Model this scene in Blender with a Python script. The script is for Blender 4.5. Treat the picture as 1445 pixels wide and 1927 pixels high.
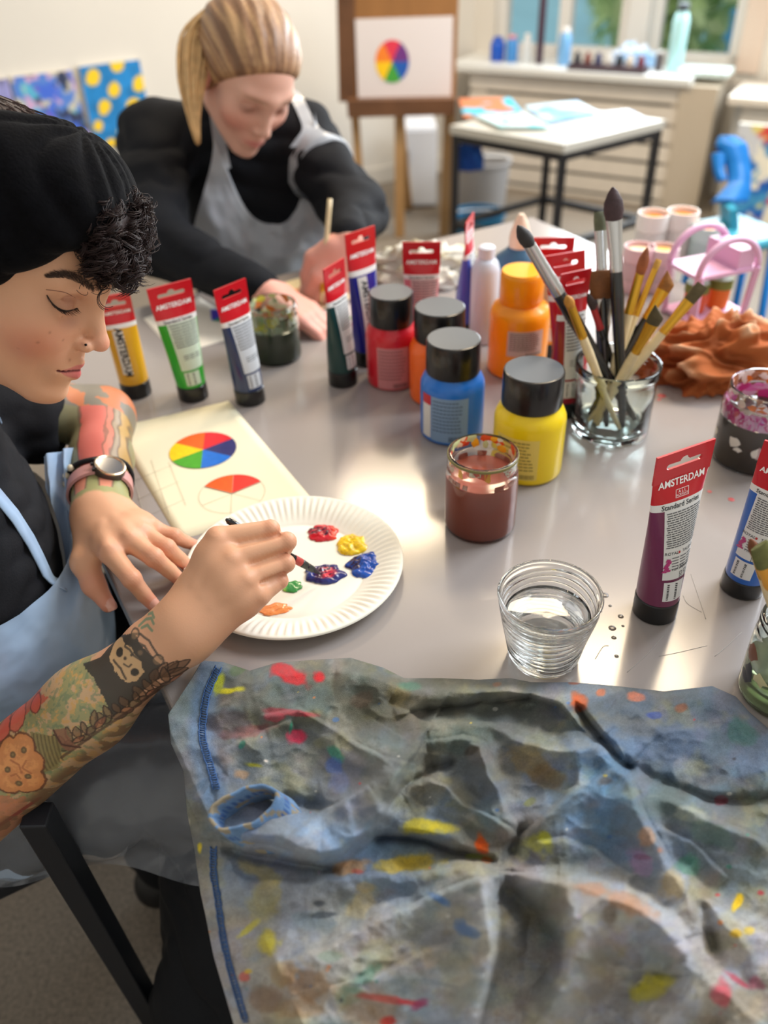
import bpy, bmesh, math, random
import numpy as np
from mathutils import Matrix, Vector

for o in list(bpy.data.objects):
    bpy.data.objects.remove(o, do_unlink=True)
scene = bpy.context.scene
COL = scene.collection

# ------------------------------------------------------------------ camera
IW, IH, FPX = 1445.0, 1927.0, 1600.0
PITCH, ROLL = math.radians(37.0), math.radians(2.0)
CAM = np.array([0.0, 0.0, 1.34])
FW = np.array([0.0, math.cos(PITCH), -math.sin(PITCH)])
_r = np.array([1.0, 0.0, 0.0]); _u = np.cross(_r, FW)
RT = _r * math.cos(ROLL) - _u * math.sin(ROLL)
UP = _u * math.cos(ROLL) + _r * math.sin(ROLL)
cd = bpy.data.cameras.new('camera')
cd.sensor_fit = 'VERTICAL'; cd.sensor_height = 24.0; cd.lens = FPX / IH * 24.0
cd.dof.use_dof = True; cd.dof.focus_distance = 0.78; cd.dof.aperture_fstop = 2.2
cd.clip_start = 0.02
cam = bpy.data.objects.new('camera', cd); COL.objects.link(cam)
mw = Matrix.Identity(4)
for i in range(3):
    mw[i][0], mw[i][1], mw[i][2], mw[i][3] = RT[i], UP[i], -FW[i], CAM[i]
cam.matrix_world = mw
scene.camera = cam

# ------------------------------------------------------------------ light
vs = scene.view_settings
vs.view_transform = 'Standard'; vs.look = 'None'; vs.gamma = 1.0
vs.use_curve_mapping = False; vs.exposure = -0.12
world = bpy.data.worlds.new('daylight'); scene.world = world; world.use_nodes = True
wn = world.node_tree.nodes['Background']
wn.inputs[0].default_value = (1.0, 0.975, 0.945, 1.0); wn.inputs[1].default_value = 0.62

def area_light(name, loc, target, sx, sy, power, color):
    l = bpy.data.lights.new(name, 'AREA'); l.shape = 'RECTANGLE'; l.size = sx; l.size_y = sy
    l.energy = power; l.color = color
    o = bpy.data.objects.new(name, l); COL.objects.link(o); o.location = loc
    d = Vector(target) - Vector(loc); o.rotation_euler = d.to_track_quat('-Z', 'Y').to_euler()
    return o
# warm ceiling lamps of the studio, ahead of and above the table
area_light('ceiling_lamp_near', (0.85, 2.35, 2.75), (0.85, 2.35, 0), 0.7, 0.45, 42, (1.0, 0.80, 0.55))
area_light('ceiling_lamp_far', (0.05, 3.45, 2.75), (0.05, 3.45, 0), 0.5, 0.45, 34, (1.0, 0.80, 0.55))
# added side key light for an assumed right-hand window, then the window's daylight
area_light('side_key_light', (2.0, 1.7, 2.45), (0.0, 0.7, 0.75), 1.3, 1.1, 90, (0.88, 0.94, 1.0))
area_light('window_daylight', (1.75, 4.05, 1.45), (0.2, 1.0, 0.75), 1.7, 1.2, 95, (0.84, 0.93, 1.0))

# ------------------------------------------------------------------ helpers
TZ = 0.74                      # table top height

def ray(px, py):
    px = np.asarray(px, float); py = np.asarray(py, float)
    return FW + RT * ((px - IW / 2) / FPX)[..., None] - UP * ((py - IH / 2) / FPX)[..., None]
def P(px, py, z=TZ):
    d = ray(px, py); t = (np.asarray(z, float) - CAM[2]) / d[..., 2]
    return CAM + d * t[..., None]
def D(px, py, depth):
    return CAM + ray(px, py) * np.asarray(depth, float)[..., None]
def Yp(px, py, y):
    d = ray(px, py); t = (np.asarray(y, float) - CAM[1]) / d[..., 1]
    return CAM + d * t[..., None]
def topx(pts):
    d = np.asarray(pts) - CAM; z = d @ FW
    return IW / 2 + FPX * (d @ RT) / z, IH / 2 - FPX * (d @ UP) / z

def lin(c):
    c = c / 255.0
    return c / 12.92 if c <= 0.04045 else ((c + 0.055) / 1.055) ** 2.4
def rgb(r, g, b): return (lin(r), lin(g), lin(b))
def sl(a):                                     # vectorised sRGB(0-255) -> linear
    a = np.asarray(a, float) / 255.0
    return np.where(a <= 0.04045, a / 12.92, ((a + 0.055) / 1.055) ** 2.4)

def hash2(ix, iy, seed):
    n = (ix.astype(np.int64) * 374761393 + iy.astype(np.int64) * 668265263 + seed * 974634777) & 0x7fffffff
    n = ((n ^ (n >> 13)) * 1274126177) & 0x7fffffff
    n = (n ^ (n >> 16)) & 0xffff
    return n / 65535.0
def vnoise(x, y, seed=0):
    ix = np.floor(x); iy = np.floor(y); fx = x - ix; fy = y - iy
    fx = fx * fx * (3 - 2 * fx); fy = fy * fy * (3 - 2 * fy)
    a = hash2(ix, iy, seed); b = hash2(ix + 1, iy, seed); c = hash2(ix, iy + 1, seed); d = hash2(ix + 1, iy + 1, seed)
    return (a * (1 - fx) + b * fx) * (1 - fy) + (c * (1 - fx) + d * fx) * fy
def fbm(x, y, seed=0, oct=4):
    s = 0; a = 0.5; t = 0
    for i in range(oct):
        s = s + a * vnoise(x, y, seed + i * 17); t += a; a *= 0.5; x = x * 2.03 + 11.3; y = y * 2.03 + 5.7
    return s / t
def sstep(a, b, x):
    t = np.clip((x - a) / (b - a), 0, 1); return t * t * (3 - 2 * t)
def segdist(x, y, pts):                        # distance and signed side to a polyline
    best = np.full(np.shape(x), 1e9); side = np.zeros(np.shape(x)); par = np.zeros(np.shape(x)); n = len(pts) - 1
    for i in range(n):
        ax, ay = pts[i][:2]; bx, by = pts[i + 1][:2]; dx, dy = bx - ax, by - ay; L = dx * dx + dy * dy + 1e-12
        t = np.clip(((x - ax) * dx + (y - ay) * dy) / L, 0, 1)
        ex = x - ax - t * dx; ey = y - ay - t * dy; d = np.hypot(ex, ey)
        m = d < best; best = np.where(m, d, best)
        side = np.where(m, np.sign(dx * (y - ay) - dy * (x - ax)), side); par = np.where(m, (i + t) / n, par)
    return best, side, par
def inpoly(x, y, poly):
    c = np.zeros(np.shape(x), bool); n = len(poly)
    for i in range(n):
        x1, y1 = poly[i]; x2, y2 = poly[(i + 1) % n]
        c ^= ((y1 > y) != (y2 > y)) & (x < (x2 - x1) * (y - y1) / (y2 - y1 + 1e-12) + x1)
    return c

# ---- materials
def mat(name, col, rough=0.5, metal=0.0, spec=0.5, coat=0.0, trans=0.0, ior=1.45, alpha=1.0, sss=0.0,
        bump=None, var=None, attr=None, sheen=0.0, emit=0.0, coatr=0.05):
    m = bpy.data.materials.new(name); m.use_nodes = True
    nt = m.node_tree; b = nt.nodes['Principled BSDF']; I = b.inputs
    I['Base Color'].default_value = (*col, 1); I['Roughness'].default_value = rough; I['Metallic'].default_value = metal
    I['Specular IOR Level'].default_value = spec; I['Coat Weight'].default_value = coat; I['Coat Roughness'].default_value = coatr
    I['Transmission Weight'].default_value = trans; I['IOR'].default_value = ior; I['Alpha'].default_value = alpha
    I['Sheen Weight'].default_value = sheen
    if sss:
        I['Subsurface Weight'].default_value = sss; I['Subsurface Radius'].default_value = (1.0, 0.35, 0.18)
        I['Subsurface Scale'].default_value = 0.006
    if emit:
        I['Emission Color'].default_value = (*col, 1); I['Emission Strength'].default_value = emit
    tc = nt.nodes.new('ShaderNodeTexCoord')
    src = None
    if attr:
        a = nt.nodes.new('ShaderNodeVertexColor'); a.layer_name = attr; src = a.outputs['Color']
        nt.links.new(src, I['Base Color'])
    if var:
        sc, amt = var[0], var[1]
        n = nt.nodes.new('ShaderNodeTexNoise'); n.inputs['Scale'].default_value = sc; n.inputs['Detail'].default_value = 5
        if len(var) > 2:
            mp = nt.nodes.new('ShaderNodeMapping'); mp.inputs['Scale'].default_value = var[2]
            nt.links.new(tc.outputs['Object'], mp.inputs['Vector']); nt.links.new(mp.outputs[0], n.inputs['Vector'])
        else:
            nt.links.new(tc.outputs['Object'], n.inputs['Vector'])
        r = nt.nodes.new('ShaderNodeMapRange'); r.inputs[1].default_value = 0.25; r.inputs[2].default_value = 0.75
        r.inputs[3].default_value = 1 - amt; r.inputs[4].default_value = 1 + amt
        nt.links.new(n.outputs[0], r.inputs[0])
        mx = nt.nodes.new('ShaderNodeVectorMath'); mx.operation = 'SCALE'
        if src is not None: nt.links.new(src, mx.inputs[0])
        else: mx.inputs[0].default_value = col
        nt.links.new(r.outputs[0], mx.inputs['Scale']); nt.links.new(mx.outputs[0], I['Base Color'])
    if bump:
        n = nt.nodes.new('ShaderNodeTexNoise'); n.inputs['Scale'].default_value = bump[0]; n.inputs['Detail'].default_value = bump[3] if len(bump) > 3 else 6
        nt.links.new(tc.outputs['Object'], n.inputs['Vector'])
        bp = nt.nodes.new('ShaderNodeBump'); bp.inputs['Strength'].default_value = bump[1]; bp.inputs['Distance'].default_value = bump[2] if len(bump) > 2 else 0.002
        nt.links.new(n.outputs[0], bp.inputs['Height']); nt.links.new(bp.outputs[0], I['Normal'])
    return m
_mc = {}
def plain(col, rough=0.5, **k):                # cached simple material
    key = (tuple(round(c, 4) for c in col), rough, tuple(sorted(k.items())))
    if key not in _mc: _mc[key] = mat('paint_%d' % len(_mc), col, rough, **k)
    return _mc[key]

# ---- mesh building
def mesh(name, v, f, m=None, parent=None, smooth=True, cols=None, attr='col', auto=None):
    me = bpy.data.meshes.new(name)
    v = np.asarray(v, float)
    if isinstance(f, np.ndarray):
        n, k = f.shape
        me.vertices.add(len(v)); me.vertices.foreach_set('co', v.astype(np.float32).ravel())
        me.loops.add(n * k); me.loops.foreach_set('vertex_index', f.astype(np.int32).ravel())
        me.polygons.add(n); me.polygons.foreach_set('loop_start', np.arange(0, n * k, k, dtype=np.int32))
        try: me.polygons.foreach_set('loop_total', np.full(n, k, np.int32))
        except Exception: pass
        me.update(calc_edges=True)
    else:
        me.from_pydata([tuple(p) for p in v], [], [tuple(q) for q in f])
    me.validate(); 
    if smooth: me.polygons.foreach_set('use_smooth', np.ones(len(me.polygons), bool))
    if cols is not None:
        ca = me.color_attributes.new(attr, 'FLOAT_COLOR', 'POINT')
        c4 = np.ones((len(v), 4), np.float32); c4[:, :3] = cols
        ca.data.foreach_set('color', c4.ravel())
    if m: me.materials.append(m)
    if auto is not None and smooth:
        bm = bmesh.new(); bm.from_mesh(me)
        for e in bm.edges:
            if len(e.link_faces) == 2 and e.calc_face_angle(0) > auto: e.smooth = False
        bm.to_mesh(me); bm.free()
    o = bpy.data.objects.new(name, me); COL.objects.link(o)
    if parent is not None: o.parent = parent
    return o
def empty(name, loc=(0, 0, 0), rz=0.0):
    o = bpy.data.objects.new(name, None); COL.objects.link(o); o.location = tuple(loc); o.rotation_euler = (0, 0, rz)
    o.empty_display_size = 0.05
    return o
def tag(o, label=None, cat=None, group=None, kind=None):
    if label: o['label'] = label
    if cat: o['category'] = cat
    if group: o['group'] = group
    if kind: o['kind'] = kind
    return o
def join(*parts):
    V = []; F = []; n = 0
    for v, f in parts:
        V.extend([tuple(p) for p in v]); F.extend([tuple(i + n for i in q) for q in f]); n += len(v)
    return V, F
def box(c, s, rz=0.0, tilt=None):
    x, y, z = s[0] / 2, s[1] / 2, s[2] / 2
    v = [Vector((a * x, b * y, d * z)) for d in (-1, 1) for b in (-1, 1) for a in (-1, 1)]
    M = Matrix.Rotation(rz, 3, 'Z')
    if tilt is not None: M = M @ tilt
    v = [tuple(M @ p + Vector(c)) for p in v]
    return v, [(0, 2, 3, 1), (4, 5, 7, 6), (0, 1, 5, 4), (2, 6, 7, 3), (0, 4, 6, 2), (1, 3, 7, 5)]
def bbox_bar(a, b, w, t, up=(0, 0, 1)):         # rectangular bar from a to b
    a = Vector(a); b = Vector(b); d = (b - a).normalized(); s = d.cross(Vector(up))
    if s.length < 1e-4: s = d.cross(Vector((1, 0, 0)))
    s.normalize(); n = s.cross(d).normalized()
    v = []
    for p in (a, b):
        for i, j in ((-1, -1), (1, -1), (1, 1), (-1, 1)): v.append(tuple(p + s * (w / 2 * i) + n * (t / 2 * j)))
    return v, [(3, 2, 1, 0), (4, 5, 6, 7), (0, 1, 5, 4), (1, 2, 6, 5), (2, 3, 7, 6), (3, 0, 4, 7)]
def lathe(prof, n=40, wave=None, c=(0, 0, 0), cap0=True, cap1=True):
    v = []; f = []
    for i, (r, z) in enumerate(prof):
        for k in range(n):
            a = 2 * math.pi * k / n; rr, zz = (r, z) if wave is None else wave(r, z, a, i)
            v.append((c[0] + rr * math.cos(a), c[1] + rr * math.sin(a), c[2] + zz))
    m = len(prof)
    for i in range(m - 1):
        for k in range(n):
            f.append((i * n + k, i * n + (k + 1) % n, (i + 1) * n + (k + 1) % n, (i + 1) * n + k))
    if cap0: f.append(tuple(reversed(range(n))))
    if cap1: f.append(tuple(range((m - 1) * n, m * n)))
    return v, f
def tube(pts, rad, n=8, cap=True):              # swept tube along points, rad scalar or list
    pts = [Vector(p) for p in pts]; m = len(pts); v = []; f = []
    rad = [rad] * m if not hasattr(rad, '__len__') else rad
    t0 = (pts[1] - pts[0]).normalized(); ref = Vector((0, 0, 1)) if abs(t0.z) < 0.9 else Vector((1, 0, 0))
    u = t0.cross(ref).normalized()
    for i in range(m):
        t = (pts[min(i + 1, m - 1)] - pts[max(i - 1, 0)])
        t = t.normalized() if t.length > 1e-9 else t0
        u = u - t * u.dot(t); u = u.normalized() if u.length > 1e-6 else t.orthogonal().normalized()
        w = t.cross(u)
        for k in range(n):
            a = 2 * math.pi * k / n; v.append(tuple(pts[i] + (u * math.cos(a) + w * math.sin(a)) * rad[i]))
    for i in range(m - 1):
        for k in range(n):
            f.append((i * n + k, i * n + (k + 1) % n, (i + 1) * n + (k + 1) % n, (i + 1) * n + k))
    if cap: f.append(tuple(reversed(range(n)))); f.append(tuple(range((m - 1) * n, m * n)))
    return v, f
def grid(X, Y, Z):                              # 2-D arrays -> verts, quad faces
    a, b = X.shape; idx = np.arange(a * b).reshape(a, b)
    f = np.stack([idx[:-1, :-1], idx[:-1, 1:], idx[1:, 1:], idx[1:, :-1]], -1).reshape(-1, 4)
    return np.stack([X, Y, Z], -1).reshape(-1, 3), f
def bez(pts, n):                                # Catmull-Rom through points
    p = np.asarray(pts, float); p = np.vstack([2 * p[0] - p[1], p, 2 * p[-1] - p[-2]]); out = []
    m = len(p) - 3; ts = np.linspace(0, m, n)
    for t in ts:
        i = min(int(t), m - 1); s = t - i; a, b, c, d = p[i:i + 4]
        out.append(0.5 * ((2 * b) + (-a + c) * s + (2 * a - 5 * b + 4 * c - d) * s * s + (-a + 3 * b - 3 * c + d) * s ** 3))
    return np.array(out)
def add_bevel(o, w=0.002, seg=2):
    b = o.modifiers.new('bevel', 'BEVEL'); b.width = w; b.segments = seg; b.limit_method = 'ANGLE'; return o
_txt = {}
def text_mesh(s, size, bold=0.0):               # flat text as verts, faces in the xy plane, centred
    key = (s, bold)
    if key not in _txt:
        cu = bpy.data.curves.new('t', 'FONT'); cu.body = s; cu.size = 1.0; cu.align_x = 'CENTER'; cu.align_y = 'CENTER'
        cu.offset = bold; cu.resolution_u = 3
        o = bpy.data.objects.new('t', cu); COL.objects.link(o)
        dg = bpy.context.evaluated_depsgraph_get(); me = bpy.data.meshes.new_from_object(o.evaluated_get(dg))
        _txt[key] = ([tuple(v.co) for v in me.vertices], [tuple(p.vertices) for p in me.polygons])
        bpy.data.objects.remove(o, do_unlink=True); bpy.data.meshes.remove(me); bpy.data.curves.remove(cu)
    v, f = _txt[key]
    return [(p[0] * size, p[1] * size, 0.0) for p in v], f

def kid(o, par):                                # parent an object built in world coordinates
    o.parent = par
    o.matrix_parent_inverse = Matrix.LocRotScale(par.location, par.rotation_euler, par.scale).inverted()
    return o
M_BLK = mat('black_frame', rgb(28, 28, 31), .45)
# ------------------------------------------------------------------ implicit surfaces for bodies
class Sdf:
    def __init__(s): s.ops = []
    def cone(s, a, b, ra, rb, k=0.01, sub=False):
        s.ops.append(('c', np.asarray(a, float), np.asarray(b, float), ra, rb, k, sub))
    def ball(s, c, r, k=0.01, sub=False): s.cone(c, np.asarray(c, float) + 1e-5, r, r, k, sub)
    def ell(s, c, r, M=None, k=0.01, sub=False):
        s.ops.append(('e', np.asarray(c, float), np.asarray(r, float), np.eye(3) if M is None else np.asarray(M, float), None, k, sub))
    def chain(s, pts, rad, k=0.004, k0=None):
        for i in range(len(pts) - 1): s.cone(pts[i], pts[i + 1], rad[i], rad[i + 1], (k0 if (k0 and i == 0) else k))
    def plane(s, p, n, k=0.004):                # cut away the side n points to
        s.ops.append(('p', np.asarray(p, float), np.asarray(n, float) / np.linalg.norm(n), None, None, k, True))
    @staticmethod
    def dist(op, p):
        if op[0] == 'c':
            a, b, ra, rb = op[1:5]; ba = b - a; L = ba @ ba
            q = p - a; t = np.clip((q @ ba) / L, 0, 1)
            return np.sqrt(((q - t[..., None] * ba) ** 2).sum(-1)) - (ra + (rb - ra) * t)
        if op[0] == 'e':
            q = (p - op[1]) @ op[3]; r = op[2]
            k0 = np.sqrt(((q / r) ** 2).sum(-1)); k1 = np.sqrt(((q / (r * r)) ** 2).sum(-1)) + 1e-9
            return k0 * (k0 - 1) / k1
        return -((p - op[1]) @ op[2])
    @staticmethod
    def comb(d, e, k, sub):
        if sub:
            e = -e; h = np.maximum(k - np.abs(d - e), 0) / k
            return np.maximum(d, e) + h * h * k * 0.25
        h = np.maximum(k - np.abs(d - e), 0) / k
        return np.minimum(d, e) - h * h * k * 0.25
    def eval(s, p):
        d = np.full(p.shape[:-1], 10.0)
        for op in s.ops: d = s.comb(d, s.dist(op, p), op[5], op[6])
        return d
    def grad(s, p, e=4e-4):
        g = np.empty_like(p)
        for i in range(3):
            o = np.zeros(3); o[i] = e; g[..., i] = s.eval(p + o) - s.eval(p - o)
        return g / (np.linalg.norm(g, axis=-1, keepdims=True) + 1e-9)
    def snap(s, p, off=0.0, it=4):
        p = np.array(p, float)
        for _ in range(it): p = p - s.grad(p) * (s.eval(p) - off)[..., None]
        return p
    def bounds(s):
        lo = np.full(3, 1e9); hi = -lo
        for op in s.ops:
            if op[6]: continue
            if op[0] == 'c':
                for c, r in ((op[1], op[3]), (op[2], op[4])): lo = np.minimum(lo, c - r); hi = np.maximum(hi, c + r)
            elif op[0] == 'e':
                r = np.sqrt(((op[3] * op[2]) ** 2).sum(1)); lo = np.minimum(lo, op[1] - r); hi = np.maximum(hi, op[1] + r)
        return lo, hi
    def polygonise(s, vox, clip_lo=None, clip_hi=None, B=16):
        lo, hi = s.bounds(); lo = lo - 0.012; hi = hi + 0.012
        if clip_lo is not None: lo = np.maximum(lo, clip_lo)
        if clip_hi is not None: hi = np.minimum(hi, clip_hi)
        nb = np.ceil((hi - lo) / (vox * B)).astype(int); n = nb * B
        bc = np.stack(np.meshgrid(*[np.arange(m) for m in nb], indexing='ij'), -1).reshape(-1, 3)
        cen = lo + (bc + 0.5) * B * vox - 0.5 * vox
        cd_ = s.eval(cen); rad = B * vox * 0.87
        act = np.abs(cd_) < rad * 1.15 + 0.012
        ai = bc[act]; ac = cen[act]; na = len(ai)
        loc = np.stack(np.meshgrid(*[np.arange(B)] * 3, indexing='ij'), -1).reshape(-1, 3) * vox
        org = lo + ai * B * vox
        vals = np.full((na, B ** 3), 1.0, np.float32)
        for op in s.ops:
            dc = s.dist(op, ac)
            if op[0] == 'p': sel = np.arange(na)
            else: sel = np.nonzero(dc < rad + op[5] + 0.02)[0]
            for c0 in range(0, len(sel), 400):
                q = sel[c0:c0 + 400]; pts = org[q][:, None, :] + loc[None]
                vals[q] = s.comb(vals[q], s.dist(op, pts), op[5], op[6])
        dn = np.repeat(np.repeat(np.repeat(cd_.reshape(nb).astype(np.float32), B, 0), B, 1), B, 2)
        for (i, j, k), v in zip(ai, vals): dn[i * B:(i + 1) * B, j * B:(j + 1) * B, k * B:(k + 1) * B] = v.reshape(B, B, B)
        sg = dn < 0
        # active cells
        cnt = np.zeros(tuple(n - 1), np.uint8)
        for a in (0, 1):
            for b in (0, 1):
                for c in (0, 1): cnt += sg[a:n[0] - 1 + a, b:n[1] - 1 + b, c:n[2] - 1 + c]
        cells = np.argwhere((cnt > 0) & (cnt < 8)); del cnt
        corner = {}
        for a in (0, 1):
            for b in (0, 1):
                for c in (0, 1): corner[a, b, c] = dn[cells[:, 0] + a, cells[:, 1] + b, cells[:, 2] + c]
        acc = np.zeros((len(cells), 3)); num = np.zeros(len(cells))
        for ax in range(3):
            for u in (0, 1):
                for w in (0, 1):
                    p0 = [0, 0, 0]; oth = [i for i in range(3) if i != ax]; p0[oth[0]] = u; p0[oth[1]] = w; p1 = list(p0); p1[ax] = 1
                    d0 = corner[tuple(p0)]; d1 = corner[tuple(p1)]; m = (d0 < 0) != (d1 < 0)
                    t = np.where(m, d0 / np.where(m, d0 - d1, 1), 0)
                    pt = np.tile(np.array(p0, float), (len(cells), 1)); pt[:, ax] = t
                    acc += np.where(m[:, None], pt, 0); num += m
        V = lo + (cells + acc / num[:, None]) * vox
        index = np.full(tuple(n - 1), -1, np.int32); index[cells[:, 0], cells[:, 1], cells[:, 2]] = np.arange(len(cells))
        F = []
        for ax in range(3):
            sl0 = [slice(1, -1)] * 3; sl0[ax] = slice(0, -1)
            sl1 = list(sl0); sl1[ax] = slice(1, None)
            A = sg[tuple(sl0)]; Bm = sg[tuple(sl1)]
            e = np.argwhere(A != Bm); off = np.ones(3, int); off[ax] = 0; e = e + off
            flip = sg[e[:, 0], e[:, 1], e[:, 2]]
            o1 = (ax + 1) % 3; o2 = (ax + 2) % 3
            def cell(du, dv):
                q = e.copy(); q[:, o1] -= du; q[:, o2] -= dv
                ok = (q >= 0).all(1) & (q < n - 1).all(1); q = np.clip(q, 0, n - 2)
                r = index[q[:, 0], q[:, 1], q[:, 2]]; r[~ok] = -1; return r
            quad = np.stack([cell(1, 1), cell(0, 1), cell(0, 0), cell(1, 0)], 1)
            quad[~flip] = quad[~flip][:, ::-1]
            F.append(quad[(quad >= 0).all(1)])
        F = np.concatenate(F)
        return V, F
def refine(V, F, mask, sdf=None):               # split the quads whose vertices are masked into four
    sel = mask[F].all(1); Fs = F[sel]
    if not len(Fs): return V, F
    e = np.stack([Fs, np.roll(Fs, -1, 1)], -1); e.sort(-1); flat = e.reshape(-1, 2)
    key = flat[:, 0].astype(np.int64) * len(V) + flat[:, 1]; uk, inv = np.unique(key, return_inverse=True)
    ea = uk // len(V); eb = uk % len(V); mid = (V[ea] + V[eb]) / 2; cen = V[Fs].mean(1)
    # edges shared with unrefined quads stay straight, the rest follow the surface
    n0 = len(V); n1 = n0 + len(mid); V2 = np.vstack([V, mid, cen]); em = inv.reshape(-1, 4) + n0; cm = np.arange(len(cen)) + n1
    q = []
    for i in range(4): q.append(np.stack([Fs[:, i], em[:, i], cm, em[:, i - 1]], 1))
    return V2, np.concatenate([F[~sel]] + q)
def boxblur_mesh(V, F, it=1, lam=0.5):          # laplacian smoothing
    for _ in range(it):
        s = np.zeros_like(V); c = np.zeros(len(V)); N = len(V)
        for i in range(4):
            a = F[:, i]; b = F[:, (i + 1) % 4]; c += np.bincount(a, minlength=N) + np.bincount(b, minlength=N)
            for j in range(3): s[:, j] += np.bincount(a, V[b, j], N) + np.bincount(b, V[a, j], N)
        V = V * (1 - lam) + lam * s / np.maximum(c, 1)[:, None]
    return V
def trace(S, px, py, d0=.5, off=0.0):           # first surface point along a line of sight
    p = np.array([D(a, b, d0) for a, b in zip(px, py)]); u = p - CAM; u /= np.linalg.norm(u, axis=1)[:, None]
    for _ in range(60): p = p + u * np.clip(S.eval(p) - off, -.02, .05)[:, None] * .8
    return p
def push_out(S, pts, off):                      # keep a sheet at least off outside a surface
    sh_ = pts.shape; p = pts.reshape(-1, 3).copy()
    for _ in range(4):
        d = S.eval(p); m = d < off
        if not m.any(): break
        g = S.grad(p[m]); p[m] = p[m] + g * (off - d[m])[:, None]
    return p.reshape(sh_)
# ------------------------------------------------------------------ room shell
def st(o): o['kind'] = 'structure'; return o
M_WALL = mat('wall_white', rgb(218, 214, 206), .85, bump=(30, .15, .002), var=(2, .03))
M_FLOOR = mat('floor_speckle', rgb(120, 110, 98), .6, var=(140, .35), bump=(90, .2, .001))
v, f = box((0.3, 2.2, -.05), (7.4, 8.4, .1)); st(mesh('floor', v, f, M_FLOOR, smooth=False))
WD = np.array([.88, .47, 0]); WD /= np.linalg.norm(WD); WN = np.array([WD[1], -WD[0], 0])          # left wall direction, normal to the room
CORN = np.array([.55, 5.0, 0])                                                                 # corner behind the easel
WD2 = np.array([.86, -.50, 0]); WD2 /= np.linalg.norm(WD2); WN2 = np.array([-WD2[1] * -1 * -1, -WD2[0], 0]); WN2 = np.array([WD2[1], -WD2[0], 0])
def slab(a, b, z0, z1, th_, nrm):                # vertical slab between two floor points, thickness away from nrm
    a = np.array(a, float); b = np.array(b, float); nrm = np.array(nrm, float); v = []
    for z in (z0, z1):
        for p in (a, b, b - nrm * th_, a - nrm * th_): v.append((p[0], p[1], z))
    return v, [(3, 2, 1, 0), (4, 5, 6, 7), (0, 1, 5, 4), (1, 2, 6, 5), (2, 3, 7, 6), (3, 0, 4, 7)]
v, f = slab(CORN - WD * 3.4, CORN, 0, 2.75, .12, WN); st(mesh('wall_left', v, f, M_WALL, smooth=False))
v, f = slab(CORN - WD * 3.4 + WN * .012, CORN + WN * .012, 0, .08, .012, WN); st(mesh('baseboard_left', v, f, plain(rgb(214, 210, 202), .5), smooth=False))
NW = np.array([-2.55, -1.3, 0]); NE = np.array([3.3, -1.3, 0]); FWc = CORN - WD * 3.4
v, f = slab(FWc, NW, 0, 2.75, .12, (1, 0, 0)); st(mesh('wall_far_left', v, f, M_WALL, smooth=False))
v, f = slab(NW, NE, 0, 2.75, .12, (0, 1, 0)); st(mesh('wall_behind', v, f, M_WALL, smooth=False))
v, f = slab(NE, np.array([3.3, 3.2, 0]), 0, 2.75, .12, (-1, 0, 0)); st(mesh('wall_right', v, f, M_WALL, smooth=False))
# window wall with an opening
def w2(s, z, out=0.0):                           # s metres along the window wall
    p = CORN + WD2 * s + WN2 * out; return np.array([p[0], p[1], z])
def wslab(name, s0, s1, z0, z1, m=M_WALL, th_=.14, out=0.0, struct=True, par=None):
    v, f = slab(w2(s0, 0, out), w2(s1, 0, out), z0, z1, th_, WN2); o = mesh(name, v, f, m, smooth=False, parent=par)
    if struct: st(o)
    return o
# a ray hits the window wall plane: helper giving (s, z) of a pixel
def onw(px, py, out=0.0):
    d = ray(px, py); p0 = CORN + WN2 * out; t = ((p0 - CAM) @ WN2) / (d @ WN2); q = CAM + d * t; return (q - CORN) @ WD2, q[2]
SILL = onw(1100, 118)[1]; S0 = onw(930, 60)[0]; S1 = onw(1180, 60)[0]; S2 = onw(1218, 60)[0]; S3 = onw(1398, 60)[0]; SEND = S3 + 1.7
wslab('wall_window_below', 0, SEND, 0, SILL); wslab('wall_window_corner', 0, S0, SILL, 2.75); wslab('wall_window_end', S3, SEND, SILL, 2.75)
wslab('wall_window_above', S0, S3, 2.05, 2.75)
M_FRAME = plain(rgb(222, 222, 220), .4)
M_GLASS = mat('window_glass', (.80, .97, 1), .0, trans=1.0, ior=1.05, alpha=.15, spec=.2)
for i, (a, b) in enumerate(((S0, S1), (S2, S3))):
    e = empty('window_%d' % (i + 1), tuple(w2((a + b) / 2, SILL))); st(e)
    def fr(s0, s1, z0, z1, name='window_frame', m=M_FRAME, th_=.06, out=-.04):
        v, f = slab(w2(s0, 0, out), w2(s1, 0, out), z0, z1, th_, WN2); kid(mesh(name, v, f, m, smooth=False), e)
    fr(a, a + .05, SILL, 2.05); fr(b - .05, b, SILL, 2.05); fr(a, b, SILL, SILL + .06); fr(a, b, 1.99, 2.05)
    if i == 0: m_ = a + (b - a) * .52; fr(m_ - .03, m_ + .03, SILL, 2.05, 'mullion')
    fr(a + .05, b - .05, SILL + .06, 1.99, 'pane', M_GLASS, .005, -.07)
wslab('trim_1', S1, S2, SILL, 2.05, M_FRAME, .12, .01)
wslab('trim_2', S3, S3 + .10, SILL, 2.05, plain(rgb(214, 196, 182), .5), .12, .015)
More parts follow.
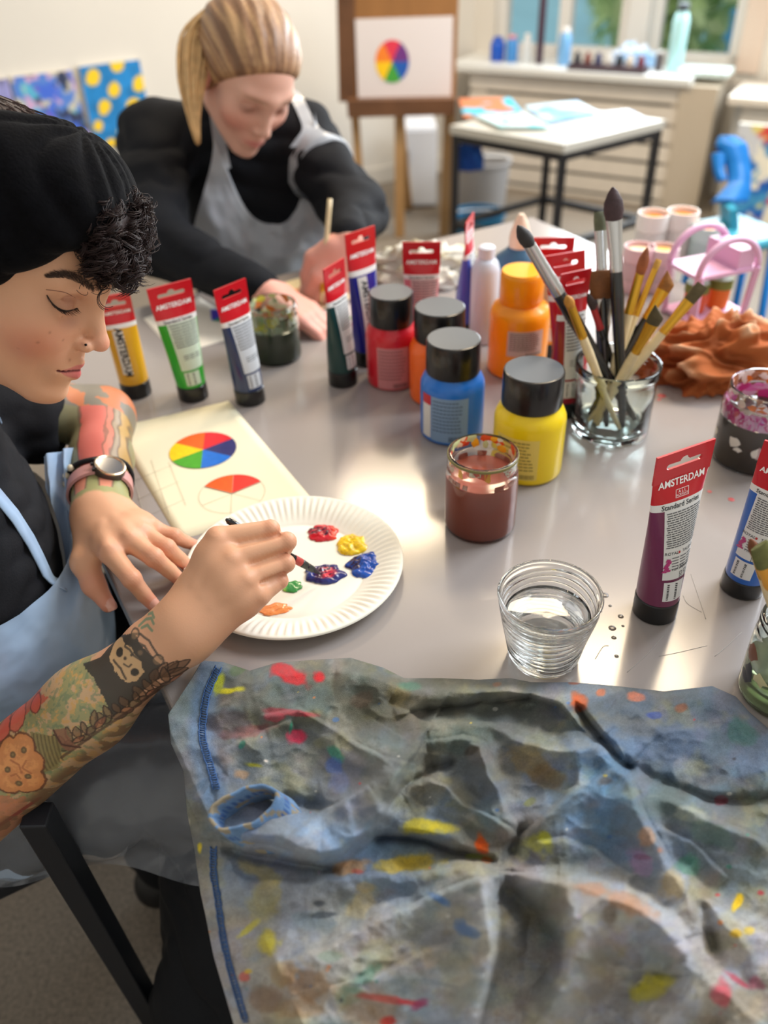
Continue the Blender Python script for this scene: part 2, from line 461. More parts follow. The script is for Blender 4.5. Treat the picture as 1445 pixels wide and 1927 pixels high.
# sill board and slatted heater covers below the windows
ss0 = onw(885, 130, .30)[0]; sc = onw(1295, 150, .30)[0]; zs = onw(1090, 132, .30)[1]
o = wslab('window_sill', .02, sc + .02, zs - .03, zs, plain(rgb(222, 224, 222), .35), .36, .34)
M_CREAM = mat('cream_slats', rgb(216, 208, 196), .5, var=(12, .05))
cover = empty('radiator_cover', tuple(w2((ss0 + sc) / 2, 0, .3))); tag(cover, 'cream slatted wooden heater cover below the wide window', 'radiator cover')
M_DK = plain(rgb(150, 146, 140), .7)
nS = 7
for k in range(nS):
    z1 = zs - .045 - k * .085; o_ = .30
    v, f = slab(w2(ss0, 0, o_), w2(sc, 0, o_), z1 - .068, z1, .018, WN2); kid(mesh('slat', v, f, M_CREAM, smooth=False), cover)
for s_ in (ss0 + .02, sc - .06):
    v, f = slab(w2(s_, 0, .285), w2(s_ + .06, 0, .285), 0, zs - .03, .025, WN2); kid(mesh('post', v, f, M_CREAM, smooth=False), cover)
v, f = slab(w2(ss0, 0, .24), w2(sc, 0, .24), .0, zs - .04, .02, WN2); kid(mesh('back_board', v, f, M_DK, smooth=False), cover)
# beige pillar at the end of the cover and the second cover on the right
p0 = onw(1292, 300, .30)[0]; p1 = onw(1342, 300, .30)[0]
o = wslab('trim_3', sc - .02, sc + .14, 0, zs - .03, mat('pillar_beige', rgb(190, 178, 160), .6), .3, .32)
cov2 = empty('radiator_cover', tuple(w2(sc + .9, 0, .3))); tag(cov2, 'cream slatted heater cover at the right edge, behind the blue chair', 'radiator cover')
z2 = onw(1400, 175, .30)[1]
v, f = slab(w2(sc + .20, 0, .40), w2(SEND, 0, .40), z2 - .03, z2, .36, WN2); kid(mesh('top_board', v, f, M_CREAM, smooth=False), cov2)
for k in range(2):
    z1 = z2 - .045 - k * .085; v, f = slab(w2(sc + .26, 0, .36), w2(SEND, 0, .36), z1 - .068, z1, .018, WN2); kid(mesh('slat', v, f, M_CREAM, smooth=False), cov2)
v, f = slab(w2(sc + .22, 0, .30), w2(SEND, 0, .30), .0, z2 - .04, .02, WN2); kid(mesh('back_board', v, f, mat('board_light', rgb(200, 200, 196), .6), smooth=False), cov2)
# outside the window: lawn, bushes and a blue building
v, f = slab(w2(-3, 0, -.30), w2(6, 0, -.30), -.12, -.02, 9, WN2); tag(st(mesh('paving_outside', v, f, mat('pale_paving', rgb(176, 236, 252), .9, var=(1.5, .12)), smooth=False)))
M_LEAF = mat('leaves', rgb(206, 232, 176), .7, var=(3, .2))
def bush(s_, out, h, r, label, seed):
    e = empty('bush', tuple(w2(s_, -.02, out))); tag(e, label, 'bush'); rs_ = np.random.RandomState(seed); V = []; F = []
    for i in range(420):
        q = rs_.randn(3); q /= np.linalg.norm(q); q *= (.55 + .45 * rs_.rand()); c = w2(s_, h * .55, out) + q * np.array([r, r, h * .5])
        a = rs_.randn(3) * .09; b = rs_.randn(3) * .09; k = len(V); V += [tuple(c - a), tuple(c - b * .5), tuple(c + a), tuple(c + b * .5)]; F.append((k, k + 1, k + 2, k + 3))
    kid(mesh('foliage', V, F, M_LEAF, smooth=False), e); e.children[0]['kind'] = 'stuff'
    v, f = tube([tuple(w2(s_, -.05, out)), tuple(w2(s_, h * .5, out))], .05, 6); kid(mesh('stem', v, f, plain(rgb(80, 64, 48), .9)), e)
bush(S0 + .25, -2.4, 1.05, .5, 'green bush outside, in the left half of the wide window', 3)
bush(S0 + 1.75, -2.8, 1.15, .55, 'green bush outside, just left of the white window post', 4)
bl = empty('building', tuple(w2(S3 + .2, 0, -4.0))); tag(bl, 'blue building seen through the right-hand window', 'building')
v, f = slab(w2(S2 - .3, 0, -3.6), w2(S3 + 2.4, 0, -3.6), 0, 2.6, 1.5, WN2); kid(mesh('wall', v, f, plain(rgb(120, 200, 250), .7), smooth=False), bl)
v, f = slab(w2(S3 + .1, 0, -3.58), w2(S3 + 1.3, 0, -3.58), 0, 1.05, .05, WN2); kid(mesh('door', v, f, plain(rgb(96, 146, 206), .6), smooth=False), bl)
v, f = slab(w2(S2 - .4, 0, -3.4), w2(S3 + 2.6, 0, -3.4), 2.6, 2.75, 1.9, WN2); kid(mesh('roof', v, f, plain(rgb(90, 100, 110), .7), smooth=False), bl)

# ------------------------------------------------------------------ work table
TU = np.array([.88, .475]); TU /= np.linalg.norm(TU); TV_ = np.array([-TU[1], TU[0]])
E0 = P(270, 1218)[:2]; u0 = float(E0 @ TU); vf = float(P(535, 515)[:2] @ TV_); vn = .055; u1 = float(P(1404, 584)[:2] @ TU)
def tuv(u, v, z): q = TU * u + TV_ * v; return np.array([q[0], q[1], z])
M_TOP = mat('table_laminate', rgb(158, 150, 146), .19, spec=.55, coat=.25, coatr=.10, var=(3, .05), bump=(420, .035, .0008))
table = empty('work_table', tuple(tuv((u0 + u1) / 2, (vf + vn) / 2, 0))); tag(table, 'large glossy taupe-grey work table covered with paints and brushes', 'table')
v = [tuple(tuv(u, w, z)) for z in (TZ - .028, TZ) for (u, w) in ((u0, vn), (u1, vn), (u1, vf), (u0, vf))]
f = [(3, 2, 1, 0), (4, 5, 6, 7), (0, 1, 5, 4), (1, 2, 6, 5), (2, 3, 7, 6), (3, 0, 4, 7)]
o = kid(mesh('table_top', v, f, M_TOP, smooth=False), table); add_bevel(o, .0025, 2)
for u in (u0 + .10, u1 - .1):
    for w in (vn + .08, vf - .08):
        v, f = bbox_bar(tuple(tuv(u, w, TZ - .028)), tuple(tuv(u, w, 0)), .045, .045); kid(mesh('leg', v, f, M_BLK, smooth=False), table)
for w in (vn + .08, vf - .08): v, f = bbox_bar(tuple(tuv(u0 + .1, w, TZ - .055)), tuple(tuv(u1 - .1, w, TZ - .055)), .03, .05); kid(mesh('rail', v, f, M_BLK, smooth=False), table)
# scratches and dried water marks on the laminate
rs = np.random.RandomState(9); M_SCR = plain(rgb(176, 170, 166), .4)
parts = []
for a, b in (((1300, 1080), (1328, 1165)), ((1285, 1120), (1320, 1152)), ((1345, 1235), (1395, 1190)), ((1240, 1235), (1330, 1215)), ((1180, 1265), (1250, 1195)), ((1145, 1215), (1120, 1240))):
    pa = P(*a, TZ + .0002); pb = P(*b, TZ + .0002); m_ = (pa + pb) / 2 + np.array([.004 * rs.randn(), .004 * rs.randn(), 0]); parts.append(tube([tuple(q) for q in bez([pa, m_, pb], 10)], .00028, 4))
v, f = join(*parts); o = kid(mesh('scratches', v, f, M_SCR), table)
M_SPOT = plain(rgb(112, 104, 98), .15)
for x, y, r in ((1138, 1120, .0040), (1152, 1182, .0038), (1155, 1200, .0026), (1168, 1160, .0030), (1148, 1140, .0018), (1130, 1150, .0016), (1160, 1235, .0022), (1172, 1178, .0016)):
    v, f = lathe([(r, 0), (r * .85, .0004), (r * .4, .0007)], 14, c=tuple(P(x, y, TZ))); kid(mesh('dried_drop', v, f, M_SPOT), table)
for x, y, r in ((1245, 745, .006), (1240, 752, .003), (1376, 940, .004), (1335, 925, .003)):
    v, f = lathe([(r, 0), (r * .85, .0003), (r * .4, .0005)], 12, c=tuple(P(x, y, TZ))); kid(mesh('paint_speck', v, f, plain(rgb(200, 92, 92), .4)), table)
# ------------------------------------------------------------------ paint tubes
RED = rgb(196, 20, 34); M_RED = mat('tube_red_foil', RED, .30, coat=.3); M_WHITE_PR = plain(rgb(232, 232, 230), .4); M_CAP = mat('black_cap', rgb(14, 14, 15), .28, coat=.2)
M_INK = plain(rgb(38, 38, 42), .6); M_TXW = plain(rgb(246, 244, 242), .5)
def paint_tube(name, base, tl, tr, H, col, style, label, detail=False, rcap=.0215, yaw=None, width=None, tint=None, group='paint tubes standing on their caps'):
    A = P(*tl, TZ + H); B = P(*tr, TZ + H); cT = (A + B) / 2
    if yaw is None: yaw = math.atan2(B[1] - A[1], B[0] - A[0])
    w = width or float(np.linalg.norm(B - A))
    b0 = P(*base) if base else np.array([cT[0], cT[1], TZ])
    e = empty('paint_tube', tuple(b0), yaw); tag(e, label, 'paint tube', group)
    cy, sy = math.cos(yaw), math.sin(yaw); dx, dy = cT[0] - b0[0], cT[1] - b0[1]
    lean = np.array([cy * dx + sy * dy, -sy * dx + cy * dy]) / H          # local shear: lean of the tube
    hc = .023; r0 = rcap * .97; z0 = hc + .001; zf = H - .028             # body from cap to the flat crimp
    def half(z):
        t = min(1, max(0, (z - z0) / (zf - z0))); a = r0 + (w / 2 - r0) * t ** 1.15; b = r0 * (1 - t ** 1.6) + .0012 * t ** 1.6; return a, b
    def pt(x, z, off=0.0, back=False):                                      # a point on the front face at width x
        a, b = half(z); s_ = max(-.999, min(.999, x / a)); y = -(b * math.sqrt(1 - s_ * s_) + off)
        return (x + lean[0] * z, (-y if back else y) + lean[1] * z, z)
    def body_part(nm, za, zb, m, grow=0.0):
        n_ = 48; k = 14; v = []; f = []
        for i in range(k + 1):
            z = za + (zb - za) * i / k; a, b = half(z)
            for j in range(n_):
                q = 2 * math.pi * j / n_; v.append(((a + grow) * math.cos(q) + lean[0] * z, (b + grow) * math.sin(q) + lean[1] * z, z))
        for i in range(k):
            for j in range(n_): f.append((i * n_ + j, i * n_ + (j + 1) % n_, (i + 1) * n_ + (j + 1) % n_, (i + 1) * n_ + j))
        f.append(tuple(reversed(range(n_)))); f.append(tuple(range(k * n_, k * n_ + n_)))
        return mesh(nm, v, f, m, parent=e, auto=.9)
    zr = H * .735; zw = H * .695
    body_part('tube_body', z0, zw, mat('tube_paint', col, .30, coat=.35), 0)
    body_part('white_band', zw, zr, M_WHITE_PR, .0001); rsh = body_part('red_shoulder', zr, zf, M_RED, .0001)
    # flat crimp with its hanging slot: a real hole
    cu = bpy.data.curves.new('crimp', 'CURVE'); cu.dimensions = '2D'; cu.fill_mode = 'BOTH'; cu.extrude = .0011
    def spl(pts):
        s_ = cu.splines.new('POLY'); s_.points.add(len(pts) - 1); s_.use_cyclic_u = True
        for p_, q in zip(s_.points, pts): p_.co = (q[0], q[1], 0, 1)
    a = half(zf)[0]; spl([(-a, zf - .001), (a, zf - .001), (w / 2 * 1.01, H), (-w / 2 * 1.01, H)])
    zc = H - .0135; sl_ = []; hw = w * .27
    for i in range(9): q = math.pi / 2 + math.pi * i / 8; sl_.append((-hw + .0028 * math.cos(q), zc + .0028 * math.sin(q)))
    for i in range(9): q = -math.pi / 2 + math.pi * i / 8; sl_.append((hw + .0028 * math.cos(q), zc + .0028 * math.sin(q)))
    for i in range(9): q = math.pi * i / 8; sl_.append((.0052 * math.cos(q), zc + .0026 + .0040 * math.sin(q)))
    spl(sl_)
    o = bpy.data.objects.new('crimp', cu); COL.objects.link(o); dg = bpy.context.evaluated_depsgraph_get(); me = bpy.data.meshes.new_from_object(o.evaluated_get(dg))
    vv = [(p.co[0] + lean[0] * p.co[1], -p.co[2] + lean[1] * p.co[1], p.co[1]) for p in me.vertices]; ff = [tuple(p.vertices) for p in me.polygons]
    bpy.data.objects.remove(o, do_unlink=True); bpy.data.meshes.remove(me)
    mesh('crimp', vv, ff, M_RED, parent=e, smooth=False)
    # cap
    def wav(r, z, a_, i): return (r + (.00022 if (int(a_ * 40 / 6.283) % 2) else 0) * (1 if 1 < i < 5 else 0), z)
    v, f = lathe([(rcap * .94, 0), (rcap * .99, .0012), (rcap, .004), (rcap, .012), (rcap, .0195), (rcap * .985, .022), (rcap * .93, .023)], 48)
    mesh('cap', [(p[0] + lean[0] * p[2], p[1] + lean[1] * p[2], p[2]) for p in v], f, M_CAP, parent=e, auto=.6)
    def patch(nm, x0, x1, za, zb, m, off=.00025, frac=True, k=10, l=10, rnd=0):
        v = []; f = []
        for i in range(k + 1):
            z = za + (zb - za) * i / k; aa = half(z)[0]
            for j in range(l + 1):
                t = j / l; x = (x0 + (x1 - x0) * t) * (aa if frac else 1); v.append(pt(x, z, off))
        for i in range(k):
            for j in range(l): q = i * (l + 1) + j; f.append((q, q + 1, q + l + 2, q + l + 1))
        return mesh(nm, v, f, m, parent=e)
    def txt(s_, size, zc_, m, bold=0.0, xc=0.0, off=.0005, vert=False, nm='lettering', sq=1.0, par=None):
        v, f = text_mesh(s_, size, bold); v = [(p[0] * sq, p[1], 0) for p in v]
        if vert: v = [(p[1], -p[0], 0) for p in v]
        return mesh(nm, [pt(xc + p[0], min(zc_ + p[1], H), off) for p in v], f, m, parent=par or e, smooth=False)
    ws = w / .052
    txt('AMSTERDAM', .0078 * ws, H * .835, M_TXW, .022, 0, .0006, sq=.94, par=rsh)
    if style == 'back':
        lbl = patch('label', -.62, .93, H * .30, zw + .0002, plain(tint or rgb(226, 226, 224), .4))
        txt('Standard Series', .0056 * ws, H * .713, M_INK, .012)
        lines = []
        nl = 16 if detail else 9
        for i in range(nl):
            z = H * .675 - i * (H * .20 / nl)
            if z < H * .475: break
            x = -.55 + .02 * (i % 3); 
            while x < .86:
                l_ = (.07 + .13 * rs.rand()) if detail else .5
                lines.append((x, min(x + l_, .88), z)); x += l_ + .025
        v = []; f = []
        def lb(x0, x1, z, hh):
            k = len(v)
            for (x, zz) in ((x0, z), ((x0 + x1) / 2, z), (x1, z), (x1, z + hh), ((x0 + x1) / 2, z + hh), (x0, z + hh)): v.append(pt(x * half(zz)[0], zz, .0005))
            f.append((k, k + 1, k + 4, k + 5)); f.append((k + 1, k + 2, k + 3, k + 4))
        for x0, x1, z in lines: lb(x0, x1, z, .0011 if detail else .0016)
        for i in range(5 if detail else 3):
            for q in range(3): lb(-.30 + q * .36, -.02 + q * .36 + .03 * rs.rand(), H * .425 - i * H * .016, .0009)
        mesh('fine_print', v, f, plain(rgb(92, 92, 96), .6), parent=lbl, smooth=False)
        bcl = patch('barcode_label', -.55, .42, H * .165, H * .285, plain(tint or rgb(228, 228, 228), .4), .0004)
        v = []; f = []
        def lb2(x0, x1, za, zb):
            k = len(v)
            for (x, zz) in ((x0, za), (x1, za), (x1, zb), (x0, zb)): v.append(pt(x * half(zz)[0], zz, .0008))
            f.append((k, k + 1, k + 2, k + 3))
        z = H * .175
        while z < H * .272:
            t_ = .0004 + .0011 * rs.rand(); lb2(-.42, .06, z, z + t_); z += t_ + .0004 + .0008 * rs.rand()
        mesh('barcode', v, f, M_INK, parent=bcl, smooth=False)
        if detail:
            # small framed logo, maker's line, volume, pictograms
            zc_ = H * .775
            for x0, x1, za, zb in ((-.0075, .0075, zc_ + .0035, zc_ + .0040), (-.0075, -.0070, zc_ - .004, zc_ + .004), (.0070, .0075, zc_ - .004, zc_ + .004), (-.0075, .0075, zc_ - .0042, zc_ - .0037)):
                mesh('logo_frame', [pt(x0, za, .0006), pt(x1, za, .0006), pt(x1, zb, .0006), pt(x0, zb, .0006)], [(0, 1, 2, 3)], M_TXW, parent=e, smooth=False)
            txt('A L L', .0040, zc_ + .0013, M_TXW, .006); txt('ACRYLICS', .0031, zc_ - .0020, M_TXW, .006)
            txt('ROYAL    TALENS', .0044, H * .455, M_INK, 0.0, .002); mesh('maker_mark', [pt(x, z, .0007) for x, z in ((-.0012, H * .455 - .0013), (.0008, H * .455 - .0013), (.0008, H * .455 + .0013), (-.0012, H * .455 + .0013))], [(0, 1, 2, 3)], plain(rgb(190, 60, 60), .5), parent=e, smooth=False)
            txt('120ml', .0058, H * .365, M_INK, 0, .0055); txt('4.1 fl oz', .0030, H * .358, M_INK, 0, -.0065)
            for x, z, s_ in ((.004, .330, .0034), (.0095, .333, .0036), (.004, .309, .0030), (.0105, .311, .0030)):
                v = []; f = []
                for i in range(4):
                    a0, b0_ = ((-1, -1), (1, -1), (1, 1), (-1, 1))[i]; a1, b1 = ((-1, -1), (1, -1), (1, 1), (-1, 1))[(i + 1) % 4]; k = len(v)
                    v += [pt(x + a0 * s_ / 2, H * z + b0_ * s_ / 2, .0006), pt(x + a1 * s_ / 2, H * z + b1 * s_ / 2, .0006), pt(x + a1 * s_ * .36, H * z + b1 * s_ * .36, .0006), pt(x + a0 * s_ * .36, H * z + b0_ * s_ * .36, .0006)]; f.append((k, k + 1, k + 2, k + 3))
                mesh('pictogram', v, f, M_INK, parent=lbl, smooth=False)
            # smear of magenta paint on the label
            v = []; f = []
            for i, (x, z, l_) in enumerate(((-.0120, .415, .004), (-.0108, .402, .005), (-.0122, .390, .006), (-.0135, .376, .006), (-.0128, .364, .005), (-.0112, .356, .003), (-.0145, .350, .003))):
                k = len(v); v += [pt(x - .0018, H * z - .001, .0007), pt(x + .0024, H * z - .0006, .0007), pt(x + .0030, H * z + l_ * .45, .0007), pt(x - .0004, H * z + l_ * .6, .0007)]; f.append((k, k + 1, k + 2, k + 3))
            mesh('paint_smear', v, f, plain(rgb(186, 60, 122), .4), parent=lbl, smooth=False)
    else:
        lbl = patch('label', -.62, .02, H * .27, zw - .002, plain(tint or rgb(216, 214, 208), .4))
        txt('AMSTERDAM', .0135, H * .475, M_INK, .03, -.0055, .0006, vert=True, sq=.90, par=lbl)
    return e
paint_tube('t', (1231, 1150), (1237, 862), (1345, 825), .190, rgb(112, 40, 78), 'back', 'plum acrylic tube, sharp and close, with white back label and red top', True)
paint_tube('t', (1395, 1105), (1446, 852), (1545, 842), .190, rgb(16, 92, 184), 'back', 'bright blue acrylic tube cut by the right edge of the picture', True, yaw=-.75, width=.052)
paint_tube('t', (258, 740), (181, 560), (243, 549), .155, rgb(218, 162, 30), 'front', 'ochre yellow tube beside the painter\'s nose')
paint_tube('t', (365, 746), (276, 545), (358, 524), .172, rgb(30, 160, 28), 'back', 'green tube with pale label, between the ochre and navy tubes', tint=rgb(206, 222, 200))
paint_tube('t', (472, 753), (402, 547), (461, 523), .175, rgb(26, 48, 92), 'back', 'navy tube nearest the colour-wheel sheet, left of the murky green jar', tint=rgb(206, 212, 218))
paint_tube('t', (646, 719), (614, 503), (641, 489), .178, rgb(10, 58, 56), 'back', 'dark teal tube turned almost edge-on, left of the ultramarine tube', yaw=1.02, width=.050)
paint_tube('t', (692, 681), (649, 442), (704, 424), .197, rgb(30, 30, 140), 'front', 'ultramarine tube standing in front of the blonde woman\'s raised hand')
paint_tube('t', None, (757, 456), (829, 455), .175, rgb(216, 120, 130), 'back', 'pale pink tube behind the black-capped red bottle', tint=rgb(220, 184, 184))
paint_tube('t', None, (873, 414), (895, 405), .185, rgb(70, 84, 186), 'back', 'violet-blue tube seen edge-on, left of the orange-capped bottle', yaw=1.25, width=.052)
paint_tube('t', None, (1003, 447), (1082, 446), .180, rgb(236, 160, 20), 'back', 'yellow-orange tube, rearmost of the three behind the brush jar')
paint_tube('t', (1072, 738), (1026, 482), (1100, 470), .195, rgb(188, 22, 44), 'front', 'crimson tube, tallest body of the three behind the brush jar')
paint_tube('t', None, (1056, 516), (1113, 504), .200, rgb(150, 20, 40), 'back', 'dark red tube, front one of the three behind the brush jar')

# ------------------------------------------------------------------ bottles
def bottle(pos, R, H, col, label, capcol=rgb(18, 18, 19), rc=None, hc=.045, lab=None, labcol=None, capslope=0.0, neck=False, group='acrylic bottles', topcol=rgb(92, 98, 104)):
    e = empty('paint_bottle', tuple(pos)); tag(e, label, 'bottle', group); rc = rc or R * .84; zs_ = H - hc
    v, f = lathe([(R * .90, 0), (R * .985, .0025), (R, .006), (R, zs_ * .80), (R * .985, zs_ * .86), (R * .90, zs_ * .95), (rc * .92, zs_ * .995), (rc * .90, zs_ + .004)], 56)
    mesh('bottle_body', v, f, mat('bottle_plastic', col, .34, coat=.25), parent=e, auto=1.0)
    n_ = 120
    def ribs(r, z, a, i): return (r + (.0005 if int(a * n_ / 6.28318 + .5) % 2 else 0) * (1 if 1 <= i <= 3 else 0), z)
    if neck: pr = [(rc * .94, zs_ + .001), (rc, zs_ + .004), (rc, H - hc * .45), (rc, H - .006), (rc * .97, H - .002), (rc * .90, H)]
    else: pr = [(rc * .97, zs_ + .001), (rc, zs_ + .004), (rc * .995, zs_ + hc * .5), (rc * .985, H - .003), (rc * .965, H - .0006), (rc * .92, H)]
    v, f = lathe(pr, 60, None); c = mesh('cap', v, f, plain(capcol, .30, coat=.25), parent=e, auto=.7)
    v, f = lathe([(rc * .925, H - .0005), (rc * .925, H + .0002)], 48); mesh('cap_top', v, f, plain(topcol, .33), parent=c, auto=.5)  # paler top disc: reflection on the cap put into its colour
    if lab:
        a0, a1, za, zb = lab; v = []; f = []; k = 18
        for i in range(k + 1):
            a = a0 + (a1 - a0) * i / k; v += [((R + .0003) * math.cos(a), (R + .0003) * math.sin(a), za), ((R + .0003) * math.cos(a), (R + .0003) * math.sin(a), zb)]
        for i in range(k): f.append((2 * i, 2 * i + 2, 2 * i + 3, 2 * i + 1))
        lbo = mesh('label', v, f, plain(labcol, .4), parent=e); v = []; f = []
        rows = 9
        for i in range(rows):
            z = zb - (zb - za) * (.10 + .74 * i / rows)
            for (p, q) in ((.06, .94 - .2 * rs.rand()),):
                m_ = 8
                for j in range(m_):
                    a = a0 + (a1 - a0) * (p + (q - p) * j / m_); b = a0 + (a1 - a0) * (p + (q - p) * (j + .82) / m_); k0 = len(v)
                    for aa, zz in ((a, z), (b, z), (b, z + .0017), (a, z + .0017)): v.append(((R + .0007) * math.cos(aa), (R + .0007) * math.sin(aa), zz))
                    f.append((k0, k0 + 1, k0 + 2, k0 + 3))
        kk = 22
        for j in range(kk):
            a = a0 + (a1 - a0) * (.50 + .45 * j / kk); b = a + (a1 - a0) * .45 / kk * (.35 + .4 * rs.rand()); k0 = len(v); z = za + (zb - za) * .03
            for aa, zz in ((a, z), (b, z), (b, z + (zb - za) * .11), (a, z + (zb - za) * .11)): v.append(((R + .0007) * math.cos(aa), (R + .0007) * math.sin(aa), zz))
            f.append((k0, k0 + 1, k0 + 2, k0 + 3))
        mesh('fine_print', v, f, plain(tuple(q_ * .42 for q_ in labcol), .6), parent=lbo, smooth=False)
    return e
bottle((.179, .878, TZ), .0430, .137, rgb(246, 212, 0), 'yellow acrylic bottle with black screw cap, nearest of the capped bottles', lab=(-2.75, -1.45, .010, .066), labcol=rgb(232, 206, 96))
bl_ = bottle((.094, .972, TZ), .0415, .134, rgb(24, 112, 206), 'blue acrylic bottle with black cap behind the brown water jar', lab=(-2.35, -1.15, .006, .070), labcol=rgb(126, 156, 190))
v = []; f = []; v2 = []
for i in range(9):
    a = -2.75 + .38 * i / 8; v += [(.0419 * math.cos(a), .0419 * math.sin(a), .008), (.0419 * math.cos(a), .0419 * math.sin(a), .056)]; v2 += [(.0419 * math.cos(a), .0419 * math.sin(a), .056), (.0419 * math.cos(a), .0419 * math.sin(a), .070)]
for i in range(8): f += [(2 * i, 2 * i + 2, 2 * i + 3, 2 * i + 1)]
mesh('side_label', v, f, plain(rgb(216, 216, 214), .4), parent=bl_); mesh('side_label_red', v2, f, M_RED, parent=bl_)
bottle((.084, 1.070, TZ), .0415, .134, rgb(252, 108, 24), 'orange acrylic bottle with black cap, hidden behind the blue bottle')
bottle((.020, 1.120, TZ), .0375, .136, rgb(206, 26, 44), 'red acrylic bottle with pinkish label and black cap', lab=(-2.2, -.95, .004, .068), labcol=rgb(202, 130, 132))
bottle((.205, 1.142, TZ), .0430, .152, rgb(250, 158, 6), 'large amber bottle with matching amber cap', capcol=rgb(250, 160, 6), rc=.0310, hc=.046, lab=(-2.1, -.85, .040, .078), labcol=rgb(206, 186, 170), neck=True, topcol=rgb(250, 176, 20))
gb = empty('glue_bottle', (.225, 1.300, TZ)); tag(gb, 'slate-blue squeeze bottle with cream pointed nozzle behind the amber bottle', 'bottle')
v, f = lathe([(.036, 0), (.040, .004), (.040, .095), (.036, .112), (.020, .124), (.018, .128)], 40); mesh('bottle_body', v, f, plain(rgb(58, 98, 130), .35), parent=gb, auto=1)
v, f = lathe([(.0165, .126), (.0170, .140), (.0160, .148), (.011, .164), (.0065, .174), (.004, .178)], 28); mesh('nozzle', v, f, plain(rgb(236, 208, 184), .5), parent=gb, auto=.8)
wb = empty('white_bottle', tuple(P(908, 640))); tag(wb, 'pale blue-white plastic bottle, left of the large amber bottle', 'bottle')
v, f = lathe([(.020, 0), (.022, .003), (.022, .115), (.018, .128), (.012, .134)], 32); mesh('bottle_body', v, f, plain(rgb(206, 216, 230), .4), parent=wb, auto=1); v, f = lathe([(.0125, .134), (.0125, .150), (.010, .152)], 24); mesh('cap', v, f, plain(rgb(214, 222, 234), .4), parent=wb, auto=.8)

# ------------------------------------------------------------------ glass jars
M_GL = mat('clear_glass', (.97, .99, .98), .02, trans=1.0, ior=1.45)
M_GLG = mat('greenish_glass', (.88, .96, .94), .03, trans=1.0, ior=1.45)
def smears(e, R, z0, z1, cols_, seed, nb, inner, sz=.006):
    r_ = np.random.RandomState(seed)
    for i in range(nb):
        a = r_.rand() * 6.283; z = z0 + (z1 - z0) * r_.rand(); s1 = sz * (.5 + r_.rand()); s2 = sz * (.5 + .9 * r_.rand()); v = []; f = []; k = 10
        v.append((R * math.cos(a), R * math.sin(a), z))
        for j in range(k):
            q = 6.283 * j / k; j_ = .65 + .6 * r_.rand(); aa = a + s1 * j_ * math.cos(q) / R; zz = min(z1 + .002, max(z0 - .004, z + s2 * j_ * math.sin(q))); v.append((R * math.cos(aa), R * math.sin(aa), zz))
        for j in range(k): f.append((0, 1 + j, 1 + (j + 1) % k))
        v2 = [(p[0] * (1 - .0012 / R * (1 if inner else -1)), p[1] * (1 - .0012 / R * (1 if inner else -1)), p[2]) for p in v[:1]] + v[1:]
        mesh('paint_smear', v2, f, plain(cols_[i % len(cols_)], .4), parent=e)
def jar(name, pos, R, H, liq, zl, label, neckr=None, zn=None, wall=.0022, m=None, cat='jar', thread=True, base=.0038):
    e = empty(name, tuple(pos)); tag(e, label, cat); neckr = neckr or R; zn = zn or H * .8
    out = [(R * .80, .0015), (R * .93, .0), (R * .985, .003), (R, .008), (R, zn - .010), (R * .99, zn - .004)]
    out += [(neckr + .001, zn + .002), (neckr, zn + .004)]
    if thread: out += [(neckr + .0012, zn + .007), (neckr, zn + .010), (neckr + .0012, zn + .013), (neckr, H - .004)]
    out += [(neckr + .0008, H - .002), (neckr, H), (neckr - wall, H), (neckr - wall, zn + .003), (R - wall - .001, zn - .006), (R - wall, zn - .012), (R - wall, base + .004), (R - wall - .004, base), (.002, base)]
    v, f = lathe(out, 56, cap0=True, cap1=True); mesh('glass', v, f, m or M_GL, parent=e, auto=1.2)
    if liq is not None:
        g = -.0007; pr = [(.002, base + g), (R - wall - .003, base + g), (R - wall - g, base + .003), (R - wall - g, zl - .0008), (R - wall - .003, zl), (.002, zl)]
        v, f = lathe(pr, 48); mesh('liquid', v, f, liq, parent=e, auto=.9)
    return e
jb = jar('water_jar', (.109, .768, TZ), .0400, .098, mat('brown_water', rgb(164, 88, 70), .12, spec=.5), .070, 'glass jar of brick-brown paint water, with paint-crusted rim', neckr=.0375, zn=.078)
smears(jb, .0349, .084, .096, [rgb(222, 84, 30), rgb(226, 196, 160), rgb(198, 206, 150), rgb(240, 170, 30), rgb(200, 60, 40), rgb(216, 212, 186)], 3, 40, True, .0055)
smears(jb, .0375, .071, .074, [rgb(166, 98, 82), rgb(190, 140, 124)], 5, 14, True, .006)
v, f = lathe([(.0388, .0945), (.0388, .0968), (.0379, .0976), (.0370, .0968)], 56, cap0=False, cap1=False); mesh('stained_rim', v, f, plain(rgb(118, 112, 66), .4), parent=jb)
jg = jar('water_jar', (-.158, 1.210, TZ), .0385, .088, mat('green_water', rgb(62, 72, 56), .15), .052, 'jar of murky dark green water behind the navy tube', neckr=.036, zn=.070, m=M_GLG)
smears(jg, .0335, .054, .086, [rgb(206, 208, 150), rgb(220, 214, 196), rgb(206, 190, 70), rgb(160, 170, 140), rgb(214, 120, 60)], 8, 60, True, .007)
jp = jar('water_jar', (.462, .885, TZ), .0480, .101, mat('grey_water', rgb(82, 72, 64), .2), .062, 'jar of grey-brown water with pink smears at the right edge', neckr=.0435, zn=.082)
smears(jp, .0452, .064, .080, [rgb(232, 120, 190), rgb(240, 170, 214), rgb(214, 60, 140), rgb(236, 190, 220)], 12, 60, True, .009)
smears(jp, .0408, .086, .099, [rgb(240, 222, 214), rgb(226, 120, 40), rgb(250, 236, 232), rgb(180, 120, 90)], 14, 40, True, .006)
smears(jp, .0484, .030, .046, [rgb(214, 206, 196), rgb(180, 150, 150)], 33, 12, False, .006)
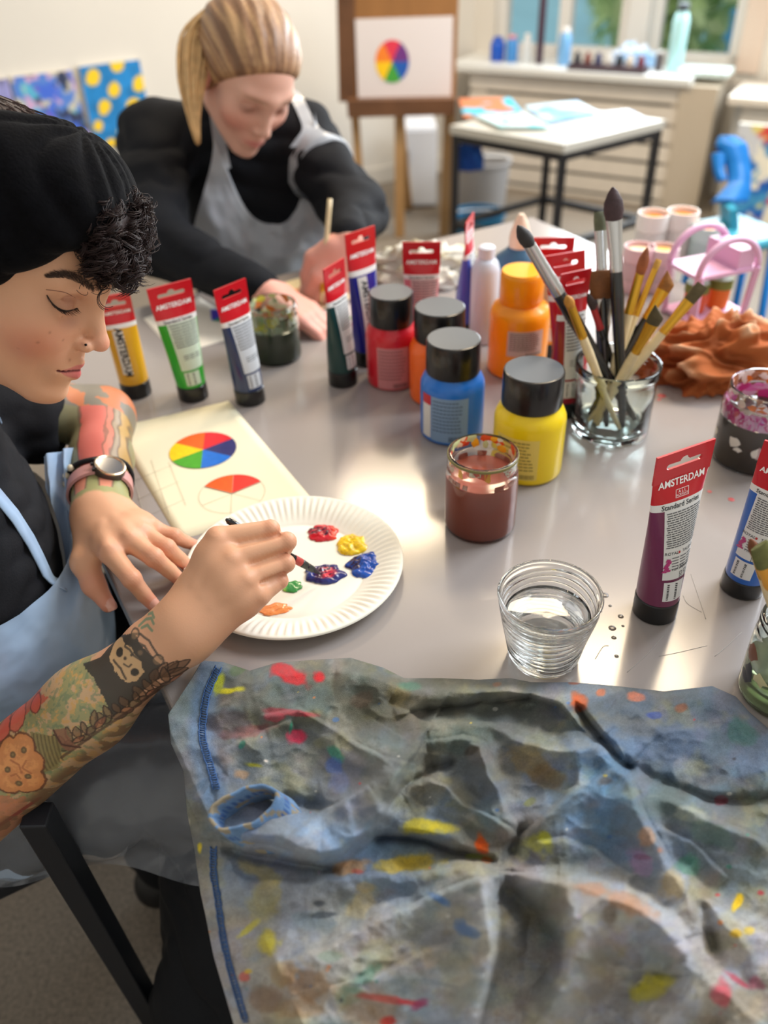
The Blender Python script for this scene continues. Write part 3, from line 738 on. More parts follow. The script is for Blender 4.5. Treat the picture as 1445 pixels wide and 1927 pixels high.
# water glass with rings
wg = empty('water_glass', (.146, .560, TZ)); tag(wg, 'clear ribbed tumbler of clean water in front of the brown jar', 'glass')
def gr(z): return .0315 + (.0470 - .0315) * (z / .081)
pr = [(.004, .003), (.026, .0015), (.0300, .0008), (.0318, .004)]
nr = 78
for i in range(nr):
    z = .006 + (.072 - .006) * i / (nr - 1); pr.append((gr(z) + .00085 * math.sin(i / (nr - 1) * 2 * math.pi * 11), z))
pr += [(gr(.076), .076), (gr(.080) + .0004, .0795), (gr(.081) - .0006, .0812), (gr(.081) - .0022, .0805)]
for i in range(nr):
    z = .078 - (.078 - .010) * i / (nr - 1); pr.append((gr(z) - .0028 + .0004 * math.sin(i / (nr - 1) * 2 * math.pi * 11), z))
pr += [(.027, .0085), (.004, .008)]
def wob_(r, z, a, i): return (r, z + (.0016 * math.sin(2 * a + z * 90) + .0010 * math.sin(3 * a + 1.3 + z * 60) if .008 < z < .072 else 0))
v, f = lathe(pr, 84, wob_); mesh('glass', v, f, M_GL, parent=wg)
v, f = lathe([(.004, .0086), (.0268, .0089), (gr(.014) - .0032, .014), (gr(.030) - .0033, .030), (gr(.050) - .0033, .050), (gr(.0555) - .0034, .0555), (gr(.055) - .006, .0548), (.004, .0547)], 64); mesh('water', v, f, mat('clear_water', (1, 1, 1), .0, trans=1.0, ior=1.33), parent=wg)

# ------------------------------------------------------------------ brushes
M_BH = plain(rgb(22, 22, 24), .25, coat=.5); M_NAT = mat('natural_wood', rgb(222, 202, 160), .45, var=(60, .12)); M_GOLD = plain(rgb(206, 156, 52), .28, metal=.85); M_SIL = plain(rgb(196, 196, 196), .25, metal=.9)
def brush(a, b, label, handle=M_BH, fer=M_GOLD, bris=rgb(96, 78, 44), lf=.05, lb_=.022, r=.0045, flat=1.0, shape='flat', rh=None, group='brushes in the jars', seed=0):
    a = np.array(a, float); b = np.array(b, float); d = b - a; L = np.linalg.norm(d); d /= L
    e = empty('paint_brush', tuple(a)); tag(e, label, 'paintbrush', group)
    s_ = np.cross(d, FW); s_ /= np.linalg.norm(s_); n_ = np.cross(d, s_)
    def swp(nm, st_, m, k=14):
        v = []; f = []
        for t, rx, ry, tl_ in st_:
            for j in range(k):
                q = 2 * math.pi * j / k; v.append(tuple(a + d * (t + tl_ * math.cos(q)) + s_ * rx * math.cos(q) + n_ * ry * math.sin(q)))
        for i in range(len(st_) - 1):
            for j in range(k): f.append((i * k + j, i * k + (j + 1) % k, (i + 1) * k + (j + 1) % k, (i + 1) * k + j))
        f.append(tuple(reversed(range(k)))); f.append(tuple(range((len(st_) - 1) * k, len(st_) * k))); return kid(mesh(nm, v, f, m, auto=.9), e)
    rh = rh or r; zf = L - lb_ - lf; zb = L - lb_
    swp('handle', [(0, rh * .45, rh * .45, 0), (.01, rh * .6, rh * .6, 0), (zf * .6, rh * .95, rh * .95, 0), (zf * .85, rh * 1.12, rh * 1.12, 0), (zf, r, r, 0), (zf + .004, r * .9, r * .9, 0)], handle)
    swp('ferrule', [(zf, r * 1.04, r * 1.04, 0), (zf + lf * .12, r * 1.1, r * 1.1, 0), (zf + lf * .16, r * 1.03, r * 1.03, 0), (zf + lf * .3, r * 1.08, r * 1.08, 0), (zf + lf * .34, r * 1.02, r * 1.02, 0), (zb, r * flat, r / flat ** .7, 0)], fer)
    fx = r * flat; fy = r / flat ** .7
    if shape == 'flat': stt = [(zb - .002, fx * .97, fy, 0), (zb + lb_ * .5, fx * 1.05, fy, 0), (L - .002, fx * .98, fy * .5, 0), (L, fx * .92, fy * .3, 0)]
    elif shape == 'angle': stt = [(zb - .002, fx * .97, fy, 0), (zb + lb_ * .4, fx * 1.05, fy, 0), (L - lb_ * .25, fx * 1.0, fy * .6, lb_ * .25), (L - lb_ * .2, fx * .95, fy * .3, lb_ * .27)]
    else: stt = [(zb - .002, fx * .95, fy, 0), (zb + lb_ * .25, fx * 1.2, fy * 1.15, 0), (zb + lb_ * .55, fx * 1.12, fy, 0), (zb + lb_ * .85, fx * .6, fy * .5, 0), (L, fx * .12, fy * .12, 0)]
    swp('bristles', stt, mat('bristle', bris, .6, bump=(300, .6, .001), var=(90, .3)))
    return e
BJ = np.array([.303, .965, TZ])
bjr = jar('brush_jar', BJ, .0505, .098, None, 0, 'wide greenish glass jar full of brushes', neckr=.0530, zn=.085, wall=.0026, m=M_GLG, thread=False, base=.008)
def inj(ang, r=.030, z=.012): return BJ + np.array([r * math.cos(ang), r * math.sin(ang), z])
brush(inj(-1.2, .028), Yp(1153, 352, 1.005), 'tallest brush in the jar, with dark plum mop head and black handle', M_BH, M_SIL, rgb(62, 42, 44), .060, .036, .0075, 1.35, 'round')
brush(inj(-2.0, .026), Yp(1129, 398, 1.03), 'tall brush with olive flat head and silver ferrule beside the plum mop', M_BH, M_SIL, rgb(96, 98, 74), .060, .022, .0065, 1.2, 'flat')
brush(inj(-.35, .034), Yp(974, 424, .965), 'large black-handled brush leaning far left out of the jar', M_BH, M_SIL, rgb(46, 42, 42), .072, .026, .0078, .9, 'round')
brush(inj(-1.4, .030), Yp(1066, 556, .93), 'cream-handled brush with gold ferrule leaning left against the jar rim', M_NAT, M_GOLD, rgb(176, 120, 40), .046, .014, .0052, 1.0, 'round')
brush(inj(2.4, .018), Yp(1139, 508, 1.00), 'broad flat varnish brush with brown bristles in the jar', M_BH, M_SIL, rgb(112, 66, 26), .034, .034, .0095, 1.9, 'flat', .0065)
brush(inj(-2.4, .030), Yp(1218, 466, 1.00), 'brush with pointed red-brown tip and gold ferrule, middle of the jar', M_NAT, M_GOLD, rgb(146, 76, 34), .050, .030, .0058, 1.0, 'round')
brush(inj(-2.9, .026), Yp(1240, 488, 1.02), 'thin gold-ferruled brush right of the red-brown tip', M_NAT, M_GOLD, rgb(200, 150, 60), .060, .012, .0040, 1.0, 'flat')
brush(inj(2.9, .030), Yp(1266, 516, 1.02), 'angled brush with amber-brown bristles at the back of the jar', M_BH, M_GOLD, rgb(150, 94, 30), .040, .022, .0058, 1.5, 'angle')
brush(inj(3.4, .034), Yp(1322, 536, .985), 'cream-handled brush leaning farthest right, olive flat bristles', M_NAT, M_GOLD, rgb(84, 72, 40), .048, .024, .0056, 1.35, 'flat')
brush(inj(3.6, .028), Yp(1244, 580, .925), 'cream-handled brush with slanted dark bristles at the jar front', M_NAT, M_GOLD, rgb(74, 64, 36), .042, .022, .0056, 1.5, 'angle')
brush(inj(.6, .020), Yp(1198, 530, 1.02), 'short black-handled brush with dark brown tip between the cream handles', M_BH, M_BH, rgb(82, 50, 34), .020, .026, .0055, 1.1, 'round')
brush(inj(.0, .030), Yp(1106, 552, .985), 'thin brush with red ferrule left of the broad varnish brush', M_BH, plain(rgb(170, 40, 44), .4), rgb(56, 40, 36), .030, .020, .0042, 1.0, 'round')
# jar at the right edge
RJ = np.array([.352, .505, TZ])
rj = jar('brush_jar', RJ, .0385, .088, mat('pale_water', rgb(176, 178, 140), .1, trans=.6), .040, 'pale green glass brush jar cut by the right edge, beside the shirt', neckr=.036, zn=.070, m=M_GLG)
smears(rj, .0388, .012, .060, [rgb(214, 206, 160), rgb(120, 72, 50), rgb(206, 196, 150), rgb(50, 52, 58)], 21, 12, False, .007)
brush(RJ + np.array([.012, .01, .012]), D(1412, 1014, .665), 'brush with thin pointed rust tip in the jar at the right edge', M_NAT, M_GOLD, rgb(120, 70, 44), .030, .016, .0036, 1.0, 'round')
brush(RJ + np.array([.016, -.006, .012]), D(1428, 1026, .645), 'brush with olive and orange flat head in the jar at the right edge', M_NAT, plain(rgb(214, 150, 50), .4), rgb(96, 98, 50), .026, .022, .0062, 1.3, 'flat')

# ------------------------------------------------------------------ paper plate and paint
plate = empty('paper_plate', (-.098, .696, TZ)); tag(plate, 'white fluted paper plate used as palette under the brush', 'plate')
PR = .1165; nA = 360
def flute(r, z, a, i):
    t = max(0, min(1, (r - .084) / .012)) * max(0, min(1, (.1135 - r) / .004)); return (r, z + .0010 * t * math.cos(a * 84))
pr = [(.001, .003), (.060, .0032), (.0745, .0034), (.0755, .0027), (.0770, .0036), (.081, .0050), (.086, .0072), (.092, .0102), (.098, .0126), (.104, .0144), (.109, .0154), (.113, .0160), (.1150, .0162), (.1165, .0155), (.1168, .0140), (.1155, .0136), (.104, .0118), (.092, .0080), (.081, .0026), (.070, .0006), (.001, .0004)]
v, f = lathe(pr, nA, flute); mesh('plate', v, f, mat('plate_card', rgb(240, 236, 222), .55, spec=.3, bump=(300, .06, .0005)), parent=plate, auto=1.3)
def dab(x, y, rx, ry, rot, hgt, cols_, seed, label, tail=None):
    rx *= 1.12; ry *= 1.32
    c = P(x, y, TZ + .0042); n_r, n_a = 26, 72; r_, a_ = np.meshgrid(np.linspace(0, 1, n_r), np.linspace(0, 2 * math.pi, n_a, endpoint=False), indexing='ij')
    o_ = .78 + .55 * fbm(np.cos(a_) * 2.2 + seed, np.sin(a_) * 2.2 + seed * 2, seed, 3)
    if tail is not None: o_ = o_ + tail[1] * np.exp(-((np.angle(np.exp(1j * (a_ - tail[0])))) / .28) ** 2)
    X0 = r_ * o_ * rx * np.cos(a_); Y0 = r_ * o_ * ry * np.sin(a_); X = X0 * math.cos(rot) - Y0 * math.sin(rot); Y = X0 * math.sin(rot) + Y0 * math.cos(rot)
    nz_ = fbm(X * 190 + Y * 60, Y * 190, seed + 4, 2); Z = hgt * (1 - r_ ** 2.6) ** .6 * (.45 + 1.1 * nz_) ; Z[r_ > .98] = -.0006
    V = np.stack([c[0] + X, c[1] + Y, c[2] + Z], -1).reshape(-1, 3); idx = np.arange(n_r * n_a).reshape(n_r, n_a); nx = np.roll(idx, -1, 1)
    F = np.stack([idx[:-1], idx[1:], nx[1:], nx[:-1]], -1).reshape(-1, 4)
    col = np.tile(np.array(cols_[0], float), (n_r * n_a, 1)); xs = (X * math.cos(.5) + Y * math.sin(.5)).ravel(); ys = (-X * math.sin(.5) + Y * math.cos(.5)).ravel()
    for cc, fn in cols_[1:]:
        w_ = np.clip(fn(X.ravel() / rx, Y.ravel() / rx, fbm(xs * 160, ys * 700, seed + 9, 3)), 0, 1)[:, None]; col = col * (1 - w_) + np.array(cc, float) * w_
    o = mesh('paint_dab', V, F, mat('wet_paint', rgb(*cols_[0]), .22, attr='col', coat=.4), cols=sl(col)); return tag(o, label, 'paint', 'paint dabs on the plate')
dab(607, 1003, .0150, .0105, -.25, .0035, [(206, 22, 40), ((70, 18, 46), lambda x, y, n_: sstep(.42, .55, n_) * (np.abs(y + .15 * x) < .42)), ((232, 60, 30), lambda x, y, n_: sstep(.35, .8, x))], 3, 'red paint dab streaked with dark purple on the plate')
dab(663, 1026, .0150, .0130, .1, .0050, [(246, 206, 0), ((226, 176, 0), lambda x, y, n_: sstep(.5, .65, n_))], 7, 'bright yellow paint dab near the plate rim')
dab(693, 1062, .0165, .0145, -.2, .0055, [(20, 84, 186), ((40, 18, 54), lambda x, y, n_: sstep(-.25, -.5, x + .5 * n_ - .1) * (np.abs(y) < .6)), ((12, 60, 150), lambda x, y, n_: sstep(.5, .6, n_))], 9, 'blue paint dab with a dark purple end', (3.3, .35))
dab(608, 1081, .0172, .0120, -.1, .0040, [(66, 20, 58), ((30, 58, 150), lambda x, y, n_: sstep(-.25, -.7, x + .3 * (n_ - .5))), ((216, 40, 66), lambda x, y, n_: sstep(.44, .52, n_) * sstep(-.2, .15, x) * (y < .45)), ((30, 40, 110), lambda x, y, n_: sstep(.6, .95, np.hypot(x, y * 1.4)))], 13, 'purple-red mixed paint under the brush tip', (.2, .18))
dab(550, 1104, .0088, .0060, .35, .0012, [(50, 140, 62), ((150, 196, 90), lambda x, y, n_: sstep(-.4, -.8, x))], 17, 'small green paint dab by the fingertips')
dab(518, 1146, .0140, .0060, .1, .0008, [(238, 150, 84), ((226, 126, 66), lambda x, y, n_: sstep(.5, .6, n_))], 19, 'thin peach-orange smear on the plate below the hand')

# ------------------------------------------------------------------ paper with colour wheels
def sheet(name, corners, label, col, th_=.0008, z=TZ + .0004, cat='paper', bend=None):
    n_ = 14; v = []; f = []; c = [np.array(q) for q in corners]
    for i in range(n_ + 1):
        for j in range(n_ + 1):
            a, b = i / n_, j / n_; p = c[0] * (1 - a) * (1 - b) + c[1] * a * (1 - b) + c[2] * a * b + c[3] * (1 - a) * b
            v.append((p[0], p[1], z + (bend(a, b) if bend else 0)))
    for i in range(n_):
        for j in range(n_): k = i * (n_ + 1) + j; f.append((k, k + n_ + 1, k + n_ + 2, k + 1))
    o = mesh(name, v, f, mat('paper', col, .75, spec=.2, bump=(260, .05, .0005)))
    s_ = o.modifiers.new('thick', 'SOLIDIFY'); s_.thickness = th_; s_.offset = 1; tag(o, label, cat); return o
pA = P(430, 755); pB = P(592, 945); pC = P(212, 806); pD = pC + (pB - pA)
ps = sheet('drawing_sheet', [pC, pA, pB, pD], 'cream drawing sheet with a finished and a half-painted colour wheel', rgb(238, 230, 200))
ZS = TZ + .0014
def wheel(cx, cy, R_px, cols_, par, z=ZS, rot=0, n_=6, filled=None, e0=None):
    c = P(cx, cy, z)
    for k in range(n_):
        if filled is not None and k not in filled: continue
        v = [tuple(c)]; f = []
        for i in range(11): a = rot + 2 * math.pi * (k + i / 10) / n_; v.append((c[0] + R_px * math.cos(a), c[1] + R_px * math.sin(a), z))
        f.append(tuple(range(12))); o = kid(mesh('colour_wedge', v, f, mat('gouache', cols_[k], .5, var=(120, .12)), smooth=False), par)
    return c
WC = [rgb(250, 98, 22), rgb(250, 204, 0), rgb(72, 164, 34), rgb(22, 110, 208), rgb(44, 44, 104), rgb(220, 30, 44)]
wheel(382, 846, .0435, WC, ps, rot=math.radians(90 + 5))
c2 = wheel(437, 928, .0400, [rgb(252, 76, 20), rgb(228, 42, 30)] + [rgb(0, 0, 0)] * 4, ps, rot=0, filled=[])
for k, cc in ((0, rgb(226, 42, 28)), (1, rgb(250, 92, 22))):
    a0 = math.radians(30 + 60 * k + 5); v = [tuple(c2)] + [(c2[0] + .040 * math.cos(a0 + math.radians(60) * i / 10), c2[1] + .040 * math.sin(a0 + math.radians(60) * i / 10), ZS) for i in range(11)]
    kid(mesh('colour_wedge', v, [tuple(range(12))], mat('gouache', cc, .5, var=(120, .12)), smooth=False), ps)
M_PEN = plain(rgb(196, 188, 166), .7); parts = [tube([(c2[0] + .040 * math.cos(a), c2[1] + .040 * math.sin(a), ZS) for a in np.linspace(0, 6.2832, 48)], .00022, 4, False)]
for k in range(6): a = math.radians(35 + 60 * k); parts.append(tube([(c2[0], c2[1], ZS), (c2[0] + .04 * math.cos(a), c2[1] + .04 * math.sin(a), ZS)], .0002, 4))
for a, b in (((252, 905), (330, 872)), ((258, 940), (338, 905)), ((268, 975), (345, 940)), ((250, 890), (275, 985)), ((285, 865), (318, 968)), ((318, 868), (350, 950))): parts.append(tube([tuple(P(*a, ZS)), tuple(P(*b, ZS))], .0002, 4))
v, f = join(*parts); kid(mesh('pencil_lines', v, f, M_PEN), ps)
# sheets in front of the blonde woman
s2 = sheet('drawing_sheet', [P(270, 600), P(375, 560), P(475, 625), P(330, 668)], 'white sheet with a blue and green wedge, behind the green and navy tubes', rgb(236, 228, 214))
for cx, cc, k in ((398, rgb(70, 54, 190), 0), (398, rgb(30, 140, 110), 1)):
    c = P(cx, 603, ZS); v = [tuple(c)] + [(c[0] + .046 * math.cos(a), c[1] + .046 * math.sin(a), ZS) for a in np.linspace(.75 + 0 * k, 1.75, 9)] if k == 0 else [tuple(c)] + [(c[0] + .046 * math.cos(a), c[1] + .046 * math.sin(a), ZS) for a in np.linspace(-.35, .75, 9)]
    kid(mesh('colour_wedge', v, [tuple(range(10))], plain(cc, .5), smooth=False), s2)
s3 = sheet('drawing_sheet', [P(490, 545), P(600, 512), P(705, 545), P(585, 590)], 'cream sheet lying before the blonde woman\'s raised brush', rgb(236, 218, 176))
v, f = lathe([(.012, 0), (.010, .0006), (.004, .0008)], 18, c=tuple(P(560, 548, ZS))); kid(mesh('paint_patch', v, f, plain(rgb(236, 140, 80), .5)), s3)
s4 = sheet('drawing_sheet', [P(590, 590), P(700, 560), P(745, 620), P(640, 660)], 'pale sheet with red strokes beneath the dark teal tube', rgb(232, 226, 220))
for a, b, cc in (((600, 598), (640, 628), rgb(222, 120, 120)), ((615, 592), (662, 612), rgb(206, 60, 70)), ((655, 600), (668, 596), rgb(110, 200, 60))):
    v, f = tube([tuple(P(*a, ZS)), tuple(P(*b, ZS))], .0022, 5); kid(mesh('paint_stroke', v, f, plain(cc, .5)), s4)
# ------------------------------------------------------------------ paint-stained shirt lying over the table corner
def interp(pts, x):
    p = np.array(pts, float); return np.interp(x, p[:, 0], p[:, 1])
TOPB = [(300, 1243), (380, 1243), (420, 1246), (470, 1262), (520, 1247), (600, 1241), (660, 1238), (720, 1256), (760, 1276), (830, 1276), (900, 1279), (960, 1276), (1000, 1284), (1080, 1284), (1160, 1291), (1250, 1301), (1340, 1291), (1385, 1311), (1410, 1340), (1450, 1375), (1560, 1450)]
LEFT = [(1243, 380), (1290, 352), (1345, 316), (1400, 322), (1450, 345), (1530, 352), (1600, 366), (1680, 377), (1720, 386), (1800, 402), (1927, 440), (2040, 470)]
NI, NJ = 480, 620
t_, s_ = np.meshgrid(np.linspace(0, 1, NI), np.linspace(0, 1, NJ), indexing='ij')
yl = 1243 + (2040 - 1243) * t_; xl = interp(LEFT, yl)
GX = xl + (1540 - xl) * s_; top_ = interp(TOPB, GX); GY = top_ + (2040 - top_) * t_
wx = GX + (fbm(GX * .015, GY * .015, 41, 3) - .5) * 16; wy = GY + (fbm(GX * .015 + 40, GY * .015, 42, 3) - .5) * 16
Hh = np.zeros_like(GX) + .012 + .018 * (fbm(GX * .006, GY * .006, 50, 3) - .3)
def ridge(pts, h, w1, w2=None, taper=True):     # w1: width on the left-hand side of travel (screen y down), w2: other side
    global Hh
    d, sd_, pa = segdist(wx, wy, pts); w2 = w2 or w1; w = np.where(sd_ < 0, w1, w2) * 1.5
    prof = np.exp(-(d / w) ** 2)
    if taper: prof = prof * (.35 + .65 * np.sin(np.clip(pa, .02, .98) * math.pi) ** .5)
    Hh = Hh + .62 * h * prof
CR = lambda pts: [(x / 1.262 + 300, y / 1.262 + 1200) for x, y in pts]
for pts, h, wa_, wb_2 in (
    ([(60, 200), (120, 270), (200, 232), (300, 190)], .006, 14, 22), ([(200, 130), (270, 92), (330, 76), (420, 54), (490, 58), (560, 92)], .020, 26, 40),
    ([(520, 120), (600, 132), (700, 126), (820, 124), (900, 140), (950, 165), (1000, 212), (1030, 250)], .022, 22, 13),
    ([(640, 212), (700, 200), (780, 202), (860, 232), (950, 258), (1040, 256), (1100, 298)], .019, 20, 15),
    ([(650, 205), (622, 260), (590, 305), (560, 372), (500, 462), (430, 518), (380, 532), (330, 516), (290, 492), (230, 482), (150, 478)], .036, 9, 34),
    ([(655, 240), (720, 230), (770, 248), (800, 300), (830, 395), (850, 452)], .013, 9, 14), ([(768, 262), (785, 320), (815, 352)], .009, 6, 7), ([(745, 260), (740, 300), (760, 350)], .006, 7, 7),
    ([(300, 470), (360, 425), (430, 385), (478, 350), (500, 352), (512, 410), (560, 430)], .012, 9, 12), ([(430, 370), (452, 420), (462, 470)], .008, 8, 9),
    ([(570, 360), (620, 330), (680, 350), (720, 395), (790, 415), (850, 462)], .011, 10, 13), ([(590, 420), (660, 410), (740, 440), (820, 470)], .008, 8, 10), ([(560, 470), (640, 450), (740, 480)], .006, 8, 8),
    ([(250, 182), (330, 162), (400, 200), (450, 240), (540, 286), (600, 300)], .011, 14, 11), ([(150, 200), (220, 170), (300, 150)], .006, 12, 10), ([(400, 250), (450, 290), (520, 310)], .008, 12, 10),
    ([(210, 560), (330, 580), (480, 562), (620, 552), (750, 540), (820, 530)], .011, 9, 20), ([(290, 764), (400, 720), (520, 662), (640, 612), (760, 570), (800, 552)], .015, 12, 26),
    ([(806, 556), (792, 640), (800, 740), (782, 850), (750, 930)], .030, 6, 34), ([(826, 560), (900, 558), (1000, 576), (1100, 610), (1200, 668), (1268, 740), (1290, 800), (1262, 856), (1215, 930)], .032, 12, 30),
    ([(950, 600), (962, 700), (952, 800), (900, 900)], .016, 34, 10), ([(1010, 640), (1100, 720), (1180, 800)], .006, 20, 22), ([(1020, 760), (1100, 800), (1150, 880)], .006, 18, 20),
    ([(862, 455), (920, 410), (985, 350), (985, 275)], .013, 20, 14), ([(985, 275), (1050, 262), (1105, 300), (1120, 330)], .016, 16, 14), ([(1060, 300), (1090, 380), (1060, 460)], .006, 18, 16),
    ([(1112, 310), (1150, 400), (1182, 470), (1222, 540), (1260, 600), (1285, 680)], .022, 11, 32), ([(1112, 322), (1200, 372), (1290, 412), (1380, 452), (1480, 510)], .020, 14, 26),
    ([(1142, 190), (1160, 262), (1175, 335)], .010, 10, 15), ([(1088, 140), (1140, 180), (1200, 212), (1300, 204)], .009, 18, 13), ([(1200, 130), (1330, 150), (1445, 230)], .008, 14, 16), ([(1240, 250), (1340, 290), (1450, 320)], .007, 20, 16),
    ([(1292, 800), (1350, 832), (1430, 910)], .018, 12, 30), ([(1272, 600), (1350, 650), (1460, 720)], .014, 12, 26), ([(1330, 520), (1400, 570), (1480, 600)], .009, 12, 20), ([(1360, 700), (1420, 780), (1480, 820)], .008, 14, 18),
    ([(900, 100), (960, 120), (1000, 170)], .010, 12, 8), ([(640, 110), (760, 108), (860, 100)], .010, 14, 10), ([(640, 165), (720, 155), (800, 158)], .006, 8, 8), ([(880, 170), (940, 200), (985, 240)], .008, 9, 9),
    ([(160, 640), (260, 620), (380, 640)], .005, 16, 16), ([(400, 820), (540, 780), (680, 720)], .006, 18, 22), ([(260, 850), (330, 800), (420, 770)], .006, 18, 18), ([(560, 880), (660, 820), (740, 700)], .007, 20, 18),
    ([(880, 480), (960, 470), (1040, 500), (1120, 560)], .007, 18, 14), ([(920, 520), (1010, 530), (1100, 570)], .005, 12, 12), ([(1180, 440), (1260, 480), (1340, 560)], .008, 14, 16)):
    ridge(CR(pts), h, wa_, wb_2)
for pts, h, w in (([(1000, 178), (1040, 242), (1108, 308)], -.022, 12), ([(1108, 308), (1230, 362), (1330, 388), (1450, 386)], -.014, 13), ([(540, 395), (600, 345), (650, 312), (690, 300)], -.012, 9), ([(520, 476), (600, 474), (690, 502), (790, 524)], -.013, 9), ([(855, 462), (845, 500)], -.014, 13),
    ([(300, 385), (335, 405), (380, 405)], -.015, 16), ([(640, 172), (760, 146), (880, 142)], -.008, 8), ([(1290, 640), (1310, 740)], -.012, 14), ([(410, 555), (250, 520), (160, 500)], -.010, 11), ([(560, 300), (610, 240), (640, 180)], -.008, 16)):
    d, _, _ = segdist(wx, wy, CR(pts)); Hh += h * np.exp(-(d / w) ** 2)
dh, _, _ = segdist(wx, wy, CR([(828, 600), (880, 660), (915, 740), (860, 800), (815, 880)]))
Hh -= .046 * np.exp(-(dh / 34) ** 2)
ridge(CR([(850, 700), (870, 670), (850, 630)]), .014, 12, 10); ridge(CR([(830, 790), (930, 750)]), .012, 8, 8)
def fold(pts, ref, h, R, W):                    # a rolled edge: steep rounded lip towards one side, slow fall on the other
    global Hh
    pts = CR(pts); rx_, ry_ = CR([ref])[0]; d, sd_, pa = segdist(wx, wy, pts)
    _, s0, _ = segdist(np.array([rx_]), np.array([ry_]), pts); ds = d * sd_ * s0[0]
    q = np.sqrt(np.clip(1 - (1 - np.clip(ds / R, 0, 1)) ** 2, 0, 1)) * np.exp(-(np.maximum(ds - R, 0) / W) ** 2)
    Hh = Hh + h * q * np.clip(np.sin(np.clip(pa, .0, 1.0) * math.pi), 0, 1) ** .45
for a_ in (([(650, 205), (622, 260), (590, 305), (560, 372), (500, 462), (430, 518), (380, 532), (330, 516), (290, 492), (230, 482), (120, 470)], (420, 440), .036, 17, 70),
    ([(560, 190), (640, 172), (720, 158), (800, 150), (880, 142), (950, 170), (1000, 215), (1034, 255)], (800, 110), .020, 12, 30),
    ([(640, 212), (700, 200), (780, 202), (860, 232), (950, 258), (1040, 256), (1100, 298)], (860, 300), .013, 10, 40),
    ([(800, 552), (900, 556), (1000, 574), (1100, 608), (1200, 666), (1268, 738), (1292, 800), (1262, 860), (1200, 960)], (1100, 720), .048, 22, 95),
    ([(812, 545), (792, 640), (800, 740), (782, 850), (740, 960)], (700, 700), .044, 15, 80), ([(940, 580), (960, 700), (950, 800), (890, 920)], (1050, 720), .034, 18, 60),
    ([(1100, 298), (1150, 400), (1182, 470), (1222, 540), (1260, 600), (1290, 700)], (1100, 480), .026, 17, 70), ([(1100, 312), (1200, 372), (1290, 412), (1380, 452), (1500, 520)], (1250, 480), .018, 16, 55),
    ([(985, 150), (1020, 200), (1050, 250), (1112, 312)], (1110, 220), .016, 12, 60), ([(852, 470), (920, 412), (985, 350), (985, 260)], (1050, 400), .016, 14, 60),
    ([(290, 476), (360, 425), (430, 385), (490, 345)], (420, 460), .013, 9, 34), ([(640, 245), (720, 230), (770, 248), (800, 300), (830, 395), (856, 470)], (720, 330), .015, 11, 45),
    ([(180, 560), (330, 580), (480, 562), (620, 552), (750, 540), (830, 526)], (500, 640), .009, 12, 40), ([(270, 776), (400, 720), (520, 662), (640, 612), (760, 570), (810, 548)], (600, 720), .014, 14, 70),
    ([(240, 184), (330, 162), (400, 200), (450, 240), (540, 286), (610, 302)], (350, 270), .012, 9, 45), ([(510, 478), (600, 474), (690, 502), (800, 528)], (700, 440), .014, 9, 36),
    ([(1285, 790), (1350, 832), (1440, 920)], (1340, 900), .016, 14, 60), ([(1262, 590), (1350, 650), (1480, 730)], (1330, 730), .012, 12, 50), ([(570, 370), (620, 332), (680, 350), (730, 398), (800, 420), (856, 466)], (680, 400), .011, 8, 34),
    ([(1085, 138), (1140, 180), (1200, 212), (1310, 204)], (1160, 240), .009, 10, 40), ([(735, 250), (765, 255), (788, 320), (818, 355)], (750, 320), .008, 6, 16), ([(130, 280), (200, 236), (310, 188)], (230, 300), .007, 9, 40), ([(420, 60), (500, 62), (570, 100)], (480, 110), .012, 16, 50),
    ([(400, 830), (540, 785), (690, 715)], (560, 840), .008, 12, 50), ([(1180, 440), (1260, 482), (1350, 570)], (1240, 560), .008, 9, 36), ([(880, 482), (960, 470), (1040, 502), (1130, 566)], (1000, 530), .008, 10, 36)):
    fold(*a_)
# layered bulk of the bundle
Hh += .016 * np.exp(-(((GX - 760) / 300) ** 2 + ((GY - 1440) / 120) ** 2)) + .014 * np.exp(-(((GX - 1120) / 170) ** 2 + ((GY - 1500) / 150) ** 2)) + .012 * np.exp(-(((GX - 1130) / 170) ** 2 + ((GY - 1760) / 110) ** 2)) + .012 * np.exp(-(((GX - 620) / 130) ** 2 + ((GY - 1290) / 50) ** 2))
# creases
cr = 1 - np.abs(2 * fbm(wx * .013 + .006 * wy, wy * .016 - .004 * wx, 61, 3) - 1); Hh += .0080 * (cr - .72) * sstep(0, .06, t_)
cr2 = 1 - np.abs(2 * fbm(wx * .055 + 9, wy * .040, 67, 3) - 1); Hh += .0011 * (cr2 - .7)
Hh = np.clip(Hh - .004, .0025, .095)
# edges: roll down to the table at the back, hang over the table edge on the left
ed = sstep(0, .035, t_); Hh = .0025 + (Hh - .0025) * (.10 + .90 * ed) + .006 * np.exp(-((t_ - .012) / .012) ** 2)
plane_pt = P(GX, GY, TZ); ue = plane_pt[..., 0] * TU[0] + plane_pt[..., 1] * TU[1] - u0
rgt = sstep(1.0, .985, s_); Hh = .0025 + (Hh - .0025) * (.2 + .8 * rgt)
drop = np.maximum(0, -.010 - ue) * 1.15 * sstep(1300, 1420, GY)
dpx, _, _ = segdist(GX, GY, [(q[1], q[0]) for q in LEFT])
drop += .016 * np.exp(-(dpx / 12) ** 2) * sstep(1330, 1380, GY) * (ue < -.02)
for _ in range(2): Hh[1:-1, 1:-1] = Hh[1:-1, 1:-1] * .5 + .125 * (Hh[:-2, 1:-1] + Hh[2:, 1:-1] + Hh[1:-1, :-2] + Hh[1:-1, 2:])
Gz = TZ + Hh - drop
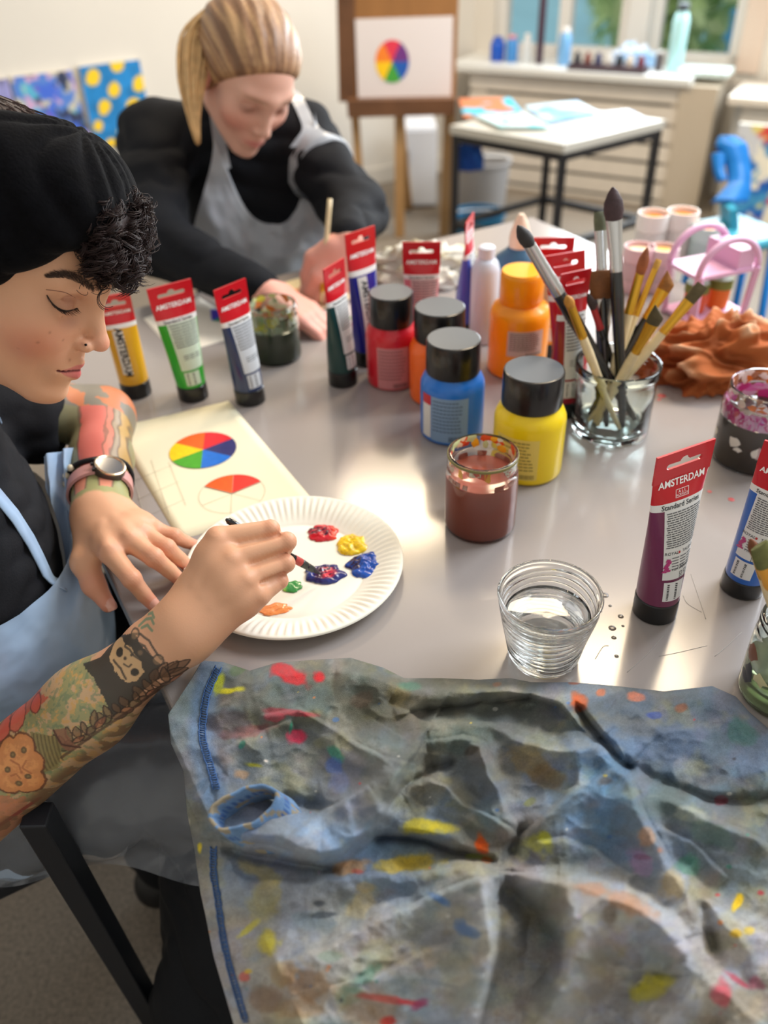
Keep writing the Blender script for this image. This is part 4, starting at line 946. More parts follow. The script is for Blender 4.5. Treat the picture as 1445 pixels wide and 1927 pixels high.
# beyond the near edge of the table it falls
pv = plane_pt[..., 0] * TV_[0] + plane_pt[..., 1] * TV_[1] - vn; Gz -= np.maximum(0, .02 - pv) * 1.0
GP = P(GX, GY, Gz)
for _ in range(4):                              # rest on the table wherever it is above it
    un = GP[..., 0] * TU[0] + GP[..., 1] * TU[1] - u0; vv_ = GP[..., 0] * TV_[0] + GP[..., 1] * TV_[1] - vn
    Gz = np.where((un > -.006) & (vv_ > -.004), np.maximum(Gz, TZ + .0035), Gz); GP = P(GX, GY, Gz)
# ---- stain colours
nA_ = fbm(GX * .008, GY * .010, 71, 4); nB_ = fbm(GX * .018, GY * .018, 72, 4); nC_ = fbm(GX * .05, GY * .05, 73, 3); nD_ = fbm(GX * .4, GY * .4, 74, 2)
col = np.zeros(GX.shape + (3,))
def mixc(c, w):
    global col
    w = np.clip(w, 0, 1)[..., None]; col = col * (1 - w) + np.array(c, float) * w
col[:] = (118, 126, 136)
mixc((104, 106, 98), sstep(.40, .62, nA_) * .85); mixc((100, 112, 132), sstep(.46, .64, nB_) * .6)
mixc((92, 92, 78), np.exp(-(((GX - 760) / 260) ** 2 + ((GY - 1350) / 110) ** 2)) * .9 * sstep(.25, .6, nB_ + .15))
mixc((84, 104, 134), np.exp(-(((GX - 1260) / 220) ** 2 + ((GY - 1400) / 120) ** 2)) * .75)
low = sstep(1600, 1720, GY + (nA_ - .5) * 160); mixc((184, 180, 172), low * .9); mixc((156, 160, 172), low * sstep(.38, .58, nB_) * .85)
mixc((146, 130, 104), low * sstep(.58, .72, nA_) * .45); mixc((124, 112, 98), low * sstep(.58, .70, nC_) * .25)
mixc((98, 146, 200), np.exp(-(((GX - 1130) / 70) ** 2 + ((GY - 1520) / 110) ** 2)) * (.35 + 1.1 * nB_))
mixc((124, 158, 200), np.exp(-(((GX - 600) / 150) ** 2 + ((GY - 1585) / 50) ** 2)) * .8)
for k_, (tc_, sc1, th1, op) in enumerate((((96, 98, 74), .016, .56, .5), ((150, 140, 168), .019, .60, .45), ((172, 150, 112), .021, .60, .45), ((84, 122, 124), .018, .60, .45), ((120, 152, 190), .014, .58, .45), ((206, 200, 186), .024, .62, .5), ((126, 98, 92), .022, .62, .4), ((176, 168, 96), .026, .66, .45), ((70, 78, 92), .020, .60, .4))):
    nk = fbm(GX * sc1 * .65 + 13 * k_, GY * sc1 * .8 + 7 * k_, 120 + k_, 4); mixc(tc_, sstep(th1 - .05, th1 + .12, nk) * op * .5)
hem, _, _ = segdist(GX, GY, [(398, 1248), (384, 1330), (376, 1400), (392, 1450), (404, 1500)]); mixc((92, 122, 160), sstep(34, 14, hem) * .6)
BL = [(540, 1268, 44, 17, .35, (206, 30, 36), 1), (600, 1275, 12, 12, -.6, (206, 34, 40), .9), (556, 1342, 50, 7, .1, (176, 46, 60), .7), (520, 1350, 20, 8, 0, (190, 60, 78), .7), (560, 1386, 17, 15, .5, (216, 60, 88), .95), (430, 1300, 22, 7, -.1, (226, 216, 20), 1), (412, 1286, 10, 20, .2, (196, 200, 30), .9), (448, 1260, 16, 8, -.4, (90, 120, 60), .6),
      (470, 1376, 50, 12, -.2, (150, 60, 66), .45), (430, 1362, 44, 26, 0, (70, 56, 60), .6), (478, 1440, 22, 7, .1, (150, 146, 40), .9), (455, 1457, 16, 10, 0, (150, 116, 84), .8), (500, 1432, 7, 4, .3, (228, 214, 200), .9), (632, 1420, 22, 10, .8, (70, 160, 130), .8), (628, 1440, 18, 16, .4, (74, 106, 190), .7), (640, 1470, 22, 20, 0, (110, 130, 190), .6), (548, 1366, 4, 12, .2, (50, 140, 110), .8), (455, 1402, 5, 9, .5, (40, 130, 110), .8),
      (806, 1556, 46, 16, 0, (196, 180, 40), .95), (770, 1626, 62, 15, -.1, (206, 172, 50), .9), (660, 1632, 32, 14, -.2, (196, 138, 80), .85), (672, 1640, 12, 5, .1, (200, 80, 70), .7), (905, 1590, 12, 18, -.3, (226, 88, 24), 1), (895, 1612, 26, 6, .1, (180, 190, 70), .7), (915, 1618, 10, 5, .2, (222, 110, 40), .8), (750, 1310, 22, 22, .3, (146, 126, 70), .6), (770, 1290, 26, 10, .1, (70, 130, 106), .6), (745, 1262, 20, 8, 0, (104, 110, 70), .5), (680, 1320, 20, 16, 0, (126, 90, 76), .5),
      (1086, 1322, 17, 20, .2, (206, 92, 44), .95), (1130, 1303, 11, 9, 0, (214, 122, 84), .9), (1196, 1311, 15, 9, .2, (216, 122, 90), .95), (1080, 1284, 12, 5, 0, (170, 80, 50), .8), (1282, 1332, 13, 8, 0, (150, 92, 66), .8), (1230, 1346, 14, 7, 0, (60, 80, 160), .85), (1396, 1376, 28, 22, .4, (64, 116, 106), .65), (935, 1288, 12, 6, 0, (140, 90, 60), .7), (1000, 1430, 46, 26, .5, (146, 124, 84), .7), (1030, 1460, 36, 20, .4, (136, 108, 70), .6), (886, 1412, 14, 8, -.4, (66, 56, 46), .7), (994, 1510, 12, 7, -.5, (120, 124, 60), .7),
      (1010, 1590, 30, 22, .2, (190, 188, 84), .7), (1026, 1576, 14, 16, -.4, (160, 158, 40), .85), (985, 1600, 24, 18, 0, (206, 204, 140), .5), (1214, 1576, 22, 18, .6, (190, 140, 104), .75), (1205, 1620, 24, 26, .2, (166, 130, 170), .7), (1210, 1612, 18, 6, 0, (120, 70, 100), .6), (1266, 1666, 24, 30, .2, (176, 148, 90), .6), (1295, 1628, 24, 20, 0, (70, 130, 104), .7), (1240, 1600, 10, 10, 0, (196, 110, 70), .6), (1356, 1508, 11, 9, 0, (120, 40, 52), .9), (1300, 1530, 30, 14, .3, (206, 204, 180), .4), (1340, 1570, 40, 20, .3, (90, 122, 104), .5),
      (1388, 1698, 8, 22, .45, (232, 188, 20), 1), (1384, 1756, 12, 7, 0, (220, 176, 40), .9), (1410, 1750, 12, 9, 0, (214, 184, 60), .8), (1360, 1868, 18, 26, -.2, (196, 76, 90), .85), (1390, 1846, 26, 6, .6, (180, 60, 80), .8), (1420, 1850, 16, 14, .3, (150, 60, 84), .6), (1432, 1680, 8, 6, 0, (176, 50, 60), .8), (1216, 1860, 40, 22, -.1, (206, 194, 60), .85), (1250, 1846, 20, 12, 0, (190, 180, 40), .7), (1180, 1700, 60, 20, .4, (176, 124, 92), .7), (1110, 1672, 40, 12, .2, (170, 120, 90), .6), (1150, 1720, 16, 24, 0, (90, 74, 62), .6), (1130, 1830, 50, 60, 0, (120, 104, 84), .45),
      (505, 1775, 22, 24, .2, (206, 190, 60), .85), (465, 1750, 26, 7, -.7, (206, 196, 60), .8), (460, 1838, 10, 12, .2, (206, 90, 80), .8), (466, 1828, 8, 5, 0, (226, 190, 60), .8), (500, 1690, 30, 40, .2, (176, 160, 90), .55), (490, 1640, 50, 16, .3, (190, 170, 90), .5), (600, 1700, 12, 6, 0, (76, 80, 86), .8), (608, 1722, 22, 5, -.1, (70, 74, 80), .85), (556, 1704, 14, 8, 0, (110, 112, 118), .7), (680, 1700, 30, 26, -.4, (190, 166, 110), .6), (690, 1670, 24, 10, 0, (190, 160, 100), .5), (826, 1692, 22, 8, .5, (80, 116, 170), .85), (880, 1752, 18, 12, .3, (70, 106, 160), .8), (866, 1740, 12, 10, 0, (90, 120, 170), .7), (690, 1836, 30, 12, -.8, (96, 140, 120), .7), (660, 1870, 26, 16, -.5, (110, 146, 126), .6), (620, 1800, 22, 8, 0, (120, 150, 130), .5), (580, 1850, 46, 30, .3, (140, 100, 64), .6), (500, 1880, 34, 24, .2, (126, 96, 74), .6), (540, 1830, 30, 24, 0, (150, 110, 60), .5), (740, 1882, 60, 7, .15, (196, 60, 66), .9), (790, 1890, 20, 9, -.4, (150, 60, 100), .8), (730, 1922, 14, 10, 0, (206, 30, 40), .9), (700, 1900, 50, 40, 0, (150, 110, 70), .4), (560, 1900, 40, 20, 0, (160, 120, 80), .5), (860, 1850, 40, 60, 0, (150, 146, 120), .5), (800, 1760, 60, 30, .3, (146, 150, 160), .5), (376, 1596, 5, 11, 0, (232, 206, 20), 1), (352, 1548, 6, 10, 0, (206, 200, 180), .8), (700, 1330, 90, 50, 0, (96, 92, 76), .4), (1160, 1440, 26, 16, .3, (90, 130, 170), .6), (1140, 1470, 16, 10, 0, (90, 76, 70), .6), (960, 1360, 120, 40, .1, (92, 100, 92), .5)]
for bx_, by_, rx, ry, an, c, w in BL:
    an = -an; dx = GX - bx_; dy = GY - by_; a = (dx * math.cos(an) - dy * math.sin(an)) / rx; b = (dx * math.sin(an) + dy * math.cos(an)) / ry
    d = np.hypot(a, b) + (nC_ - .5) * 1.2 + (nB_ - .5) * .6; mixc(c, sstep(1.25, .62, d) * w * (.70 + .6 * (nC_ - .2)))
rs2 = np.random.RandomState(77)
for _ in range(50):
    x = 330 + rs2.rand() * 1110; y = 1260 + rs2.rand() * 660; r_ = 1.5 + 3.5 * rs2.rand() ** 2; c = [(206, 50, 60), (230, 200, 60), (70, 110, 170), (70, 130, 110), (220, 216, 206), (60, 60, 66), (214, 120, 60), (186, 160, 190)][rs2.randint(8)]
    d = np.hypot((GX - x) / (r_ * (.7 + rs2.rand())), (GY - y) / r_) + (nC_ - .5) * .8; mixc(c, sstep(1.1, .7, d) * .65)
col *= (1 + .16 * (nD_ - .5))[..., None] * (1 + .22 * (nB_ - .5))[..., None]
V, F = grid(GP[..., 0], GP[..., 1], GP[..., 2])
M_CLOTH = mat('stained_jersey', rgb(120, 130, 140), .92, spec=.15, attr='col', bump=(1500, .8, .0010), sheen=.15, var=(1300, .22))
shirt = empty('stained_shirt', tuple(GP[10, 60])); tag(shirt, 'crumpled blue-grey painting shirt covered in paint stains, in the foreground', 'shirt')
F = F[:, ::-1]
o = kid(mesh('fabric', V, F, M_CLOTH, cols=sl(np.clip(col, 0, 255)).reshape(-1, 3)), shirt)
sm = o.modifiers.new('thick', 'SOLIDIFY'); sm.thickness = .0016; sm.offset = -1
# double stitched hem along the left edge
from_px = lambda pts, dz=.0012: None
def surf_at(px, py):                            # nearest shirt surface height for a pixel on the shirt
    i = np.argmin((GX - px) ** 2 + (GY - py) ** 2); return GP.reshape(-1, 3)[i]
M_STITCH = plain(rgb(58, 92, 142), .8)
def seam(pts, nm, half=5, step=4.2):
    path = bez(pts, 240); parts = []; L = 0; acc = 0
    for i in range(1, len(path)):
        acc += np.hypot(*(path[i] - path[i - 1]))
        if acc >= step:
            acc = 0; t = path[i] - path[i - 1]; t = t / np.hypot(*t); nn = np.array([-t[1], t[0]])
            a = surf_at(*(path[i] + nn * half)) - FW * .0014; b = surf_at(*(path[i] - nn * half + t * 1.5)) - FW * .0014
            parts.append(tube([tuple(a), tuple((a + b) / 2 - FW * .0005), tuple(b)], .0006, 4))
    for k in (-1, 1):
        q = []
        for i in range(0, len(path), 3):
            t = path[min(i + 1, len(path) - 1)] - path[max(i - 1, 0)]; t = t / np.hypot(*t); q.append(tuple(surf_at(path[i][0] - t[1] * half * k, path[i][1] + t[0] * half * k) - FW * .0013))
        parts.append(tube(q, .00065, 4))
    v, f = join(*parts); kid(mesh(nm, v, f, M_STITCH), shirt)
seam([(412, 1254), (392, 1300), (384, 1340), (382, 1390), (396, 1440), (408, 1484)], 'hem_stitching', 6)
seam([(402, 1592), (402, 1640), (410, 1690), (420, 1760), (436, 1830), (462, 1920)], 'hem_stitching', 5)
# turned-up cuff lying on the sleeve fold
def cuff_fn(a, w):                              # a round the opening, w across the band
    ca, sa = np.cos(a), np.sin(a); k = -.38; ex = 64 - 2 * w; ey = 30 + 16 * w
    px = 458 + 50 * w + ex * ca * math.cos(k) - ey * sa * math.sin(k); py = 1518 + 36 * w + ex * ca * math.sin(k) + ey * sa * math.cos(k)
    px = px + 12 * (fbm(ca * 1.5, sa * 1.5 + w, 91, 2) - .5); py = py + 14 * (fbm(ca * 1.5 + 7, sa * 1.5 + w, 92, 2) - .5)
    return P(px, py, TZ + .052 - .004 * sa - .030 * w + .004 * ca)
A_, W_ = np.meshgrid(np.linspace(0, 2 * math.pi, 120), np.linspace(0, 1, 16), indexing='ij'); cp = cuff_fn(A_, W_)
v, f = grid(cp[..., 0], cp[..., 1], cp[..., 2]); cn = fbm(A_ * 3, W_ * 3, 95, 3); cc = np.array([104, 138, 178.]) * (.8 + .4 * cn)[..., None]; cc = np.where((cn > .60)[..., None], np.array([150, 140, 120.]), cc)
cc = np.where(((W_ > .30) & (W_ < .52) & (np.sin(A_ * 150) > -.2))[..., None], np.array([64, 100, 156.]), cc)
o = kid(mesh('sleeve_cuff', v, f, M_CLOTH, cols=sl(np.clip(cc, 0, 255)).reshape(-1, 3)), shirt); sm = o.modifiers.new('thick', 'SOLIDIFY'); sm.thickness = .0022
# ------------------------------------------------------------------ the painter at the left edge of the table
def rotm(y, p, r):
    F0 = np.array([math.cos(y), math.sin(y), 0]); Lf = np.array([-math.sin(y), math.cos(y), 0]); z = np.array([0, 0, 1.0])
    F_ = F0 * math.cos(p) - z * math.sin(p); U_ = F0 * math.sin(p) + z * math.cos(p)
    return np.stack([F_, Lf * math.cos(r) + U_ * math.sin(r), U_ * math.cos(r) - Lf * math.sin(r)], 1)
def head_prims(S, hl, M, sc=1.0, shut=True):
    c = lambda x, y, z: hl((x, y, z))
    def cone(a, b, ra, rb, k, sub=False): S.cone(c(*a), c(*b), ra * sc, rb * sc, k, sub)
    def ell(p, r, k, sub=False): S.ell(c(*p), np.array(r) * sc, M, k, sub)
    ell((-.006, 0, .048), (.098, .074, .082), .01)
    ell((.042, 0, -.006), (.054, .056, .074), .022)
    for s in (-1, 1):
        cone((.008, s * .046, -.040), (.070, s * .014, -.076), .017, .015, .022)
        ell((.060, s * .040, -.006), (.022, .022, .022), .022)
    ell((.077, 0, -.077), (.019, .017, .0155), .012)
    for s in (-1, 1):
        cone((.072, s * .042, .040), (.086, s * .006, .038), .011, .011, .016)
    for s in (-1, 1):
        ell((.096, s * .031, .017), (.015, .017, .0125), .014, True)
    for s in (-1, 1):
        ell((.0735, s * .0315, .0175), (.0135, .0145, .0130), .004)
        for a, b in (((.0665, .047, .024), (.0815, .040, .0275)), ((.0815, .040, .0275), (.0865, .030, .0275)), ((.0865, .030, .0275), (.0855, .019, .0235))):
            cone((a[0], s * a[1], a[2]), (b[0], s * b[1], b[2]), .0011, .0011, .003, True)
        for a, b in (((.066, .047, .0115), (.0835, .036, .0095)), ((.0835, .036, .0095), (.0845, .024, .0095))):
            cone((a[0], s * a[1], a[2]), (b[0], s * b[1], b[2]), .0008, .0008, .002, True)
    cone((.0865, 0, .031), (.1085, 0, -.008), .0078, .0074, .012)
    ell((.1095, 0, -.0125), (.0095, .0085, .0080), .006)
    for s in (-1, 1):
        ell((.1000, s * .0110, -.0175), (.0090, .0062, .0062), .005)
        ell((.1045, s * .0062, -.0245), (.0045, .0026, .0030), .003, True)
    ell((.083, 0, -.045), (.0165, .026, .021), .012)
    for s in (-1, 1):
        cone((.0975, 0, -.0395), (.0855, s * .0225, -.0462), .0048, .0022, .0035)
        cone((.0965, 0, -.0520), (.0850, s * .0215, -.0475), .0058, .0024, .0035)
    for s in (-1, 1):
        cone((.1040, 0, -.0456), (.0885, s * .0240, -.0470), .0009, .0009, .0025, True)
    cone((.1045, 0, -.030), (.1055, 0, -.0375), .0018, .0014, .004, True)

HH = np.array([-0.3543, 0.7719, 1.0485]); HM = rotm(-0.2408, 0.4518, -0.2698)
def hl(p): return HH + HM @ np.asarray(p, float)
FB = np.array([0.88, 0.475, 0.0]); LB = np.array([-0.475, 0.88, 0.0]); ZB = np.array([0, 0, 1.0])
MB_ = np.stack([FB, LB, ZB], 1)
C7 = np.array([-0.465, 0.735, 0.905])
SH_R = C7 - LB * 0.155 - FB * 0.10 - ZB * 0.04; SH_L = C7 + LB * 0.155 + FB * 0.02 - ZB * 0.04
EL_R = D(-170, 1609, .835); WR_R = D(342, 1184, .780)
EL_L = P(193, 786, .792); WR_L = P(187, 962, .786)

body = Sdf()
head_prims(body, hl, HM)
body.cone(hl((-.015, 0, -.025)), C7 + ZB * .01, .050, .058, .03)
# torso (hidden by the clothes)
body.ell(C7 - ZB * .135 - FB * .01, (.095, .150, .165), MB_, .04)
body.cone(SH_R, SH_L, .045, .045, .04)
body.ell(np.array([-.56, .69, .60]), (.095, .13, .14), MB_, .05)
body.cone(SH_R, EL_R, .046, .040, .03); body.cone(SH_L, EL_L, .046, .036, .03)
# right forearm
ax = (EL_R - WR_R) / np.linalg.norm(EL_R - WR_R)
side = np.cross(ax, FW); side /= np.linalg.norm(side)         # in the picture plane, across the arm
body.cone(EL_R, WR_R + ax * .12, .050, .0385, .02); body.cone(WR_R + ax * .12, WR_R, .0390, .0225, .02)
body.cone(WR_R + ax * .03 + side * .010, WR_R - ax * .004 + side * .009, .018, .0165, .02)
body.cone(WR_R + ax * .03 - side * .010, WR_R - ax * .004 - side * .009, .018, .0165, .02)
R_M = [D(410, 1014, .785), D(437, 1052, .779), D(464, 1090, .778), D(488, 1119, .783)]
R_P = [D(509, 996, .797), D(540, 1019, .797), D(538, 1060, .795), D(527, 1093, .797)]
R_D = [D(520, 1022, .828), D(531, 1040, .832), D(520, 1078, .828), D(508, 1104, .824)]
R_T = [D(531, 1038, .850), D(532, 1052, .853), D(499, 1084, .836), D(488, 1104, .826)]
rr = [(.0112, .0088, .0080, .0070), (.0114, .0088, .0080, .0070), (.0108, .0085, .0076, .0066), (.0100, .0075, .0068, .0060)]
for i in range(4):
    w = WR_R + (R_M[i] - R_M[1]) * .30
    body.cone(w, R_M[i], .0185, rr[i][0] + .0005, .016)
for i in range(3): body.cone((R_M[i] * .8 + WR_R * .2), (R_M[i + 1] * .8 + WR_R * .2), .0125, .0125, .012)
for i in range(4):
    body.chain([R_M[i], R_P[i], R_D[i], R_T[i]], rr[i], .0010, .0030)
    body.ball(R_P[i] - FW * .0010, rr[i][1] + .0004, .0015)
    body.cone(R_M[i] * .5 + WR_R * .5 - FW * .0125, R_M[i] - FW * .0085, .0022, .0036, .008)
for i in range(3):                              # clefts between the fingers
    body.cone((R_P[i] + R_P[i + 1]) / 2 - FW * .0060, (R_M[i] + R_M[i + 1]) / 2 * .72 + (R_P[i] + R_P[i + 1]) / 2 * .28 - FW * .0095, .0017, .0010, .0045, True)
th = [D(372, 1112, .800), D(420, 1024, .826), D(478, 1012, .852), D(522, 1034, .868)]
body.chain(th, (.0190, .0135, .0105, .0080), .008, .016)
# left forearm and hand, resting on the table
axl = (EL_L - WR_L) / np.linalg.norm(EL_L - WR_L); sdl = np.cross(axl, ZB); sdl /= np.linalg.norm(sdl)
body.cone(EL_L, WR_L + axl * .10, .038, .034, .02); body.cone(WR_L + axl * .10, WR_L, .034, .0215, .02)
for s in (-1, 1): body.cone(WR_L + axl * .03 + sdl * .009 * s, WR_L - axl * .004 + sdl * .0095 * s, .018, .016, .02)
L_M = [P(207, 1040, .790), P(246, 1018, .792), P(269, 1005, .787), P(287, 996, .778)]
L_P = [P(248, 1090, .778), P(290, 1050, .786), P(314, 1032, .780), P(328, 1010, .770)]
L_D = [P(270, 1118, .760), P(318, 1073, .766), P(338, 1052, .764), P(350, 1020, .759)]
L_T = [P(288, 1137, .7485), P(339, 1092, .7490), P(356, 1067, .7490), P(372, 1028, .7485)]
rl = [(.0115, .0092, .0080, .0070), (.0118, .0094, .0081, .0070), (.0112, .0090, .0078, .0068), (.0102, .0080, .0070, .0060)]
for i in range(4):
    w = WR_L + (L_M[i] - L_M[1]) * .35
    body.cone(w, L_M[i], .0180, rl[i][0], .016)
for i in range(3): body.cone(L_M[i] * .8 + WR_L * .2, L_M[i + 1] * .8 + WR_L * .2, .012, .012, .012)
for i in range(4):
    body.chain([L_M[i], L_P[i], L_D[i], L_T[i]], rl[i], .0015, .004)
    body.ball(L_P[i] + ZB * .0012, rl[i][1] + .0003, .004)
    body.cone(L_M[i] * .55 + WR_L * .45 + ZB * .0105, L_M[i] + ZB * .0080 - FW * .003, .0022, .0036, .008)
thl = [P(172, 1000, .778), P(160, 1058, .768), P(176, 1100, .752), P(203, 1138, .735)]
body.chain(thl, (.0180, .0140, .0112, .0082), .008, .016)

BV, BF = body.polygonise(.0019)
BV = boxblur_mesh(BV, BF, 1, .25)
bx, by = topx(BV); hloc = (BV - HH) @ HM
inhead = (hloc[:, 0] > .045) & (np.abs(hloc[:, 1]) < .08) & (hloc[:, 2] > -.1) & (hloc[:, 2] < .09)
armr = ((BV - WR_R) @ ax > -.20) & (np.linalg.norm(np.cross(BV - WR_R, ax), axis=1) < .10) & (by > 960) & (BV[:, 1] < .72) & (bx > -60) & (BV[:, 2] < .90)
handl = (by > 740) & (BV[:, 2] < .84) & ((BV - C7) @ FB > .02) & (bx > 110) & (bx < 420)
BV, BF = refine(BV, BF, inhead | armr | handl)
bx, by = topx(BV); hloc = (BV - HH) @ HM

# ---- skin colours
n = len(BV); nz = fbm(BV[:, 0] * 60 + BV[:, 2] * 31, BV[:, 1] * 60 + BV[:, 2] * 23, 3, 4)[:, None]
skin = np.tile(np.array([206., 152., 115.]), (n, 1)) + (nz - .5) * 14
def blend(base, c, w):
    w = np.clip(np.asarray(w, float), 0, 1)[:, None]; return base * (1 - w) + np.array(c, float) * w
def gs(p, c, r): return np.exp(-(((p - np.array(c)) / np.array(r)) ** 2).sum(1))
hx = hloc.copy(); hx[:, 1] = np.abs(hx[:, 1]); face = hloc[:, 0] > .03
skin = blend(skin, (214, 162, 128), face * 1.0)
skin = blend(skin, (222, 132, 108), .55 * gs(hx, (.068, .045, -.020), (.03, .03, .022)))          # cheeks
skin = blend(skin, (226, 140, 118), .50 * gs(hx, (.116, 0, -.012), (.012, .012, .012)))           # nose tip
skin = blend(skin, (150, 98, 82), .45 * gs(hx, (.085, .034, .024), (.02, .018, .009)))            # eye lid tint
skin = blend(skin, (168, 120, 104), .40 * gs(hx, (.080, .026, .003), (.02, .016, .006)))
ya = np.clip(np.abs(hloc[:, 1]) / .0235, 0, 1); zm = -.0458 - .03 * np.abs(hloc[:, 1]); dz_ = hloc[:, 2] - zm
lipm = np.where(dz_ > 0, sstep(1.0, .75, dz_ / (.0078 * (1 - ya ** 1.6) + .0004)), sstep(1.0, .75, -dz_ / (.0100 * (1 - ya ** 2) + .0004))) * (hloc[:, 0] > .080) * (np.abs(hloc[:, 1]) < .0235)
skin = blend(skin, (196, 88, 94), .80 * lipm * (1 - .45 * ya))
skin = blend(skin, (92, 34, 38), .8 * sstep(.0016, .0006, np.abs(hloc[:, 2] + .0462 + .03 * np.abs(hloc[:, 1]))) * (hloc[:, 0] > .084) * (np.abs(hloc[:, 1]) < .024))
rs = np.random.RandomState(5)
for _ in range(42):
    c = np.array([.06 + rs.rand() * .05, -.06 + rs.rand() * .055, -.035 + rs.rand() * .035])
    skin = blend(skin, (150, 98, 74), .45 * gs(hloc, c, (.0012 + rs.rand() * .0006,) * 3))
# knuckle reds
for k_ in R_P + R_D: skin = blend(skin, (216, 128, 104), .45 * gs(BV, k_, (.009,) * 3))
for k_ in R_M: skin = blend(skin, (214, 140, 108), .30 * gs(BV, k_, (.012,) * 3))
for k_ in L_P + L_M: skin = blend(skin, (222, 136, 116), .45 * gs(BV, k_, (.011,) * 3))
for k_ in L_T + [thl[3], thl[2]]: skin = blend(skin, (226, 128, 114), .6 * gs(BV, k_, (.013,) * 3))
for k_ in L_P + R_P:                                          # creases over the finger joints
    g = gs(BV, k_, (.010,) * 3); skin = blend(skin, (170, 104, 84), .25 * g * (np.sin(((BV - k_) @ np.array([.7, .5, .4])) * 2600) > .55))
# ---- tattoos of the right forearm, in arm coordinates: a = along from the wrist, b = across
armmask = ((BV - WR_R) @ ax > -.030) & (by > 1090) & (np.linalg.norm(np.cross(BV - WR_R, ax), axis=1) < .062) & (BV[:, 2] < .85)
SCL = 2050.0
ta = (BV - WR_R) @ ax * SCL; tb = ((BV - WR_R) @ side) * SCL
if side @ np.array([RT[i] * .64 - UP[i] * .768 for i in range(3)]) < 0: tb = -tb
E1 = np.array([-.768, .640]); E2 = np.array([.640, .768])
def ab(x, y):
    d = np.array([x - 342., y - 1184.]); return d @ E1, d @ E2
def abl(pts): return [ab(*q) for q in pts]
nz1 = fbm(ta * .045, tb * .045, 11, 4); nz2 = fbm(ta * .12, tb * .12, 23, 3)
def put(c, w): 
    global skin
    skin = blend(skin, c, np.where(armmask, w, 0))
def poly(pts, c, w=.85, soft=0):
    q = abl(pts); m = inpoly(ta + (nz2 - .5) * soft, tb + (nz1 - .5) * soft, q); put(c, m * w)
def line(pts, c, wd=2.2, w=.8):
    d, _, _ = segdist(ta, tb, abl(pts)); put(c, sstep(wd + 1.2, wd - .6, d) * w)
def disc(x, y, r, c, w=.85, rim=None):
    a0, b0 = ab(x, y); d = np.hypot(ta - a0, tb - b0) + (nz2 - .5) * r * .35; put(c, sstep(r + 1, r - 1, d) * w)
    if rim: put(rim, sstep(2.4, 1.0, np.abs(d - r)) * .7)
# olive field with small warm spots
field = sstep(-18, 12, ta - ab(218, 1290)[0]) * sstep(100, 80, tb)
put((142, 142, 98), field * (.35 + .55 * (nz1 > .48)))
put((196, 152, 92), field * sstep(.60, .66, nz2) * .8)
put((98, 118, 92), field * sstep(.36, .32, nz2) * .5)
poly([(0, 1340), (60, 1300), (110, 1300), (60, 1345), (0, 1385)], (196, 92, 74), .8, 20)
disc(78, 1320, 15, (208, 92, 74), .9, (110, 60, 50)); disc(36, 1352, 20, (204, 98, 80), .85, (110, 60, 50)); disc(8, 1375, 18, (200, 92, 76), .85, (110, 60, 50))
poly([(-40, 1480), (60, 1500), (10, 1590), (-60, 1600)], (184, 112, 84), .7, 20)
line([(70, 1510), (20, 1545), (-30, 1580)], (130, 40, 40), 3)
# black animal with pale round face
poly([(162, 1248), (197, 1233), (220, 1197), (267, 1185), (319, 1236), (313, 1265), (267, 1307), (230, 1338), (220, 1302), (198, 1265)], (62, 58, 52), .92, 5)
poly([(218, 1204), (235, 1197), (262, 1207), (284, 1231), (291, 1253), (276, 1270), (254, 1272), (235, 1248), (218, 1226)], (206, 168, 124), .95, 6)
disc(240, 1219, 8.1, (50, 46, 42), .9); disc(273, 1252, 7.5, (50, 46, 42), .9); disc(254, 1228, 3.2, (70, 60, 52)); disc(267, 1221, 3.0, (70, 60, 52))
line([(230, 1233), (247, 1246), (257, 1265)], (60, 52, 46), 1.6); line([(252, 1238), (262, 1243), (267, 1238)], (70, 60, 52), 1.2)
# small curled creature above it
for pts in ([(252, 1200), (262, 1186), (280, 1184), (300, 1194), (312, 1212), (322, 1228)], [(262, 1206), (276, 1198), (292, 1204), (304, 1222)],
            [(252, 1200), (250, 1208), (262, 1212), (272, 1222), (288, 1230), (304, 1238)]): line(pts, (72, 64, 58), 1.7)
disc(316, 1230, 10, (170, 134, 100), .5, (70, 62, 56)); disc(268, 1186, 9, (190, 150, 112), .4, (74, 66, 58)); disc(284, 1216, 6, (190, 150, 112), .4, (74, 66, 58))
# green wisps by the wrist
for pts in ([(272, 1172), (284, 1160), (298, 1156), (306, 1164)], [(280, 1174), (292, 1168), (304, 1176)], [(286, 1152), (296, 1148), (304, 1154)]): line(pts, (104, 136, 110), 2.2, .75)
# leaf sprays
def leaf(x0, y0, x1, y1, wd, c=(104, 76, 58)):
    a0, b0 = ab(x0, y0); a1, b1 = ab(x1, y1); dx, dy = a1 - a0, b1 - b0; L = math.hypot(dx, dy)
    s_ = ((ta - a0) * dx + (tb - b0) * dy) / L / L; q = ((tb - b0) * dx - (ta - a0) * dy) / L
    hw = wd * np.sin(np.clip(s_, 0, 1) * math.pi) ** .8
    ins = (s_ > 0) & (s_ < 1) & (np.abs(q) < hw); put(c, ins * .62); put((54, 42, 36), ((s_ > 0) & (s_ < 1)) * sstep(1.8, .8, np.abs(np.abs(q) - hw)) * .75)
for a, b in (((318, 1262), (372, 1230)), ((312, 1266), (352, 1232)), ((306, 1270), (332, 1234)), ((318, 1264), (362, 1250)), ((300, 1274), (312, 1246))): leaf(*a, *b, 8)
rt_ = np.random.RandomState(8)
